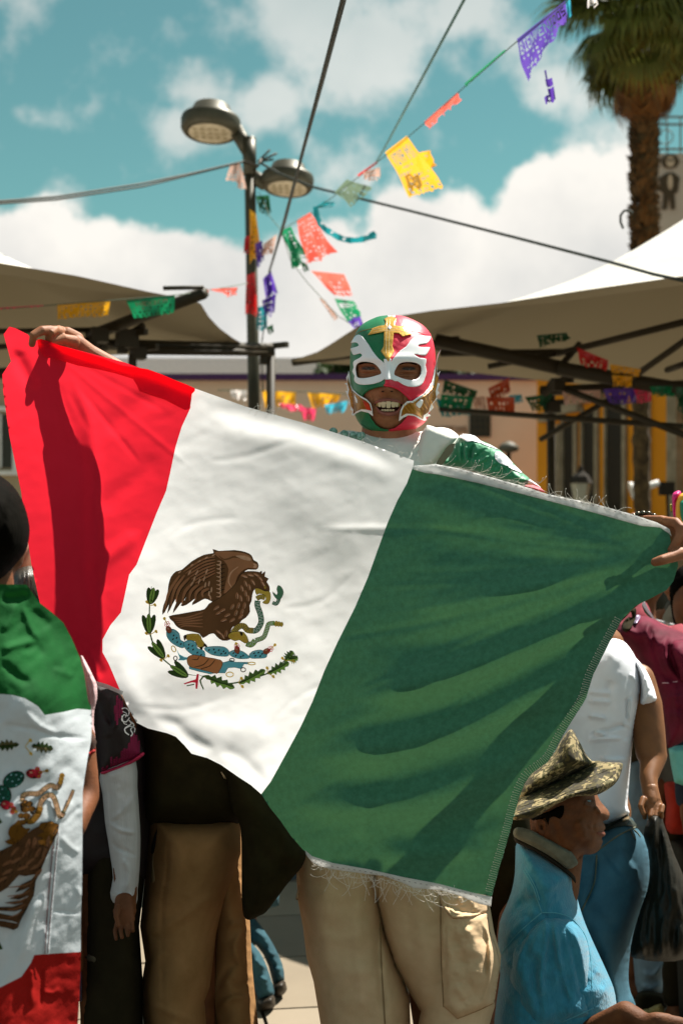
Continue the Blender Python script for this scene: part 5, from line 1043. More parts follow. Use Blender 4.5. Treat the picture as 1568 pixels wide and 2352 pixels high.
def lip(pts, rr_, offs):
    bb = MB(); q = cr(pts, False, 5); v2 = np.array(z3(*q)); D = headD(v2, 12, -.004, SK); rr_ = np.interp(np.linspace(0, 1, len(q)), np.linspace(0, 1, len(rr_)), rr_)
    bb.tube([P(x, y, d-offs) for (x, y), d in zip(v2, D)], [max(.0004, k) for k in rr_], 10, ry=[max(.0004, k*1.1) for k in rr_], side=(0, 0, 1)); return bb.build('lip', m_lip, body)
lip([(572, 990), (610, 968), (660, 955), (705, 951), (755, 955), (805, 968), (845, 990)], [.001, .0024, .003, .0032, .003, .0024, .001], .0015)
lip([(590, 1018), (625, 1062), (665, 1082), (712, 1088), (765, 1080), (806, 1058), (832, 1016)], [.001, .0034, .0042, .0045, .0042, .0034, .001], .001)
xs = [592, 616, 645, 692, 740, 776, 804, 828]; ws = [26, 32, 42, 48, 44, 34, 28, 22]
for i, (x, w) in enumerate(zip((600, 626, 662, 710, 757, 790, 816), (24, 30, 44, 48, 42, 30, 22))):
    y0 = 966+abs(x-708)*.11; y1 = 1031-abs(x-708)*.12
    patch3('tooth', [(x-w*.46, y0), (x+w*.46, y0), (x+w*.47, (y0+y1)/2), (x+w*.38, y1-3), (x, y1), (x-w*.38, y1-3), (x-w*.47, (y0+y1)/2)], m_gold if i in (0, 6) else m_tooth, -.0085+.004*(1-abs(x-708)/130), body, th=.003, step=1.6)
for x in (652, 678, 704, 730, 756): patch3('tooth', [(x-11, 1043), (x+11, 1043), (x+10, 1062), (x-10, 1062)], m_tooth, -.010, body, th=.002, step=1.6)
for x in (656, 742): patch3('nostril', ell(x, 872, 14, 7), mat('nostril', lin(50, 24, 16)), .0002, body, th=.0003, step=1.2, cur=1, fn=lambda V: headD(V, 12, -.0048, SK))
# mask
mk = dict(rough=0.42, spec=0.5, bump=0.15, bscale=120, coat=0.04)
m_mg = mat('mask_green', lin(16, 122, 72), col2=lin(12, 104, 60), nscale=12, **mk); m_mr = mat('mask_red', lin(234, 28, 66), col2=lin(218, 22, 56), nscale=12, **mk)
m_vin = mat('white_vinyl', lin(250, 249, 250), 0.28, lin(246, 245, 246), 10, 0.1, 60, spec=0.5, coat=0.3)
m_goldv = mat('gold_vinyl', lin(244, 190, 90), 0.3, lin(206, 150, 56), 60, 0.4, 90, metal=0.45, coat=0.4); m_goldd = mat('gold_scale_vinyl', lin(190, 132, 34), 0.28, lin(120, 76, 14), 26, 0.7, 60, metal=0.5, coat=0.4)
mask = mesh('mask', *[[], []], m_mg, man) if False else None
so_ = grow(OUT, -9); SO = [tuple(p) for p in so_]
seam_up = [(742, 155), (744, 250), (735, 400), (720, 500), (700, 600), (680, 760), (672, 822)]
mouthL = [(600, 836), (520, 864), (470, 900), (460, 920), (478, 960), (500, 1010), (520, 1075), (552, 1140), (590, 1192), (640, 1226), (710, 1240)]
mouthR = [(745, 834), (820, 868), (885, 925), (915, 970), (905, 1050), (880, 1120), (830, 1180), (770, 1222), (710, 1240)]
Lo = [p for p in SO if p[0] < 728 and not (p[1] > 1200 and p[0] > 712)]; Ro = [p for p in SO if p[0] > 728 or (p[1] > 1200 and p[0] > 712)]
Lo = sorted(Lo, key=lambda p: -np.mod(math.atan2(p[1]-HC[1], p[0]-HC[0])+1.575, 2*math.pi)); Ro = sorted(Ro, key=lambda p: np.mod(math.atan2(p[1]-HC[1], p[0]-HC[0])+1.62, 2*math.pi))
gl_ = [(742, 152)]+Lo+[(712, 1280)]+mouthL[::-1]+[(672, 822)]+seam_up[::-1][1:-1]
rd_ = [(742, 152)]+Ro+[(712, 1280)]+mouthR[::-1]+[(672, 822)]+seam_up[::-1][1:-1]
MSK = [(690, 835, 120, 16, .004)]
fnm = lambda V: headD(V, 0, 0, MSK)-0.0004*fbm(np.stack([V[:, 0]/9, V[:, 1]/9, np.zeros(len(V))], 1), 2)
mask = mesh('mask_green_half', *sheet(z3(*gl_), fnm, holes=[z3(*EL)], step=2.4, thick=.0012), m_mg, man)
mr = mesh('mask_red_half', *sheet(z3(*rd_), fnm, holes=[z3(*ER)], step=2.4, thick=.0012), m_mr, man)
for col, pr, par in ((m_mg, lambda a: math.cos(a) < -.03, mask), (m_mr, lambda a: math.cos(a) >= -.03, mr)):
    v, f = polar_head(0, math.asin(.965), 2.6, pred=pr, m=26); mesh('back_panel', v, f, col, par)
# piping round the mouth edge and seams
def piping(pts, r, m, parent, name='piping', off=.0012):
    bb = MB(); v2 = np.array(z3(*cr(pts, False, 4))); D = headD(v2, 0, off, MSK); bb.tube([P(x, y, d) for (x, y), d in zip(v2, D)], r, 8); return bb.build(name, m, parent)
piping([(672, 812), (600, 824), (520, 852), (470, 893), (458, 916)], .0026, m_mg, mask); piping([(672, 812), (745, 822), (820, 856), (885, 912), (922, 950)], .0026, m_mr, mr)
piping([(392, 330), (440, 300), (500, 282), (560, 268)], .0007, m_goldd, mask, 'seam'); piping([(930, 292), (1000, 305), (1050, 325), (1112, 318)], .0007, m_mr, mr, 'seam')
piping([(450, 1180), (520, 1230), (600, 1262), (712, 1270)], .0006, m_black, mask, 'seam')
LT = [(668, 600), (620, 560), (562, 490), (522, 425), (480, 370), (440, 330), (400, 335), (370, 372), (350, 407), (385, 402), (412, 408), (425, 432), (395, 446), (347, 462), (358, 496), (375, 522), (410, 515), (440, 508), (457, 526), (430, 552), (390, 572), (370, 600), (377, 640), (363, 680), (385, 722), (380, 760), (400, 790), (440, 806), (520, 806), (600, 790), (674, 752), (674, 680)]
RT = [(733, 600), (770, 540), (820, 482), (880, 440), (915, 390), (950, 357), (1010, 335), (1060, 340), (1117, 346), (1105, 380), (1075, 412), (1030, 416), (998, 428), (1000, 444), (1060, 448), (1107, 450), (1090, 492), (1060, 526), (1000, 520), (956, 518), (1010, 550), (1072, 560), (1064, 620), (1076, 680), (1060, 740), (1040, 790), (1000, 820), (930, 828), (860, 812), (800, 775), (737, 755)]
patch3('eye_trim', LT, m_vin, .0016, mask, holes=[[tuple(p) for p in grow(EL, 1)]], cur=2); patch3('eye_trim', RT, m_vin, .0016, mr, holes=[[tuple(p) for p in grow(ER, 1)]], cur=2)
patch3('nose_strip', [(666, 560), (736, 560), (742, 758), (675, 758)], m_vin, .0026, mask, cur=1)
patch3('crown_tab', [(703, 141), (738, 146), (777, 141), (772, 162), (705, 162)], m_vin, .002, mask, cur=1)
cross = [(705, 155), (745, 150), (788, 175), (775, 205), (768, 238), (830, 248), (865, 235), (905, 275), (935, 327), (890, 335), (850, 350), (810, 316), (760, 310), (752, 400), (748, 440), (765, 490), (737, 532), (710, 588), (672, 535), (638, 485), (664, 440), (668, 300), (610, 312), (560, 322), (513, 331), (560, 265), (620, 243), (672, 238), (684, 205), (668, 178)]
cr_o = patch3('gold_cross', cross, m_goldv, .0032, mask, cur=1, th=.0016)
patch3('cross_gem', [(720, 235), (742, 258), (722, 282), (700, 260)], m_vin, .0046, cr_o, cur=1)
for x in (695, 722): piping([(x, 180), (x-3, 300), (x-8, 430), (x-8, 520)], .0005, m_tooth, cr_o, 'stitching', .0045)
for y in (270, 292): piping([(560, y+14), (640, y), (800, y), (900, y+18)], .0005, m_tooth, cr_o, 'stitching', .0045)
RFw = [(1212, 465), (1178, 520), (1166, 580), (1152, 650), (1140, 720), (1120, 790), (1085, 850), (1040, 897), (985, 928), (940, 962), (890, 965), (850, 1000), (825, 1050), (815, 1100), (808, 1158), (850, 1125), (900, 1100), (960, 1108), (1010, 1138), (1050, 1152), (1078, 1148), (1068, 1118), (1117, 1104), (1090, 1082), (1145, 1022), (1133, 990), (1177, 940), (1168, 918), (1197, 885), (1180, 860), (1202, 798), (1180, 790), (1182, 740), (1206, 675), (1176, 700), (1172, 600), (1180, 555)]
RFg = [(1168, 590), (1162, 700), (1146, 800), (1110, 862), (1055, 912), (1000, 942), (948, 980), (900, 984), (862, 1012), (842, 1050), (830, 1112), (880, 1084), (940, 1088), (1000, 1112), (1040, 1142), (1048, 1100), (1090, 1072), (1118, 1000), (1168, 930), (1160, 870), (1190, 738), (1172, 700)]
LFw = [(328, 668), (343, 720), (345, 800), (368, 850), (420, 898), (450, 918), (500, 945), (540, 985), (556, 1040), (562, 1110), (520, 1077), (450, 1060), (400, 1082), (375, 1106), (358, 1096), (365, 1062), (346, 1046), (350, 1015), (328, 990), (335, 950), (318, 915), (298, 862), (318, 870), (314, 812), (290, 796), (320, 785), (306, 740), (324, 702)]
LFg = [(322, 735), (340, 800), (362, 862), (410, 903), (450, 935), (500, 960), (530, 992), (548, 1057), (500, 1045), (450, 1042), (400, 1064), (372, 1090), (374, 1045), (350, 1010), (342, 950), (326, 900), (334, 850), (318, 800)]
a = patch3('cheek_flame', RFw, m_vin, .004, mr, cur=1, th=.0018); patch3('gold_inset', RFg, m_goldd, .0058, a, cur=1); patch3('white_leaf', [(972, 992), (1018, 950), (1042, 962), (1030, 1000), (1010, 1032), (985, 1018)], m_vin, .0072, a)
c = patch3('cheek_flame', LFw, m_vin, .004, mask, cur=1, th=.0018); patch3('gold_inset', LFg, m_goldd, .0058, c, cur=1); patch3('red_inset', [(458, 948), (520, 985), (548, 1055), (500, 1046), (478, 1000)], mat('red_scale_vinyl', lin(214, 60, 24), 0.3, lin(170, 40, 16), 30, .5, 60), .007, c, cur=1)
patch3('white_leaf', [(384, 908), (412, 950), (412, 986), (392, 965)], m_vin, .0072, c)
for k in range(9): x = 850+k*34; piping([(x, 990-k*8 if k < 6 else 950-k*6), (x+60, 1070-k*6)], .0005, m_goldv, a, 'scale_line', .0066)
# clothes
m_shirt = mat('cream_shirt', lin(236, 234, 224), 0.85, None, 8, 0.2, 300); m_satin = mat('green_satin', lin(52, 148, 104), 0.5, lin(36, 126, 84), 8, 0.15, 200, sheen=.3)
zs = lambda *p: Z(1550, 1550, 3.136, *p)
b = MB(); b.capsule([P(895, 1110, 3.03), P(895, 1300, 3.03), P(897, 1600, 3.02), P(900, 1950, 2.98)], [.195, .205, .19, .18], 24, ry=[.115, .14, .135, .135], side=(1, 0, 0))
b.capsule([P(800, 1040, 3.04), P(900, 1075, 3.05), P(1010, 1035, 3.04)], [.05, .06, .052], 14)
shirt = b.union('shirt', m_shirt, man, .008, 3, disp=lambda co: .006*fbm(co*14, 3)*(co[:, 2] < 1.5))
sv = zs((-80, 360), (-30, 120), (40, 20), (90, 30), (250, 90), (390, 165), (330, 240), (240, 330), (150, 460), (60, 520), (-80, 520)); mesh('waistcoat', *inflate(sv, 2.945, .016, 14, 4, nz=.002, ns=30, back=.06), m_shirt, man)
for pl in (zs((-260, 330), (-160, 300), (-60, 240), (0, 130), (40, 90), (30, 200), (-60, 350), (-130, 430)), Z(1150, 1100, 2.6133, (425, 1262), (450, 1255), (480, 1345), (470, 1400), (410, 1380))): mesh('collar', *inflate(pl, 2.945, .006, 8, 3, back=.01), m_vin if False else m_shirt, man)
# left sleeve (viewer's right)
slv = zs((390, 170), (430, 130), (490, 122), (590, 145), (650, 195), (760, 240), (880, 310), (960, 380), (1040, 470), (1140, 572), (1200, 620), (1225, 650), (1190, 700), (1100, 725), (950, 690), (800, 640), (600, 560), (420, 520), (250, 500), (180, 460), (200, 420), (290, 370), (340, 260))
rs = [(zs((430, 210), (420, 320), (430, 450)), 3, .010), (zs((500, 230), (480, 340), (520, 460)), 4, .010), (zs((590, 230), (545, 330), (560, 440)), 4, -.010), (zs((620, 330), (560, 400), (590, 500)), 4, .010), (zs((760, 370), (640, 450), (620, 520)), 4, .009), (zs((850, 440), (740, 510), (700, 570)), 5, .008), (zs((360, 250), (330, 350), (340, 430)), 4, .008), (zs((800, 300), (700, 300), (600, 400)), 4, -.005), (zs((950, 500), (900, 560), (880, 620)), 5, -.006)]
sleeve = mesh('sleeve', *inflate(slv, 0, .055, 26, 2.2, Df=lambda V: np.interp(V[:, 0], [1060, 1240], [2.97, 2.84]), rs=rs, nz=.0025, ns=10, back=.05), m_satin, man)
fs = on_mesh(sleeve, .002)
for pl in (zs((400, 165), (430, 128), (490, 122), (590, 145), (650, 195), (700, 225), (640, 225), (560, 205), (500, 215), (440, 175)), zs((640, 220), (760, 242), (870, 310), (800, 285), (700, 250)), zs((815, 350), (850, 318), (900, 335), (960, 382), (1025, 460), (1000, 478), (950, 490), (860, 450), (820, 400)), zs((990, 482), (1040, 478), (1130, 565), (1110, 570), (970, 505))): mesh('sleeve_patch', *sheet(cr(pl, True, 2), fs, step=2, thick=.001), m_vin, sleeve)
mesh('cuff', *inflate(zs((1110, 720), (1180, 700), (1260, 710), (1340, 740), (1400, 790), (1300, 790), (1180, 760)), 2.84, .03, 8, 2, back=.03), mat('red_cuff', lin(206, 90, 100), .7), man)
mesh('cuff_trim', *inflate(zs((1140, 620), (1220, 640), (1300, 695), (1362, 750), (1330, 745), (1220, 690), (1150, 660)), 2.86, .03, 6, 2, back=.03), m_vin, man)
# bracelet, mesh strap, scaly green beads on the far shoulder
b = MB(); pr = [Z(2200, 1800, 5.2267, (x, y))[0] for x, y in ((610, 440), (700, 405), (800, 392), (900, 400), (1000, 440))]
for i, (x, y) in enumerate(pr): b.ball(P(x, y+2, 2.525), (.006, .006, .004), 8)
b.tube([P(x, y+4, 2.53) for x, y in pr], .003, 6); tag(b.build('bracelet', mat('dark_metal', lin(90, 84, 70), .25, metal=.8)), 'dark metal bracelet on the wrist at the right corner of the flag', 'bracelet')
strap = Z(1550, 1550, 3.136, (345, 232), (360, 240), (330, 330), (260, 420), (210, 478), (145, 470), (180, 400), (240, 310), (290, 250)); so2 = mesh('shoulder_strap', *sheet(cr(strap, True, 2), lambda V: np.full(len(V), 2.905), step=2, thick=.004), mat('mesh_strap', lin(128, 120, 96), .8), man)
b = MB()
for k in range(9):
    a0 = zs((150+k*24, 455-k*22), (215+k*16, 470-k*26)); b.tube([P(*a0[0], 2.902), P(*a0[1], 2.902)], .0012, 4)
    a0 = zs((150+k*24, 465-k*24), (175+k*20, 490-k*30)); b.tube([P(*a0[0], 2.902), P(*a0[1], 2.902)], .0012, 4)
b.build('strap_webbing', mat('dark_webbing', lin(60, 56, 44)), so2)
zb = lambda x, y, D: P(*Z(850, 1350, 3.136, (x, y))[0], D)
m_bead = mat('scaly_bead', lin(150, 190, 176), 0.35, lin(60, 110, 90), 240, .5, 200, spec=.6)
for x, y, r_ in ((1160, 725, 50), (1285, 752, 48), (1385, 768, 44), (1450, 780, 52), (1490, 765, 40)): b = MB(); b.ball(zb(x, y, 2.93), r_*2.93/F/5.0, 14); b.build('shoulder_bead', m_bead, man)
# khaki cargo trousers
m_kh = mat('khaki', lin(210, 180, 144), 0.88, lin(196, 166, 130), 14, 0.3, 500)
Lg = [(700, 1880), (684, 1940), (680, 1991), (684, 2067), (696, 2131), (704, 2199), (720, 2255), (736, 2352), (752, 2600), (775, 2920), (925, 2920), (935, 2600), (942, 2352), (940, 2290), (925, 2245), (908, 2205), (884, 2139), (872, 2059), (880, 1880)]
Rg = [(850, 1880), (852, 2040), (866, 2080), (884, 2150), (908, 2222), (938, 2275), (966, 2322), (960, 2352), (965, 2600), (975, 2920), (1110, 2920), (1118, 2600), (1124, 2352), (1136, 2310), (1136, 2279), (1148, 2225), (1150, 2195), (1134, 2139), (1124, 2080), (1120, 1980), (1110, 1880)]
v1, f1 = inflate(Lg, 2.86, .11, 85, 6, rs=[([(872, 2060), (868, 2180), (884, 2352)], 9, -.010), ([(700, 2140), (800, 2160), (860, 2100)], 20, .006), ([(735, 2300), (800, 2240), (870, 2230)], 16, .006), ([(760, 2010), (740, 2120), (760, 2260)], 22, .006), ([(830, 2010), (824, 2200), (840, 2352)], 14, .005)], nz=.006, ns=70, back=.14)
v2, f2 = inflate(Rg, 2.845, .12, 85, 6, rs=[([(884, 2080), (905, 2200), (960, 2300)], 12, .008), ([(900, 2030), (990, 2080), (1030, 2200)], 26, .006), ([(980, 2352), (1010, 2260), (1012, 2160)], 16, -.007), ([(930, 2030), (940, 2120), (960, 2240)], 14, -.005)], nz=.006, ns=70, back=.14, seed=4)
b = MB(); b.add(v1, f1); b.add(v2, f2); kh = b.build('trousers', m_kh, man)
kf = on_mesh(kh, .0)
z4 = lambda *p: Z(900, 2900, 1.568, *p)
pk = z4((1120, 640), (1118, 800), (1122, 1000), (1132, 1230), (1175, 1270), (1215, 1305), (1330, 1260), (1425, 1215), (1436, 1150), (1458, 1000), (1440, 900), (1400, 800), (1385, 700), (1240, 690))
pm_, pf_ = inflate(pk, 0, .022, 22, 3.2, Df=lambda V: kf(V)-.002, back=.002, rs=[(z4((1150, 720), (1140, 1000), (1150, 1220)), 4, -.006), (z4((1340, 720), (1395, 850), (1400, 1050), (1380, 1150), (1330, 1250)), 5, .012), (z4((1360, 760), (1380, 900), (1370, 1080)), 5, -.008), (z4((1250, 760), (1320, 870), (1290, 960)), 12, .010), (z4((1180, 780), (1250, 1000), (1320, 1180)), 14, -.006), (z4((1200, 1100), (1260, 1200)), 10, .006)], nz=.004, ns=26)
pocket = mesh('cargo_pocket', pm_, pf_, m_kh, kh); pf2 = on_mesh([kh, pocket], .003)
fl_ = z4((1112, 560), (1118, 640), (1150, 690), (1190, 730), (1280, 722), (1340, 705), (1392, 682), (1390, 640), (1300, 600), (1200, 565))
flap = mesh('pocket_flap', *inflate(fl_, 0, .010, 8, 2.6, Df=lambda V: pf2(V)-.002, back=.001, rs=[(z4((1140, 600), (1160, 670), (1200, 705), (1290, 700), (1380, 670)), 2.5, -.004), (z4((1220, 600), (1250, 650)), 6, .005), (z4((1300, 620), (1320, 680)), 6, .004)], nz=.002, ns=14), m_kh, kh)
mesh('cargo_pocket', *inflate(z4((292, 425), (312, 450), (318, 520), (300, 622), (286, 620), (300, 540), (292, 470)), 0, .02, 6, 3, Df=lambda V: np.full(len(V), 2.84), back=.02), m_kh, kh)
b = MB()
for L in ([(868, 2040), (872, 2120), (876, 2220), (884, 2352)], z4((1117, 620), (1118, 800), (1122, 1000), (1134, 1235)), z4((855, 980), (930, 1130), (1000, 1250))):
    q = np.array(cr(L, False, 5)); D = on_mesh([kh, pocket])(q); b.tube([P(x, y, d-.0006) for (x, y), d in zip(q, D)], .0013, 5)
b.build('seam', mat('khaki_seam', lin(150, 124, 90)), kh)
b = MB(); shoe(b, P(850, 2900, 2.93).x, 2.98); b.build('shoe', m_black, man); b = MB(); shoe(b, P(1040, 2900, 2.93).x, 2.98); b.build('shoe', m_black, man)
# ================================================================ the other people (all stand or sit round the flag)
z5 = lambda *p: Z(1750, 2100, 2.0907, *p)
z6 = lambda *p: Z(1750, 2900, 2.0907, *p)
zE = lambda *p: Z(0, 2500, 1.568, *p)
zC = lambda *p: Z(0, 2600, 2.139, *p)
zR = lambda *p: Z(0, 1700, 2.94, *p)
zW = lambda *p: Z(2150, 2150, 3.36, *p)
# ---- person wearing a flag as a cape, far left
cx = Wd(-62, 2.12)
m_jb0 = mat('dark_tshirt', lin(48, 40, 34), .9); m_navy = mat('navy_cloth', lin(44, 50, 62), .9); m_grey0 = mat('grey_cloth', lin(96, 92, 82), .9)
p1 = person(cx, 2.12, 'black haired person seen from behind at the left edge wrapped in a flag')
b = MB(); std(b, cx, 2.24, 1.60, .8, arms=False, head=False); b.ball(P(-70, 1225, 2.15), (.068, .07, .085), 20); b.tube([P(-50, 1400, 2.13), P(-55, 1260, 2.13)], .055, 14)
b.ball(P(48, 1262, 2.15), (.006, .018, .03), 12); b.ball(P(52, 1250, 2.15), (.008, .016, .018), 12)
b.capsule([P(60, 1500, 2.22), P(178, 1700, 2.22), P(196, 1830, 2.20), P(170, 1900, 2.14), P(80, 1900, 2.12)], [.04, .030, .024, .022, .02], 12)
b.union('body', m_skin3, p1, .007, 3)
hp = cr([(-210, 1210), (-190, 1130), (-120, 1082), (-40, 1076), (20, 1106), (52, 1150), (68, 1205), (66, 1246), (56, 1272), (40, 1292), (28, 1306), (8, 1330), (-30, 1350), (-100, 1350), (-170, 1310)], True, 4)
hv_, hf_ = inflate(hp, 2.12, .11, 110, 5, nz=.004, ns=26, aniso=(1, .4), back=.10); mesh('hair', hv_, hf_, m_hair, p1)
mesh('sleeve', *inflate(zE((505, 250), (540, 300), (556, 340), (545, 390), (520, 420), (490, 420), (470, 300)), 2.2, .03, 14, 3, back=.03), mat('dark_red_sleeve', lin(60, 34, 24)), p1)
mesh('sleeve_band', *inflate(zE((490, 400), (520, 396), (551, 372), (549, 400), (520, 420), (488, 424)), 2.17, .02, 5, 2.5, back=.03), mat('red_band', lin(150, 20, 20)), p1)
cape = thing('flag', (cx, 2.05, 0), 'flag worn upside down as a cape by the person at the left edge', 'flag')
m_cg = mat('cape_green', lin(22, 92, 40), 0.8, lin(16, 76, 32), 16, 0.15, 300, trans=.12, tcol=lin(20, 80, 20), spec=.12); m_cw = mat('cape_white', lin(214, 220, 224), 0.8, lin(204, 210, 214), 6, 0.15, 300, trans=.2, spec=.12); m_cr = mat('cape_red', lin(168, 26, 20), 0.8, lin(150, 20, 16), 8, 0.15, 300, trans=.14, spec=.12)
Dc0 = rbf([(-340, 1450, 2.14), (-350, 1900, 2.10), (-350, 2400, 2.08), (-100, 1400, 2.00), (0, 1350, 2.02), (60, 1345, 2.04), (92, 1385, 2.07), (150, 1455, 2.11), (186, 1510, 2.13), (214, 1640, 2.12), (205, 1750, 2.09), (190, 1900, 2.06), (186, 2150, 2.05), (180, 2400, 2.04), (0, 1500, 1.98), (0, 1700, 1.97), (0, 2000, 1.96), (0, 2400, 1.95), (110, 1600, 2.01), (110, 1900, 2.0), (-100, 2000, 1.95), (100, 2300, 2.0)])
CF = [(zR((0, 1450), (200, 1440), (320, 1380)), 10, -.012), (zR((240, 1500), (330, 1750), (440, 1910)), 7, .010), (zR((180, 1480), (100, 1700), (0, 1800)), 10, .008), (zR((0, 2010), (200, 1940), (400, 1900)), 8, .010), (zR((230, 2030), (400, 1960), (470, 2100)), 8, -.006), (zR((500, 1700), (520, 1900), (700, 2200)), 16, .008), (zR((0, 2100), (200, 2300), (360, 2352)), 10, -.010), (zR((560, 2200), (700, 2250), (820, 2290)), 8, .008), (zR((330, 1560), (560, 1760)), 10, -.008),
      (zC((0, 110), (260, 150), (420, 200), (715, 224)), 5, -.006), (zC((190, 0), (300, 120), (460, 190)), 8, .006), (zC((620, 200), (440, 420), (380, 600)), 12, .004), (zC((470, 900), (360, 1160), (290, 1330)), 7, .012), (zC((560, 700), (520, 830), (470, 880)), 6, .006), (zC((640, 740), (480, 900)), 5, -.004), (zC((400, 1570), (635, 1590)), 3, -.004), (zC((600, 1380), (640, 1480)), 6, .004), (zC((470, 980), (560, 1080), (640, 1120)), 6, .004),
      (zC((350, 1400), (250, 1640), (150, 1990)), 12, .010), (zC((220, 1550), (100, 1700), (40, 1900)), 14, -.008), (zC((250, 1980), (255, 2352)), 8, .010), (zC((330, 2000), (320, 2352)), 4, -.006), (zC((330, 2200), (420, 2220), (480, 2170)), 5, .005), (zC((100, 1000), (60, 1300)), 16, -.005)]
def Dcape(V):
    V = np.asarray(V, float); return Dc0(V)-.55*ridges(V, CF)-.0026*fbm(np.stack([V[:, 0]/46+V[:, 1]/90, V[:, 1]/60, np.full(len(V), 3.3)], 1), 4)-.002*np.abs(fbm(np.stack([V[:, 0]/70, V[:, 1]/70, np.full(len(V), 8.3)], 1), 2))
ce = [(-340, 1500), (-310, 1430), (-230, 1385), (-140, 1370), (-60, 1345), (0, 1342), (62, 1343), (92, 1385), (118, 1405), (146, 1430), (166, 1468), (184, 1510), (194, 1548), (203, 1610), (209, 1624)]
gb = zC((715, 0), (606, -10), (500, 15), (352, 40), (300, -30), (200, -90), (100, -118), (0, -125)); mesh('green_panel', *sheet(ce+gb+[(-140, 1585), (-345, 1600)], Dcape, step=5), m_cg, cape)
wr = zC((716, 2), (722, 90), (718, 190), (714, 250), (690, 370), (660, 560), (650, 640), (648, 1000), (644, 1400), (636, 1600), (634, 1895)); wb_ = zC((350, 1913), (270, 1920), (245, 1980), (170, 2090), (90, 2130), (0, 2175))
mesh('white_panel', *sheet([(209, 1624)]+wr+wb_+[(-140, 2120), (-350, 2100), (-345, 1600), (-140, 1585)]+gb[::-1], Dcape, step=5), m_cw, cape)
mesh('red_panel', *sheet([wr[-1]]+zC((630, 2100), (618, 2352), (610, 2480))+[(-140, 2430), (-350, 2420), (-350, 2100), (-140, 2120)]+wb_[::-1], Dcape, step=5), m_cr, cape)
hemc = zC((428, 1015), (465, 925), (450, 1150), (412, 1600), (388, 1915), (348, 1913), (380, 1580), (400, 1250)); hm = mesh('side_hem', *sheet(hemc, lambda V: Dcape(V)-.0025, step=3, thick=.001), m_cw, cape)
b = MB()
for L in (zC((418, 1070), (398, 1280), (372, 1600), (356, 1905)), zC((458, 960), (440, 1160), (398, 1600), (376, 1905))): q = np.array(cr(L, False, 8)); b.tube([P(x, y, d-.0036) for (x, y), d in zip(q, Dcape(q))], .0006, 4)
tag(b.build('stitching', mat('red_thread', lin(120, 30, 34)), hm), kind='stuff')
S.clear()
def leafoak(x, y, a, L=130): oak(x, y, a, L, ('olive', 'gdark'))
leafoak(150, 270, 176, 190); leafoak(250, 280, 8, 170); berry(200, 285, [(240, 235), (243, 340)])
S.append(('line', ell(110, 545, 92, 62, -28), 1)); S.append(('tmid', ell(112, 548, 88, 58, -28), 1)); S.append(('tdark', ell(108, 542, 78, 48, -28), 1))
S.append(('line', ell(20, 670, 74, 84, 0), 1)); S.append(('tmid', ell(18, 672, 68, 80, 0), 1)); S.append(('tdark', ell(6, 672, 56, 68), 1))
for x, y in ((90, 510), (130, 510), (60, 545), (100, 560), (150, 545), (130, 590), (20, 620), (0, 660), (30, 690), (0, 730), (170, 520)): S.append(('tealp', ell(x, y, 7, 9, 30, 6), 1)); S.append(('line', ell(x+3, y+8, 5, 7, 30, 6), 1))
for x, y, tx, ty, fx, fy in ((260, 500, 370, 476, 300, 490), (50, 745, 128, 795, 95, 770)):
    S.append(('line', ell(x, y, 56 if x > 100 else 44, 38, 10), 1)); S.append(('red', ell(x, y, 52 if x > 100 else 40, 34, 10), 1)); S.append(('light', ell(x-14, y-10, 12, 8, 10, 8), 1))
    for dx, dy in ((-5, -28), (5, 28), (14, 0)): S.append(('red', ell(fx+dx, fy+dy, 20, 18), 1)); S.append(('ochre', ell(fx+dx, fy+dy, 8, 8), 1))
    S.append(stroke([(fx, fy), (tx, ty)], 9, 'ochre')); S.append(('ochre', ell(tx, ty, 14, 14), 1))
snake([(178, 720), (185, 670), (235, 655), (300, 655), (350, 620), (400, 590), (450, 610), (472, 575)], 36, 'olive', 'light')
for k in range(3): sh('ochre', ell(476+k*6, 565-k*26, 19, 18), 5, 1)
snake([(250, 870), (300, 800), (330, 710), (390, 665), (430, 700), (470, 830), (500, 800)], 38, 'olive', 'light'); snake([(500, 800), (530, 740), (560, 670), (578, 625)], 22, 'olive', 'light')
snake([(190, 860), (250, 872), (300, 820), (320, 760)], 40, 'ochre', 'bronze')
for x, y, r_ in ((190, 740, 34), (230, 735, 32), (250, 775, 32), (200, 780, 36), (170, 830, 30), (210, 830, 34), (180, 880, 30), (200, 720, 24)): S.append(('line', ell(x, y, r_, r_*.72), 1)); S.append(('bronze', ell(x, y, r_-4, r_*.72-4), 1))
S.append(('line', [(232, 790), (274, 800), (262, 825), (240, 815)], 1)); S.append(('line', [(160, 735), (180, 750), (176, 792), (162, 775)], 1))
eb = [(462, 895), (440, 890), (400, 872), (320, 888), (310, 912), (270, 930), (200, 980), (100, 1060), (20, 1100), (-30, 1110), (-30, 1450), (60, 1390), (150, 1290), (200, 1300), (280, 1285), (250, 1330), (170, 1370), (122, 1428), (200, 1400), (240, 1385), (180, 1440), (76, 1480), (150, 1482), (230, 1450), (190, 1490), (38, 1512), (120, 1522), (200, 1510), (100, 1545), (-20, 1545), (-20, 1570), (120, 1575), (180, 1560), (120, 1620), (-20, 1590), (-20, 1632), (100, 1650), (155, 1680), (-20, 1645), (-20, 1690), (60, 1705), (108, 1722), (140, 1705), (165, 1640), (205, 1570), (265, 1450), (280, 1340), (330, 1230), (385, 1100), (425, 1020), (455, 960)]
sh('dark', eb, 6, 1)
sh('bronze', [(150, 860), (120, 890), (80, 920), (68, 970), (84, 1010), (42, 1030), (100, 1056), (180, 1000), (240, 930), (200, 930), (170, 900)], 4, 2)
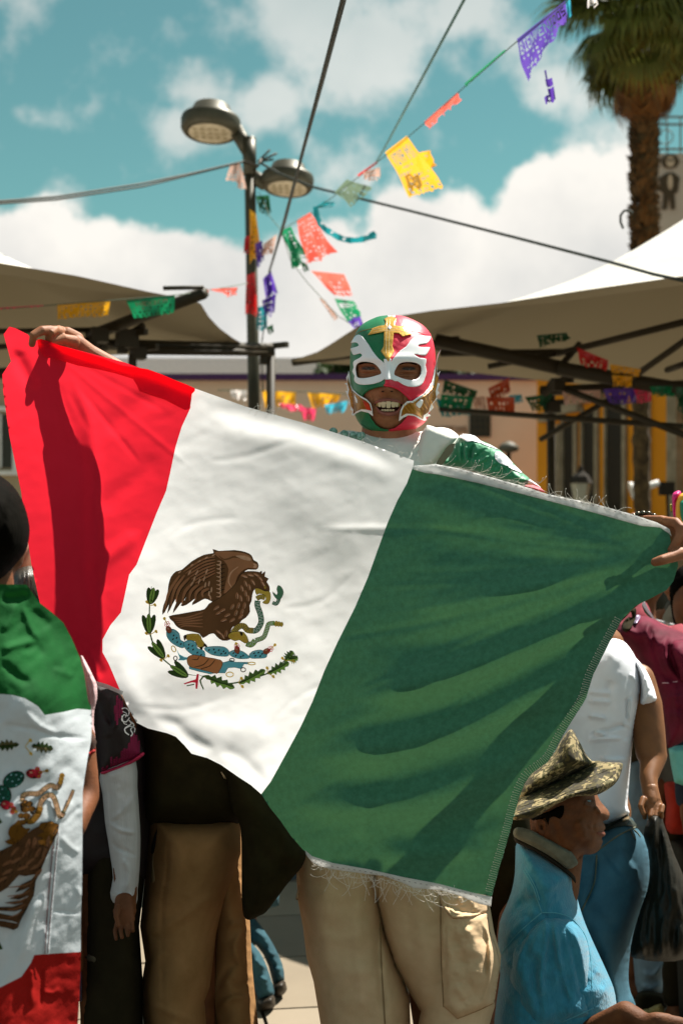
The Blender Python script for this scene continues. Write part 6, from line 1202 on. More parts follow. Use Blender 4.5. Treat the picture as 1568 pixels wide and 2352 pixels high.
sh('bronze', [(320, 892), (400, 874), (440, 892), (462, 905), (455, 960), (425, 1015), (380, 1060), (330, 1060), (300, 1030), (340, 1000), (290, 985), (350, 950), (310, 930)], 4, 2)
for x, y, a in ((60, 1200, 150), (130, 1180, 150), (200, 1120, 120), (240, 1190, 140), (300, 1120, 120), (280, 1230, 150), (350, 1120, 110), (220, 1050, 110), (120, 1110, 130), (180, 1240, 160), (270, 1040, 100), (330, 1180, 130), (380, 1030, 100), (60, 1270, 150), (20, 1330, 150), (300, 1280, 130)): S.append(('brown', ell(x, y, 48, 16, a, 8), 1)); S.append(stroke([(x-40*math.cos(R(a)), y-40*math.sin(R(a))+8), (x, y+16), (x+40*math.cos(R(a)), y+40*math.sin(R(a))+8)], 5, 'line'))
for y in (1370, 1440, 1495, 1550, 1605): S.append(stroke([(265-(y-1370)*.35, y-30), (190-(y-1370)*.3, y+6), (60, y+20)], 10, 'brown'))
S.append(('gdark', [(-10, 1800), (26, 1872), (-10, 1880)], 1)); S.append(('gdark', [(-10, 830), (22, 880), (-10, 900)], 1))
def clipL(pl): return [(max(x, -250), y) for x, y in pl]
emblem('eagle_emblem', [(q[0], clipL(q[1]), q[2] if len(q) > 2 else 3) for q in S], zC, Dcape, cape, step=4.5, ink=IN2)
clothe(p1, cx, 2.24, 1.60, .8, 0, m_jb0, m_black)
# ---- person just behind with long dark hair, and pink clad one
p2 = person(Wd(50, 2.85), 2.85, 'person with shining long dark hair just behind the caped one')
b = MB(); std(b, Wd(50, 2.85), 2.85, 1.52); b.union('body', m_skin, p2, .009, 3)
m_hair2 = mat('shiny_hair', lin(84, 76, 62), 0.35, lin(24, 20, 14), 260, 0.8, 260, warp=(1.6, 1.6, .08), spec=.7)
mesh('hair', *inflate(cr(zR((-60, 1500), (-50, 1300), (20, 1230), (60, 1180), (120, 1130), (200, 1095), (290, 1072), (350, 1082), (430, 1160), (460, 1320), (440, 1480), (360, 1500)), True, 3), 2.8, .08, 40, 4, nz=.003, ns=8, aniso=(1.6, .12), back=.1), m_hair2, p2)
mesh('blouse', *inflate([(-60, 1370), (110, 1370), (190, 1500), (190, 2300), (-60, 2300)], 2.82, .10, 70, 14, nz=.006, ns=60), mat('lilac_blouse', lin(150, 140, 170)), p2)
p2b = person(Wd(-10, 3.4), 3.4, 'blond haired person half hidden behind the black haired head')
b = MB(); std(b, Wd(-10, 3.4), 3.4, 1.50); b.union('body', m_skin, p2b, .012, 3)
mesh('hair', *inflate(cr(zR((-60, 1400), (-40, 1120), (60, 1050), (110, 1065), (130, 1140), (100, 1400)), True, 3), 3.3, .08, 30, 4, nz=.004, ns=6, aniso=(1.5, .2)), mat('blond_hair', lin(180, 150, 96), .5, lin(90, 70, 34), 120, .6, 200, warp=(1, 1, .1)), p2b)
p2c = person(Wd(60, 4.6), 4.6, 'distant person in dark clothes glimpsed beside the red edge of the flag')
b = MB(); std(b, Wd(60, 4.6), 4.6, 1.60); b.union('body', m_skin, p2c, .014, 3); mesh('jacket', *inflate([(20, 1300), (40, 1275), (80, 1275), (120, 1310), (130, 1800), (10, 1800)], 4.55, .12, 40, 12), m_black, p2c); b = MB(); b.ball(P(58, 1222, 4.6), (.085, .1, .11), 14); b.build('hair', m_hair, p2c)
# ---- person in the black and magenta jersey
jx = Wd(240, 2.78)
p3 = person(jx, 2.78, 'person in a black and magenta jersey with one white sleeved arm hanging down')
b = MB(); std(b, jx-.02, 2.9, 1.60, .65, R(80), arms=False)
b.capsule([P(272, 1620, 2.76), P(282, 1850, 2.76), P(290, 2060, 2.72), P(290, 2095, 2.67)], [.036, .028, .022, .020], 12)
zh = lambda x, y, D: P(*zE((x, y))[0], D)
h = MB(); u_ = 2.64/F/2.5
h.capsule([zh(712, 1240, 2.66), zh(715, 1310, 2.65)], [52*u_, 60*u_], 12, ry=[34*u_, 30*u_], side=(1, 0, 0)); h.capsule([zh(705, 1300, 2.65), zh(722, 1370, 2.645)], [58*u_, 58*u_], 14, ry=[30*u_, 28*u_], side=(1, 0, 0))
for x0, x1, x2, y2, D_ in ((670, 662, 668, 1490, 2.64), (695, 694, 702, 1482, 2.635), (722, 730, 736, 1470, 2.63), (748, 762, 764, 1440, 2.63)): h.capsule([zh(x0+8, 1370, 2.645), zh(x1, 1425, D_), zh(x2, y2-18, D_-.012)], [15*u_, 13.5*u_, 11*u_], 10)
h.capsule([zh(680, 1290, 2.635), zh(668, 1340, 2.62), zh(682, 1395, 2.615)], [20*u_, 16*u_, 13*u_], 10)
gj = geo(h, .0018, 2); b.union('body', m_skin3, p3, .007, 3, extra=[(gj[0], gj[1], 0)])
m_jb = mat('black_jersey', lin(44, 34, 34), 0.6, lin(36, 28, 28), 30, .35, 700, spec=.35); m_mag = mat('magenta_print', lin(190, 34, 98), .6)
js = cr(zE((520, 20), (560, 0), (640, 20), (690, 60), (722, 130), (758, 215), (800, 330), (826, 405), (815, 425), (760, 455), (680, 490), (590, 522), (570, 520), (556, 350), (548, 200), (540, 100)), True, 3)
jo = mesh('jersey_sleeve', *inflate(js, 2.735, .060, 40, 3.4, rs=[(zE((560, 60), (600, 150), (660, 260)), 8, -.010), (zE((650, 60), (665, 200), (655, 280)), 6, .010), (zE((600, 200), (620, 330)), 9, .006)], nz=.003, ns=40, back=.05), m_jb, p3)
jf = on_mesh(jo, .0016)
mesh('jersey_body', *inflate([(150, 1540), (330, 1560), (350, 1700), (345, 1900), (335, 2020), (150, 2020), (140, 1700)], 2.85, .09, 60, 10, nz=.005, ns=60), m_jb, p3)
mesh('trousers', *inflate(zE((480, 740), (560, 700), (640, 900), (780, 900), (835, 1100), (800, 1400), (820, 1700), (830, 3200), (450, 3200), (470, 1200)), 2.86, .10, 50, 10, nz=.006, ns=60), m_black, p3)
b = MB()
def zig(b, x, y, w, hgt, n, D=jf):            # stacked dashes printed on the sleeve
    for k in range(n):
        yy = y-k*hgt; pl = zE((x, yy), (x+w, yy-7), (x+w, yy-2), (x, yy+5))
        v, f = sheet(pl, D, step=3, thick=.0004); b.add(v, f)
for i, (x, y, n) in enumerate(((584, 500, 2), (597, 498, 1), (610, 500, 3), (634, 488, 7), (650, 482, 5), (664, 478, 6), (680, 470, 4), (694, 464, 8), (708, 458, 9), (722, 452, 8), (736, 446, 11), (750, 438, 14), (764, 430, 15), (778, 420, 13), (792, 405, 8))): zig(b, x, y, 12, 9.5, n)
for i, (x, y, n) in enumerate(((655, 175, 5), (668, 240, 18), (682, 200, 12), (696, 175, 8), (660, 215, 4))): zig(b, x, y, 12, 9.5, n)
tag(b.build('magenta_dashes', m_mag, jo), kind='stuff')
b = MB()
for pl, w in ((((700, 150), (722, 145), (742, 165), (735, 190), (712, 185), (700, 215), (725, 225), (745, 200)), 7), (((705, 165), (728, 178), (720, 200)), 5), (((742, 215), (755, 235), (735, 250), (718, 265), (722, 285), (742, 300)), 8), (((755, 225), (770, 245), (752, 268), (762, 292), (752, 308)), 8), (((722, 262), (748, 250), (775, 262), (772, 285)), 6), (((700, 190), (712, 232), (732, 240)), 5)):
    v, f = sheet(ribbon([tuple(p) for p in zE(*cr(pl, False, 4))], w/2.5), jf, step=2, thick=.0006); b.add(v, f)
b.build('white_crest', m_vin, jo)
mesh('sleeve_edge', *inflate(cr(zE((578, 520), (590, 508), (680, 478), (760, 440), (812, 404), (828, 402), (826, 418), (770, 458), (690, 495), (600, 526)), True, 2), 2.70, .012, 4, 2.2, back=.03), mat('pink_binding', lin(200, 50, 90), .7), p3)
m_ws = mat('white_ribbed_sleeve', lin(208, 206, 206), .85, lin(196, 194, 194), 10, .5, 60, warp=(8, 8, .4))
mesh('white_sleeve', *inflate(cr(zE((572, 500), (590, 640), (604, 800), (620, 900), (638, 1020), (650, 1120), (634, 1205), (650, 1262), (700, 1275), (782, 1280), (792, 1190), (802, 1080), (808, 900), (800, 740), (790, 600), (780, 440), (680, 440)), True, 2), 2.74, .05, 34, 3.4, rs=[(zE((600, 790), (700, 850), (800, 860)), 5, .006), (zE((620, 900), (700, 960), (800, 1000)), 6, -.005), (zE((690, 1000), (740, 1080), (730, 1200)), 6, .007), (zE((790, 620), (700, 740), (620, 800)), 6, .004), (zE((640, 1200), (720, 1230), (786, 1210)), 4, .005)], nz=.002, ns=24, back=.04), m_ws, p3)
# pale pink cloth between them
pk_ = thing('scarf', P(208, 1560, 2.62), 'narrow folded pale pink scarf between the cape and the jersey', 'scarf')
mesh('cloth', *inflate(cr(Z(0, 1700, 2.614, (770, 1825), (830, 1900), (900, 2040), (930, 2120), (930, 2250), (905, 2352), (900, 2500), (915, 2620), (870, 2640), (840, 2500), (850, 2300), (815, 2100)), True, 2), 2.24, .02, 10, 3, rs=[(Z(0, 1700, 2.614, (800, 1950), (870, 2150), (890, 2400)), 4, -.006)], nz=.002, ns=20), mat('pale_pink', lin(222, 186, 188), .8, trans=.2), pk_)
# ---- person in black top and brown trousers
bx = Wd(450, 2.95)
p4 = person(bx, 2.98, 'person in a black top and brown trousers standing behind the flag hem')
b = MB(); std(b, bx, 3.0, 1.66, .8, R(80)); b.union('body', m_skin3, p4, .009, 3)
m_bt = mat('black_top', lin(44, 38, 20), 0.92, lin(36, 31, 16), 30, 0.2, 400, spec=.08)
mesh('black_top', *inflate(cr([(300, 1560), (560, 1600), (640, 1750), (600, 1830), (556, 1888), (500, 1897), (440, 1902), (384, 1897), (329, 1885), (324, 1800), (318, 1690)], True, 3), 2.86, .13, 70, 7, rs=[([(520, 1790), (540, 1840), (545, 1880)], 6, -.008), ([(500, 1740), (530, 1800)], 6, .008)], nz=.005, ns=80, back=.12), m_bt, p4)
m_br = mat('brown_trousers', lin(160, 120, 78), 0.9, lin(142, 106, 66), 16, 0.3, 500, spec=.15)
brL = [(342, 1870), (338, 1968), (330, 2048), (322, 2128), (330, 2180), (334, 2208), (324, 2268), (330, 2352), (340, 2500), (350, 2860), (470, 2860), (476, 2500), (474, 2352), (470, 2300), (482, 2268), (488, 2220), (496, 2148), (514, 2068), (536, 2010), (553, 1960), (552, 1870)]
brR = [(470, 1880), (554, 1880), (557, 2008), (566, 2070), (574, 2116), (577, 2170), (580, 2228), (586, 2290), (593, 2352), (600, 2500), (600, 2860), (500, 2860), (495, 2500), (489, 2352), (474, 2296), (480, 2240), (484, 2140)]
v1, f1 = inflate(brL, 2.9, .13, 85, 6, rs=[([(520, 2040), (440, 2090), (360, 2150)], 12, .008), ([(330, 2145), (360, 2152), (372, 2150)], 4, -.008), ([(385, 1890), (384, 2000), (372, 2100), (375, 2352)], 3, -.005), ([(380, 2180), (340, 2230)], 8, .006), ([(330, 2300), (400, 2330), (470, 2350)], 8, .006)], nz=.005, ns=70, back=.13)
v2, f2 = inflate(brR, 3.0, .10, 60, 6, rs=[([(574, 2120), (540, 2170), (556, 2230)], 8, .012), ([(590, 2300), (540, 2290), (500, 2320)], 8, .012), ([(580, 2250), (550, 2262), (520, 2250)], 6, -.008), ([(575, 2140), (545, 2120), (520, 2130)], 7, .010), ([(560, 2200), (520, 2230), (495, 2280)], 8, -.009)], nz=.005, ns=60, back=.12)
b = MB(); b.add(v1, f1); b.add(v2, f2); br = b.build('trousers', m_br, p4)
bf = on_mesh(br, .0)
for pl, m_ in ((zE((903, 832), (898, 900), (885, 975), (868, 980), (874, 920)), m_dkbrown), (zE((884, 975), (880, 1040), (888, 1110), (886, 1146), (866, 1146), (862, 1080), (870, 1000)), mat('zip_flap', lin(150, 124, 90), .8))): mesh('pocket_zip', *inflate(cr(pl, True, 2), 0, .004, 4, 2, Df=lambda V: bf(V)-.001, back=.001), m_, br)
mesh('belt_clip', *inflate(zE((1266, 512), (1274, 512), (1300, 548), (1298, 556), (1286, 550)), 2.72, .004, 2, 1.5), mat('brass_clip', lin(200, 170, 130), .4, metal=.5), p4)
for sx in (-.1, .1): b = MB(); shoe(b, bx+sx, 3.02); b.build('shoe', m_black, p4)
jk = thing('jacket', P(600, 1900, 2.8), 'black jacket hanging below the flag between brown and khaki trousers', 'jacket')
mesh('cloth', *inflate(cr([(520, 1740), (590, 1800), (650, 1880), (700, 1950), (696, 1985), (682, 2005), (660, 2030), (638, 2060), (612, 2094), (595, 2104), (574, 2113), (560, 2104), (555, 2060), (555, 2008), (552, 1900), (530, 1850)], True, 3), 2.74, .06, 50, 5, rs=[([(570, 1880), (600, 2000), (590, 2090)], 12, .008), ([(630, 1900), (650, 1980), (620, 2060)], 12, -.008)], nz=.005, ns=50), m_bt, jk)
# bag with small coloured print at their feet, left
bg_ = thing('shoulder_bag', P(280, 2230, 2.9), 'dark bag with grey flap and yellow print low between jersey and brown trousers', 'bag')
mesh('bag_body', *inflate(cr(zE((470, 1500), (560, 1480), (640, 1400), (760, 1500), (780, 1700), (800, 1960), (780, 2200), (480, 2200), (470, 1900)), True, 3), 2.92, .08, 40, 6, nz=.006, ns=50), mat('charcoal_bag', lin(46, 40, 26)), bg_)
mesh('grey_flap', *inflate(cr(zE((490, 1575), (560, 1530), (636, 1420), (640, 1700), (628, 1980), (600, 1980), (585, 1760), (545, 1640)), True, 2), 2.80, .03, 14, 4, nz=.004, ns=30), mat('grey_flap', lin(98, 88, 68)), bg_)
for pl in (zE((665, 1605), (700, 1590), (728, 1598), (690, 1625)), zE((715, 1650), (742, 1655), (748, 1700), (730, 1690))): mesh('yellow_print', *sheet(pl, 2.83, step=3, thick=.002), mat('yellow_print', lin(210, 160, 40)), bg_)
# ---- child in teal jeans beyond
kx = Wd(610, 4.66)
ch = person(kx, 4.66, 'child in teal jeans and dark boots walking behind the brown trousers')
b = MB(); std(b, kx-.06, 4.72, .80, .7, R(80)); b.union('body', m_skin, ch, .012, 2)
m_tj = mat('teal_jeans', lin(46, 86, 96), .9, lin(34, 66, 76), 20, .3, 300)
for pl, D_ in ((z4((-60, 600), (30, 700), (80, 760), (130, 830), (170, 900), (210, 990), (222, 1080), (190, 1108), (158, 1112), (130, 1000), (60, 880), (-60, 860)), 4.68), (z4((-60, 760), (35, 870), (80, 920), (120, 1000), (155, 1110), (162, 1170), (120, 1195), (75, 1200), (40, 1100), (-10, 980), (-60, 900)), 4.56)):
    mesh('jeans_leg', *inflate(cr(pl, True, 2), D_, .07, 20, 4, rs=[(z4((60, 800), (100, 830), (150, 830)), 4, .010), (z4((110, 900), (140, 930), (190, 930)), 4, .010), (z4((150, 1000), (170, 1020), (215, 1010)), 4, .010), (z4((50, 960), (90, 1000), (120, 990)), 4, .010), (z4((70, 1060), (110, 1080), (150, 1070)), 4, .010)], nz=.006, ns=16), m_tj, ch)
m_boot = mat('dark_boot', lin(46, 38, 28), .5)
mesh('boot', *inflate(cr(z4((150, 1105), (215, 1080), (232, 1110), (236, 1135), (215, 1165), (175, 1180), (155, 1160)), True, 2), 4.66, .06, 12, 3), m_boot, ch); mesh('boot', *inflate(cr(z4((70, 1195), (155, 1165), (168, 1200), (165, 1235), (130, 1255), (85, 1268), (70, 1240)), True, 2), 4.54, .06, 12, 3), m_boot, ch)
mesh('coat', *inflate([(540, 1880), (650, 1900), (640, 2080), (540, 2110)], 4.74, .10, 30, 8), m_tj, ch)
wk = person(Wd(650, 6.4), 6.4, 'passer-by in grey blue trousers and pale trainers far behind the jacket')
b = MB(); std(b, Wd(650, 6.4), 6.45, 1.6, .7, R(80)); b.union('body', m_skin, wk, .014, 2)
mesh('trousers', *inflate([(600, 1700), (700, 1700), (690, 1900), (682, 2035), (656, 2032), (640, 1960), (610, 1950)], 6.35, .12, 20, 7), mat('slate_trousers', lin(88, 100, 108)), wk); mesh('trainer', *inflate(cr(z4((120, 660), (160, 625), (205, 585), (228, 580), (250, 625), (240, 655), (190, 678), (130, 682)), True, 2), 6.25, .06, 9, 2.5), mat('pale_trainer', lin(190, 200, 204)), wk)
# ---- man in camouflage hat and blue shirt (sitting, profile to the right)
hx = Wd(1230, 3.02)
p5 = person(hx, 3.02, 'seated older man in a blue polo shirt looking right under a bucket hat')
b = MB(); b.capsule([P(1215, 2130, 3.07), P(1240, 2420, 3.08), P(1250, 2600, 3.07)], [.07, .12, .12], 18, ry=[.08, .12, .12], side=(1, 0, 0)); b.tube([P(1262, 2060, 3.03), P(1275, 1950, 3.02)], .06, 14)
b.capsule([P(1250, 2540, 2.98), P(1480, 2560, 2.95), P(1490, 2880, 2.95)], [.085, .07, .05], 12); b.capsule([P(1250, 2540, 3.16), P(1480, 2560, 3.14), P(1490, 2880, 3.14)], [.085, .07, .05], 12)
b.capsule([P(1260, 2200, 2.99), P(1290, 2395, 2.95), P(1440, 2325, 2.86), P(1500, 2365, 2.82)], [.042, .036, .026, .022], 12); b.capsule([P(1500, 2365, 2.82), P(1560, 2372, 2.82)], [.04, .035], 10, ry=[.02, .018], side=(0, 0, 1))
fp = cr(z6((640, -60), (860, -60), (905, 10), (925, 55), (948, 88), (975, 118), (1000, 152), (1004, 186), (990, 212), (962, 222), (952, 228), (966, 252), (971, 280), (960, 300), (972, 318), (968, 336), (945, 352), (950, 378), (944, 405), (926, 440), (895, 468), (850, 480), (815, 480), (790, 496), (765, 540), (690, 560), (560, 470), (440, 420), (400, 300), (420, 60)), True, 3)
FB = [(z6((830, 60), (880, 66)), 4, -.006), (z6((800, 90), (840, 108), (880, 100)), 3, .004), (z6((890, 110), (925, 150), (940, 190)), 5, .010), (z6((905, 195), (925, 215), (950, 215)), 3, .006), (z6((890, 230), (880, 270), (890, 310)), 4, -.005), (z6((885, 335), (930, 330), (960, 312)), 2.2, -.005), (z6((760, 200), (800, 300), (790, 380)), 12, .008), (z6((700, 400), (820, 440), (900, 420)), 10, .006), (z6((560, 200), (600, 320), (640, 420)), 8, -.005), (z6((820, 250), (850, 290)), 3, -.003)]
hv2, hf2 = inflate(fp, 3.02, .085, 48, 3, rs=FB, nz=.0012, ns=12, back=.09)
ev, ef = inflate(cr(z6((432, 215), (470, 195), (515, 205), (532, 250), (530, 300), (515, 335), (488, 347), (455, 325), (438, 285), (430, 245)), True, 2), 2.95, .012, 6, 2, rs=[(z6((450, 225), (500, 215), (518, 260), (508, 300)), 2, .005), (z6((480, 250), (490, 290)), 3, -.008)], back=.02)
m_sk5 = mat('weathered_skin', lin(112, 70, 42), .65, lin(88, 52, 30), 26, .45, 260, spec=.22); b.union('body', m_sk5, p5, .008, 3, extra=[(hv2, hf2, 0), (ev, ef, 0)])
bb5 = [o for o in p5.children if o.name.startswith('body')][0]; f5 = on_mesh(bb5, .0006)
mesh('eye', *sheet(z6((828, 68), (842, 60), (862, 62), (866, 72), (846, 78)), f5, step=1.5, thick=.001), m_iris, bb5); mesh('eyelid', *sheet(ribbon(z6((818, 74), (840, 54), (864, 56)), 1.6), lambda V: f5(V)-.001, step=1.5, thick=.001), m_sk5, bb5)
mesh('lip', *sheet(cr(z6((905, 312), (935, 304), (958, 300), (968, 318), (962, 336), (930, 338)), True, 2), lambda V: f5(V)-.0004, step=1.5, thick=.001), mat('brown_lip', lin(112, 60, 44)), bb5)
mesh('hair', *inflate(cr(z6((540, 150), (600, 120), (655, 105), (650, 170), (625, 208), (590, 190), (545, 200), (535, 260), (510, 200), (420, 220), (410, 190)), True, 2), 0, .004, 5, 2.5, Df=lambda V: f5(V)-.002, back=.002, nz=.001, ns=4), m_hair, p5)
# shirt
m_blue = mat('blue_shirt', lin(54, 136, 162), 0.85, lin(42, 120, 148), 60, 1.0, 240, warp=(1, 1, .5), sheen=.3); m_col = mat('ribbed_collar', lin(112, 112, 98), .9, lin(92, 92, 80), 40, .5, 300)
sb_ = cr(z6((300, 380), (420, 420), (560, 500), (700, 590), (742, 640), (746, 760), (775, 880), (815, 1000), (870, 1130), (930, 1260), (985, 1380), (1035, 1500), (1056, 1620), (1062, 1777), (1060, 2000), (980, 2300), (200, 2300), (120, 1900), (140, 1600), (168, 1400), (150, 1200), (162, 1000), (210, 880), (255, 760), (280, 620), (284, 480)), True, 2)
SR = [(z6((345, 600), (420, 720), (480, 900)), 3.5, .005), (z6((240, 700), (330, 620)), 9, .006), (z6((200, 1000), (330, 860), (420, 800)), 11, -.008), (z6((160, 1180), (260, 1060), (400, 950)), 8, .009), (z6((200, 1220), (290, 1120), (360, 1060)), 6, -.008), (z6((760, 900), (850, 1150), (960, 1400)), 8, .008), (z6((740, 620), (744, 780)), 4, .006), (z6((900, 1400), (960, 1300)), 12, .008), (z6((920, 1500), (990, 1400)), 10, -.008), (z6((190, 1250), (230, 1340)), 6, .010)]
sh5 = mesh('polo_shirt', *inflate(sb_, 3.03, .13, 80, 4.5, rs=SR, nz=.007, ns=30, back=.17), m_blue, p5)
sl5 = cr(z6((487, 925), (560, 925), (640, 938), (710, 965), (770, 1030), (820, 1110), (850, 1220), (864, 1380), (870, 1520), (884, 1640), (902, 1735), (840, 1765), (760, 1790), (620, 1830), (480, 1860), (400, 1850), (340, 1720), (270, 1560), (238, 1440), (244, 1300), (262, 1180), (330, 1080), (410, 1000)), True, 2)
slo = mesh('shirt_sleeve', *inflate(sl5, 2.955, .075, 46, 3.6, rs=[(z6((500, 940), (520, 1100), (480, 1400), (500, 1600)), 8, .009), (z6((560, 960), (600, 1150), (640, 1400), (720, 1640)), 6, .008), (z6((640, 980), (700, 1150), (760, 1400), (800, 1600)), 6, -.007), (z6((700, 1010), (780, 1200), (820, 1450)), 6, .008), (z6((420, 1050), (330, 1200), (280, 1400)), 7, .009), (z6((440, 1200), (420, 1400), (470, 1700)), 12, -.012), (z6((600, 1300), (660, 1500), (690, 1660)), 9, -.009), (z6((300, 1250), (340, 1150), (380, 1080)), 5, -.009)], nz=.0055, ns=34, aniso=(1.3, .7), back=.06), m_blue, p5)
fsl = on_mesh([slo, sh5], .0008); b = MB()
for L in (z6((345, 600), (415, 720), (450, 820), (485, 920)), z6((487, 925), (600, 928), (700, 960), (770, 1030), (830, 1130), (862, 1300), (868, 1500)), z6((180, 1240), (260, 1130), (360, 1030), (485, 925)), z6((650, 1760), (760, 1712), (880, 1655)), z6((360, 590), (432, 720), (468, 830))): q = np.array(cr(L, False, 6)); b.tube([P(x, y, d) for (x, y), d in zip(q, fsl(q))], .0011, 5)
tag(b.build('seam', mat('pale_blue_seam', lin(96, 168, 188), .85), slo))
mesh('collar', *inflate(cr(z6((268, 300), (300, 270), (400, 290), (480, 330), (560, 375), (640, 420), (715, 460), (764, 540), (740, 570), (690, 592), (640, 560), (560, 500), (440, 430), (340, 380), (276, 345)), True, 2), 2.945, .010, 5, 3, rs=[(z6((290, 350), (420, 400), (560, 480), (660, 570)), 2.5, -.004)], back=.06), m_col, p5)
mesh('collar_strip', *inflate(cr(z6((276, 345), (360, 380), (470, 440), (580, 515), (680, 590), (740, 650), (744, 700), (690, 640), (560, 540), (420, 450), (290, 390)), True, 2), 2.955, .012, 6, 3, back=.06), m_dkbrown, p5)  # dark strip along the lower edge of the collar
mesh('trousers', *inflate([(1130, 2480), (1290, 2470), (1480, 2500), (1530, 2580), (1530, 2880), (1440, 2880), (1430, 2640), (1300, 2640), (1150, 2660)], 3.05, .15, 50, 12), mat('dark_trousers', lin(40, 38, 34)), p5)
# stool under him
st = thing('stool', P(1240, 2600, 3.1), 'low wooden stool under the seated man', 'stool'); zz = P(1240, 2660, 3.1).z; b = MB(); b.box((hx, 3.08, zz-.04), (.36, .32, .04)); b.build('seat', m_bark, st, False)
for sx in (-.14, .14):
    for sy in (-.12, .12): b = MB(); b.tube([(hx+sx, 3.08+sy, 0), (hx+sx*.9, 3.08+sy*.9, zz-.06)], .018, 8); b.build('leg', m_bark, st)
# hat
def camo_mat():
    m = bpy.data.materials.new('digital_camouflage'); m.use_nodes = True; nt = m.node_tree; bs = nt.nodes['Principled BSDF']; bs.inputs['Roughness'].default_value = .9
    t = nt.nodes.new('ShaderNodeTexCoord'); sn = nt.nodes.new('ShaderNodeVectorMath'); sn.operation = 'SNAP'; sn.inputs[1].default_value = (.0055, .0055, .0055)
    mp = nt.nodes.new('ShaderNodeMapping'); mp.inputs[2].default_value = (.1, .3, .4); nt.links.new(t.outputs['Object'], mp.inputs[0]); nt.links.new(mp.outputs[0], sn.inputs[0])
    n = nt.nodes.new('ShaderNodeTexNoise'); n.inputs['Scale'].default_value = 30; n.inputs['Detail'].default_value = 3; n.inputs['Roughness'].default_value = .75; nt.links.new(sn.outputs[0], n.inputs['Vector'])
    r = nt.nodes.new('ShaderNodeValToRGB'); r.color_ramp.interpolation = 'CONSTANT'; e = r.color_ramp.elements; e[0].position = 0; e[0].color = (*lin(46, 40, 22), 1); e[1].position = .44; e[1].color = (*lin(76, 68, 36), 1)
    for p_, c_ in ((.50, (58, 48, 28)), (.53, (142, 126, 88)), (.58, (84, 78, 44)), (.63, (176, 158, 116))): x = e.new(p_); x.color = (*lin(*c_), 1)
    nt.links.new(n.outputs[0], r.inputs[0]); nt.links.new(r.outputs[0], bs.inputs['Base Color']); return m
m_camo = camo_mat()
ht = thing('bucket_hat', P(1260, 1790, 3.0), 'bucket hat in digital camouflage on the seated man', 'hat')
crown = cr(z5((300, 1700), (340, 1620), (420, 1520), (520, 1440), (580, 1370), (640, 1270), (680, 1215), (712, 1192), (740, 1225), (775, 1290), (810, 1360), (850, 1420), (890, 1450), (820, 1490), (700, 1550), (560, 1620), (420, 1700), (330, 1740)), True, 2)
mesh('crown', *inflate(crown, 3.02, .10, 50, 3.6, rs=[(z5((720, 1200), (790, 1330), (860, 1430)), 3, .004), (z5((640, 1280), (560, 1440), (480, 1560)), 10, -.005), (z5((700, 1300), (680, 1420)), 9, .005)], nz=.003, ns=24, back=.10), m_camo, ht)
brim = cr(z5((1098, 1452), (1106, 1466), (1100, 1500), (1078, 1562), (1045, 1612), (1000, 1648), (920, 1692), (840, 1704), (740, 1708), (660, 1738), (560, 1790), (470, 1850), (400, 1878), (330, 1888), (268, 1886), (262, 1840), (300, 1760), (330, 1700), (470, 1640), (640, 1560), (760, 1505), (880, 1436), (960, 1440), (1040, 1446)), True, 2)
mesh('brim', *inflate(brim, 0, .02, 8, 3.4, Df=lambda V: 2.985-.10*np.clip((V[:, 1]-(1756+(1400-V[:, 0])*.36))/40, -.3, 1)*np.clip((1450-V[:, 0])/80, 0, 1), rs=[(z5((600, 1700), (760, 1640), (960, 1560)), 9, .006), (z5((900, 1500), (1000, 1560), (1040, 1580)), 8, -.005)], nz=.002, ns=20, back=.012), m_camo, ht)
b = MB(); bz = on_mesh([o for o in ht.children], .0006)
for L in (z5((290, 1750), (420, 1705), (560, 1630), (700, 1552), (820, 1492), (890, 1452)), z5((320, 1790), (480, 1730), (700, 1620), (860, 1560), (1000, 1500)), z5((300, 1830), (480, 1780), (700, 1670), (900, 1630), (1050, 1530))): q = np.array(cr(L, False, 6)); b.tube([P(x, y, d) for (x, y), d in zip(q, bz(q))], .0008, 4)
b.build('stitched_seam', mat('olive_thread', lin(60, 54, 32)), ht)
# black garment between flag edge and blue shirt
kk = person(Wd(1165, 3.35), 3.35, 'person in plain black clothes squeezed between khaki trousers and blue shirt')
b = MB(); std(b, Wd(1150, 3.4), 3.4, 1.58); b.union('body', m_skin, kk, .012, 2); mesh('black_clothes', *inflate(cr([(1000, 1560), (1220, 1560), (1236, 1760), (1240, 2040), (1240, 2352), (1220, 2760), (1000, 2760), (1010, 2000)], True, 2), 3.3, .12, 60, 10, nz=.006, ns=60), m_bt, kk)
# ---- woman in white t-shirt
wx = Wd(1390, 3.45)
p6 = person(wx, 3.45, 'woman in a tight white t-shirt and blue jeans seen from behind')
b = MB(); std(b, Wd(1350, 3.5), 3.52, 1.56, .8, arms=False)
b.capsule([P(1466, 1560, 3.48), P(1480, 1620, 3.46), P(1490, 1690, 3.44), P(1494, 1728, 3.43)], [.040, .043, .040, .038], 14); b.capsule([P(1500, 1735, 3.43), P(1488, 1790, 3.37), P(1495, 1842, 3.33)], [.034, .022, .019], 14)
u_ = 3.3/F; zy = lambda x, y, D: P(*z6((x, y))[0], D)
h = MB(); h.capsule([P(1494, 1810, 3.345), P(1497, 1838, 3.33)], [17*u_, 21*u_], 12, ry=[12*u_, 13*u_], side=(1, 0, 0)); h.capsule([P(1492, 1840, 3.33), P(1502, 1858, 3.32)], [25*u_, 24*u_], 14, ry=[13*u_, 12*u_], side=(1, 0, 0))
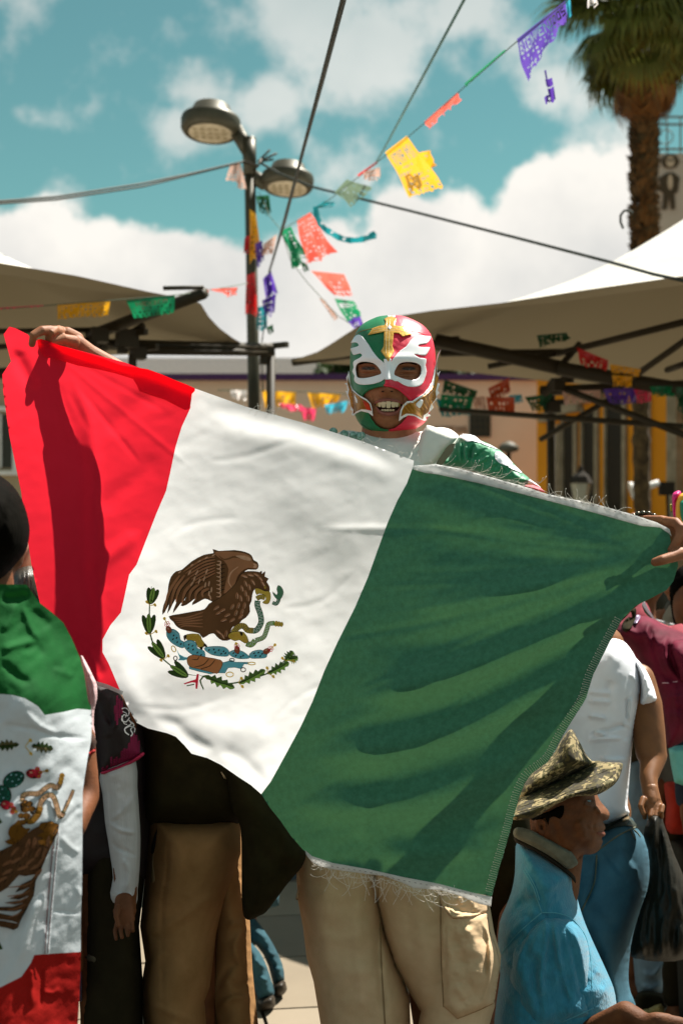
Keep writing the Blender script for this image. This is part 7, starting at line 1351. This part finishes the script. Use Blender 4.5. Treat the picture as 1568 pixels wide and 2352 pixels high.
for x, y, D_ in ((1478, 1878, 3.31), (1492, 1884, 3.30), (1505, 1884, 3.30), (1517, 1876, 3.30)): h.capsule([P(x+3, y-24, D_+.012), P(x, y-10, D_), P(x+1, y, D_+.008)], [6.4*u_, 6*u_, 5.4*u_], 10)
h.capsule([P(1476, 1835, 3.32), P(1470, 1852, 3.305), P(1476, 1868, 3.30)], [8*u_, 7*u_, 6*u_], 10)
gw = geo(h, .0020, 2); b.union('body', mat('skin_brown', lin(132, 84, 44), .5, lin(116, 72, 36), 30, .1, 300, spec=.4), p6, .008, 3, extra=[(gw[0], gw[1], 0)])
m_tee = mat('white_tee', lin(232, 233, 238), .8, lin(224, 226, 232), 10, .2, 500, trans=.05)
tee = cr([(1250, 1620), (1330, 1530), (1372, 1484), (1403, 1467), (1424, 1470), (1438, 1479), (1455, 1503), (1468, 1535), (1472, 1580), (1466, 1626), (1458, 1668), (1453, 1700), (1448, 1740), (1444, 1790), (1440, 1850), (1444, 1868), (1420, 1884), (1385, 1895), (1320, 1905), (1260, 1900)], True, 3)
TR = [(q[0], q[1], q[2]*1.8) for q in [(zW((0, 1590), (120, 1600), (240, 1625)), 4, .009), (zW((80, 1800), (150, 1800), (220, 1815)), 4, .011), (zW((0, 1890), (200, 1870), (450, 1860)), 4, .009), (zW((0, 1830), (250, 1760), (430, 1700), (570, 1750)), 5, -.007), (zW((130, 2110), (330, 2130), (510, 2115)), 5, .010), (zW((420, 1680), (480, 1700), (560, 1735)), 4, .008), (zW((560, 950), (640, 1040), (680, 1130)), 4, -.007), (zW((520, 1060), (600, 1160), (645, 1210)), 4, .006), (zW((540, 1330), (530, 1500), (520, 1680)), 5, .008), (zW((480, 1340), (470, 1650)), 5, -.006), (zW((0, 1400), (300, 1420)), 5, .006), (zW((0, 1290), (300, 1310)), 5, .004), (zW((480, 1860), (490, 1960)), 5, .007), (zW((300, 1150), (240, 1290)), 9, -.004)]]
mesh('t_shirt', *inflate(tee, 3.46, .12, 62, 4, rs=TR, nz=.003, ns=40, back=.12), m_tee, p6)
slw = cr(zW((560, 860), (620, 900), (700, 1000), (760, 1100), (800, 1200), (835, 1300), (852, 1392), (800, 1425), (740, 1445), (650, 1452), (640, 1400), (650, 1250), (630, 1100)), True, 3)
mesh('t_shirt_sleeve', *inflate(slw, 3.44, .075, 22, 2.8, rs=[(zW((720, 1100), (680, 1200), (660, 1280)), 4, .006), (zW((780, 1250), (720, 1310), (670, 1390)), 4, -.005), (zW((655, 1392), (740, 1385), (842, 1340)), 3, -.004)], back=.06), m_tee, p6)
m_jean = mat('blue_jeans', lin(58, 100, 116), .88, lin(44, 82, 98), 14, .4, 500); m_jd = mat('jeans_seam', lin(96, 96, 78), .8)
jn = cr(z6((560, 420), (700, 380), (900, 330), (960, 290), (1060, 230), (1150, 182), (1200, 240), (1222, 285), (1270, 350), (1296, 430), (1310, 540), (1308, 650), (1290, 760), (1262, 860), (1225, 960), (1190, 1060), (1168, 1180), (1152, 1320), (1150, 1450), (1168, 1540), (1200, 1620), (1225, 1777), (1235, 2200), (1000, 2200), (960, 1777), (900, 1500), (800, 1300), (640, 1100), (560, 800)), True, 2)
jo6 = mesh('jeans', *inflate(jn, 3.46, .16, 90, 5, rs=[(z6((905, 480), (895, 620), (870, 740), (800, 900)), 4, -.016), (z6((1050, 620), (1120, 560), (1180, 520)), 34, .02), (z6((960, 430), (1060, 340), (1200, 270)), 3, .004), (z6((820, 860), (980, 1000), (1100, 1010)), 14, -.008), (z6((1140, 1500), (1170, 1560), (1150, 1620)), 4, .012), (z6((1120, 1440), (1150, 1400)), 4, .010)], nz=.004, ns=50, back=.12), m_jean, p6)
jf6 = on_mesh(jo6, .0015); b = MB()
for L in (z6((900, 460), (980, 400), (1080, 330), (1200, 270)), z6((1165, 300), (1185, 340), (1200, 362)), z6((1190, 290), (1220, 320), (1236, 345)), z6((905, 485), (900, 600), (880, 720), (790, 910))): q = np.array(cr(L, False, 5)); b.tube([P(x, y, d) for (x, y), d in zip(q, jf6(q))], .0022, 5)
b.build('seam', m_jd, jo6)
mesh('belt', *inflate(cr(z6((940, 245), (1060, 215), (1140, 170), (1160, 190), (1210, 250), (1222, 282), (1160, 262), (1060, 268), (960, 300)), True, 2), 0, .006, 5, 2.6, Df=lambda V: jf6(V)-.004, back=.002), mat('dark_belt', lin(52, 58, 50), .5), p6)
mesh('belt_buckle', *sheet(z6((1095, 205), (1150, 185), (1158, 205), (1105, 230)), lambda V: jf6(V)-.014, step=2.5, thick=.002), mat('old_brass', lin(140, 120, 90), .35, metal=.5), p6)
for sx in (-.1, .08): b = MB(); shoe(b, wx+sx+.05, 3.5); b.build('shoe', m_black, p6)
# plastic bag
pb = thing('plastic_bag', P(1520, 1880, 3.3), 'large black plastic bag hanging from the hand of the woman', 'bag')
m_pl = mat('black_plastic', lin(28, 24, 12), .5, lin(20, 17, 8), 20, .4, 60, spec=.22, warp=(3, 3, .5))
bgp = cr(z6((1262, 330), (1300, 200), (1330, 160), (1370, 168), (1400, 172), (1418, 240), (1450, 330), (1500, 480), (1568, 640), (1640, 900), (1680, 1200), (1560, 1285), (1440, 1300), (1300, 1294), (1240, 1280), (1165, 1258), (1178, 1120), (1240, 900), (1290, 760), (1312, 620), (1296, 440)), True, 2)
mesh('bag_body', *inflate(bgp, 3.32, .07, 50, 4, rs=[(z6((1350, 180), (1340, 400), (1280, 800)), 4, .010), (z6((1380, 180), (1400, 500), (1380, 900)), 5, -.010), (z6((1400, 190), (1450, 500), (1480, 900)), 4, .010), (z6((1320, 250), (1340, 500), (1300, 900), (1240, 1200)), 5, -.008), (z6((1440, 900), (1400, 1100), (1420, 1280)), 5, .008), (z6((1500, 700), (1560, 1000)), 6, .010)], nz=.010, ns=36, aniso=(2.4, .5), back=.08), m_pl, pb)
# ---- backpack person
p7 = person(Wd(1560, 4.0), 4.0, 'person at the right edge in a dark red jersey carrying a maroon backpack')
b = MB(); std(b, Wd(1665, 4.15), 4.17, 1.42); b.union('body', m_skin3, p7, .012, 2)
mesh('jersey', *inflate(cr(zW((340, 560), (450, 390), (600, 240), (690, 165), (760, 260), (820, 390), (1000, 480), (1300, 560), (1400, 1800), (900, 1700), (600, 1000)), True, 2), 4.02, .08, 40, 6, nz=.004, ns=40), mat('dark_red_jersey', lin(140, 50, 62), .9), p7)
for pl, c_ in ((zW((668, 200), (700, 175), (740, 260), (800, 350), (822, 400), (790, 390), (720, 310), (680, 260)), m_vin), (zW((662, 215), (690, 250), (740, 320), (800, 388), (760, 370), (700, 310)), m_satin)): mesh('collar_stripe', *sheet(cr(pl, True, 2), 3.925, step=2.5, thick=.003), c_, p7)
mesh('trousers', *inflate([(1590, 1700), (1740, 1700), (1720, 2440), (1600, 2440)], 4.12, .1, 50, 12), mat('navy_trousers', lin(50, 56, 66)), p7)
bp_ = thing('backpack', P(1530, 1560, 3.8), 'maroon backpack with folded pockets and zips on the person at the right edge', 'backpack')
m_mar = mat('maroon_nylon', lin(108, 26, 50), .75, lin(78, 16, 34), 12, .2, 200, spec=.12)
bkp = cr(zW((350, 545), (400, 470), (470, 430), (560, 390), (640, 350), (760, 370), (830, 400), (900, 450), (1000, 490), (1100, 530), (1200, 580), (1400, 660), (1500, 1200), (1450, 1700), (1176, 1895), (1000, 1985), (975, 1960), (950, 1800), (920, 1650), (880, 1500), (850, 1380), (800, 1240), (730, 1060), (650, 920), (560, 770), (460, 665), (370, 630)), True, 2)
bko = mesh('bag_body', *inflate(bkp, 3.9, .15, 60, 4, rs=[(zW((820, 420), (780, 600), (850, 900), (960, 1100), (1140, 1180)), 6, -.014), (zW((760, 420), (730, 560), (760, 700)), 6, .014), (zW((1000, 600), (940, 700), (960, 900), (1060, 1080), (1150, 1180)), 4, .014), (zW((1040, 650), (1000, 720), (1020, 880), (1130, 1120)), 4, -.012), (zW((850, 1200), (900, 1500), (960, 1900)), 10, -.012), (zW((1090, 1180), (1080, 1400), (1130, 1700)), 6, .010), (zW((860, 1380), (1000, 1360), (1176, 1330)), 5, .010), (zW((940, 1480), (1176, 1500)), 8, -.010), (zW((470, 440), (520, 560), (600, 700)), 10, .010), (zW((650, 600), (720, 760), (760, 1000)), 10, -.010)], nz=.007, ns=30, back=.08), m_mar, bp_)
fbk = on_mesh(bko, .002)
mesh('front_pocket', *inflate(cr(zW((1040, 680), (1100, 650), (1250, 640), (1400, 700), (1420, 1050), (1180, 1180), (1120, 1060), (1060, 900), (1020, 760)), True, 2), 0, .05, 18, 4, Df=lambda V: fbk(V), back=.01, nz=.005, ns=20), m_mar, bko)
mesh('strap', *inflate(cr(zW((530, 300), (560, 268), (592, 262), (600, 340), (596, 420), (560, 440), (550, 480), (470, 560), (420, 500), (440, 420), (500, 370), (545, 370)), True, 2), 0, .015, 6, 2.5, Df=lambda V: fbk(V)-.01, back=.004), m_bt, bko)
mesh('silver_charm', *inflate(cr(zW((600, 345), (640, 345), (650, 375), (620, 420), (600, 450), (565, 440), (580, 400)), True, 2), 0, .01, 4, 2, Df=lambda V: fbk(V)-.015), mat('silver_foil', lin(180, 160, 190), .3, metal=.4), bko)
for pl in (zW((915, 1172), (995, 1172), (995, 1186), (918, 1188)), zW((1045, 1160), (1105, 1156), (1105, 1168), (1048, 1172)), zW((1150, 885), (1176, 880), (1190, 900), (1160, 915))): mesh('zip_pull', *sheet(pl, lambda V: fbk(V)-.004, step=2, thick=.002), mat('pale_zip', lin(190, 150, 160)), bko)
# ---- person behind at top right edge: face, grey shirt; white board
p8 = person(Wd(1560, 5.0), 5.0, 'person in a grey shirt partly cut by the right edge near the raised hand')
b = MB(); std(b, Wd(1590, 5.0), 5.0, 1.58, head=False); v, f = inflate(cr(zW((930, 40), (1000, -60), (1300, -160), (1400, 100), (1180, 160), (1100, 190), (1040, 180), (990, 150), (975, 110)), True, 3), 4.95, .07, 30, 4, back=.08); b.union('body', m_skin, p8, .012, 2, extra=[(v, f, 0)])
mesh('grey_shirt', *inflate(cr(zW((915, 400), (950, 310), (1000, 230), (1080, 170), (1176, 125), (1400, 100), (1500, 900), (1200, 900), (940, 560)), True, 2), 4.95, .12, 40, 4, rs=[(zW((1000, 400), (1080, 330), (1176, 310)), 6, .01)], nz=.004, ns=30), mat('grey_shirt', lin(150, 140, 122), .9), p8)
mesh('trousers', *inflate([(1520, 1500), (1660, 1500), (1650, 2200), (1530, 2200)], 5.0, .1, 50, 12), mat('dark_grey_trousers', lin(60, 58, 50)), p8)
bd = tag(mesh('display_board', *sheet(zW((828, 392), (900, 410), (1176, 482), (1400, 545), (1400, 640), (1150, 548), (1000, 495), (850, 435)), 4.5, step=8, thick=.02), m_vin), 'white slanting board edge behind the maroon backpack', 'board')
dk = person(Wd(1500, 5.6), 5.6, 'person in dark clothes standing between flag edge and grey shirt')
b = MB(); std(b, Wd(1490, 5.6), 5.6, 1.55); b.union('body', m_skin3, dk, .014, 2); mesh('dark_jacket', *inflate(cr([(1400, 1500), (1420, 1350), (1480, 1330), (1540, 1360), (1560, 1500), (1570, 2160), (1400, 2160)], True, 2), 5.5, .12, 40, 10), mat('brown_black_jacket', lin(50, 42, 24)), dk)
# ---- people beyond the plastic bag
p9 = person(Wd(1440, 4.6), 4.6, 'person in washed light jeans and dark shoes behind the plastic bag')
b = MB(); std(b, Wd(1480, 4.7), 4.72, 1.50, .8, R(60)); b.union('body', m_skin3, p9, .012, 2)
m_lj = mat('light_jeans', lin(128, 148, 158), .9, lin(104, 124, 136), 10, .3, 300)
mesh('shirt', *inflate([(1380, 1480), (1530, 1480), (1530, 1760), (1400, 1780)], 4.6, .12, 50, 10), mat('olive_shirt', lin(60, 52, 30)), p9)
mesh('jeans', *inflate(cr([(1430, 1740), (1545, 1740), (1546, 1800), (1530, 1850), (1530, 2100), (1538, 2200), (1520, 2280), (1480, 2290), (1458, 2260), (1440, 2000)], True, 2), 4.6, .1, 30, 5, rs=[([(1470, 2230), (1500, 2240), (1530, 2200)], 6, .02), ([(1465, 2262), (1500, 2270), (1530, 2250)], 5, .02)], nz=.006, ns=30), m_lj, p9)
mesh('shoe', *inflate(cr(z6((1200, 1570), (1260, 1520), (1400, 1540), (1440, 1590), (1438, 1650), (1340, 1690), (1230, 1680)), True, 2), 4.5, .07, 14, 3), m_black, p9)
p10 = person(Wd(1560, 4.4), 4.4, 'person in a red garment at the right edge behind the plastic bag')
b = MB(); std(b, Wd(1590, 4.4), 4.4, 1.4); b.union('body', m_skin3, p10, .012, 2)
mesh('red_garment', *inflate(cr(z6((1420, -60), (1500, -80), (1700, -90), (1750, 300), (1620, 320), (1470, 320), (1430, 240), (1440, 100)), True, 2), 4.3, .1, 30, 4, nz=.005, ns=30), mat('red_garment', lin(176, 44, 24), .9), p10)
mesh('dark_trousers', *inflate([(1540, 1930), (1680, 1930), (1670, 2360), (1560, 2360)], 4.35, .1, 40, 8), mat('dark_legs', lin(44, 38, 26)), p10)
tb9 = thing('shopping_bag', P(1560, 1750, 4.1), 'pale turquoise shopping bag at the right edge under the backpack', 'bag')
mesh('bag_body', *inflate(z5((1455, 1340), (1500, 1320), (1700, 1300), (1700, 1600), (1560, 1622), (1500, 1600), (1475, 1480)), 4.1, .05, 12, 4), mat('turquoise_bag', lin(120, 206, 196), .5), tb9)
hb = thing('carrier_bag', P(1500, 2330, 3.9), 'crumpled straw coloured carrier bag on the ground at lower right', 'bag')
mesh('bag_body', *inflate(cr(z6((1220, 1690), (1300, 1660), (1400, 1620), (1430, 1700), (1465, 1790), (1400, 1850), (1250, 1840)), True, 2), 4.3, .05, 10, 3, nz=.012, ns=14), mat('straw_bag', lin(170, 150, 90), .7, lin(120, 100, 56), 10), hb)
# colourful toy rattle / wrestling plush cluster at the right edge
tz = lambda *p: Z(2200, 1800, 5.2267, *p)
ty = thing('paper_flower', P(1560, 1170, 3.2), 'bright pink yellow and green paper ornament at the right edge above the hand', 'ornament')
for pl, c_, D_ in ((((1350, 80), (1400, 10), (1480, -20), (1530, 20), (1500, 120), (1440, 200), (1420, 480), (1385, 500), (1360, 300)), (226, 40, 130), 3.22), (((1440, 180), (1500, 60), (1580, 20), (1650, 30), (1650, 620), (1520, 560), (1430, 500), (1425, 300)), (236, 170, 50), 3.20),
        (((1500, 220), (1560, 160), (1650, 150), (1650, 600), (1540, 560), (1510, 380)), (20, 130, 100), 3.18), (((1310, 260), (1335, 240), (1355, 300), (1352, 400), (1325, 380)), (180, 180, 40), 3.23)):
    mesh('petal', *inflate(cr(tz(*pl), True, 2), D_, .02, 6, 2.5, back=.02), mat('petal_paint', lin(*c_), .5), ty)

# plain clothes and hair on what the flag hides of the others
clothe(p2, Wd(50, 2.85), 2.85, 1.52, .8, 0, None, m_navy, None); clothe(p2b, Wd(-10, 3.4), 3.4, 1.50, .8, 0, m_grey0, m_navy, None, True); clothe(p2c, Wd(60, 4.6), 4.6, 1.60, .8, 0, m_black, m_black)
clothe(p3, jx-.02, 2.9, 1.60, .65, R(80), m_jb0, None, m_hair); clothe(p4, bx, 3.0, 1.66, .8, R(80), m_black, None, m_hair, True); clothe(kk, Wd(1150, 3.4), 3.4, 1.58, .8, 0, m_black, m_black, m_hair, True)
clothe(p6, Wd(1350, 3.5), 3.52, 1.56, .8, 0, None, None, m_hair); clothe(p7, Wd(1665, 4.15), 4.17, 1.42, .8, 0, m_navy, m_navy, m_hair, True); clothe(p8, Wd(1590, 5.0), 5.0, 1.58, .8, 0, m_grey0, m_grey0)
clothe(dk, Wd(1490, 5.6), 5.6, 1.55, .8, 0, m_black, m_black, m_hair, True); clothe(p9, Wd(1480, 4.7), 4.72, 1.50, .8, R(60), m_jb0, None, m_hair, True); clothe(p10, Wd(1590, 4.4), 4.4, 1.4, .8, 0, m_grey0, m_black, m_hair, True)
clothe(ch, kx-.06, 4.72, .80, .7, R(80), m_tj, None, m_hair); clothe(wk, Wd(650, 6.4), 6.45, 1.6, .7, R(80), m_grey0, m_navy, m_hair, True)
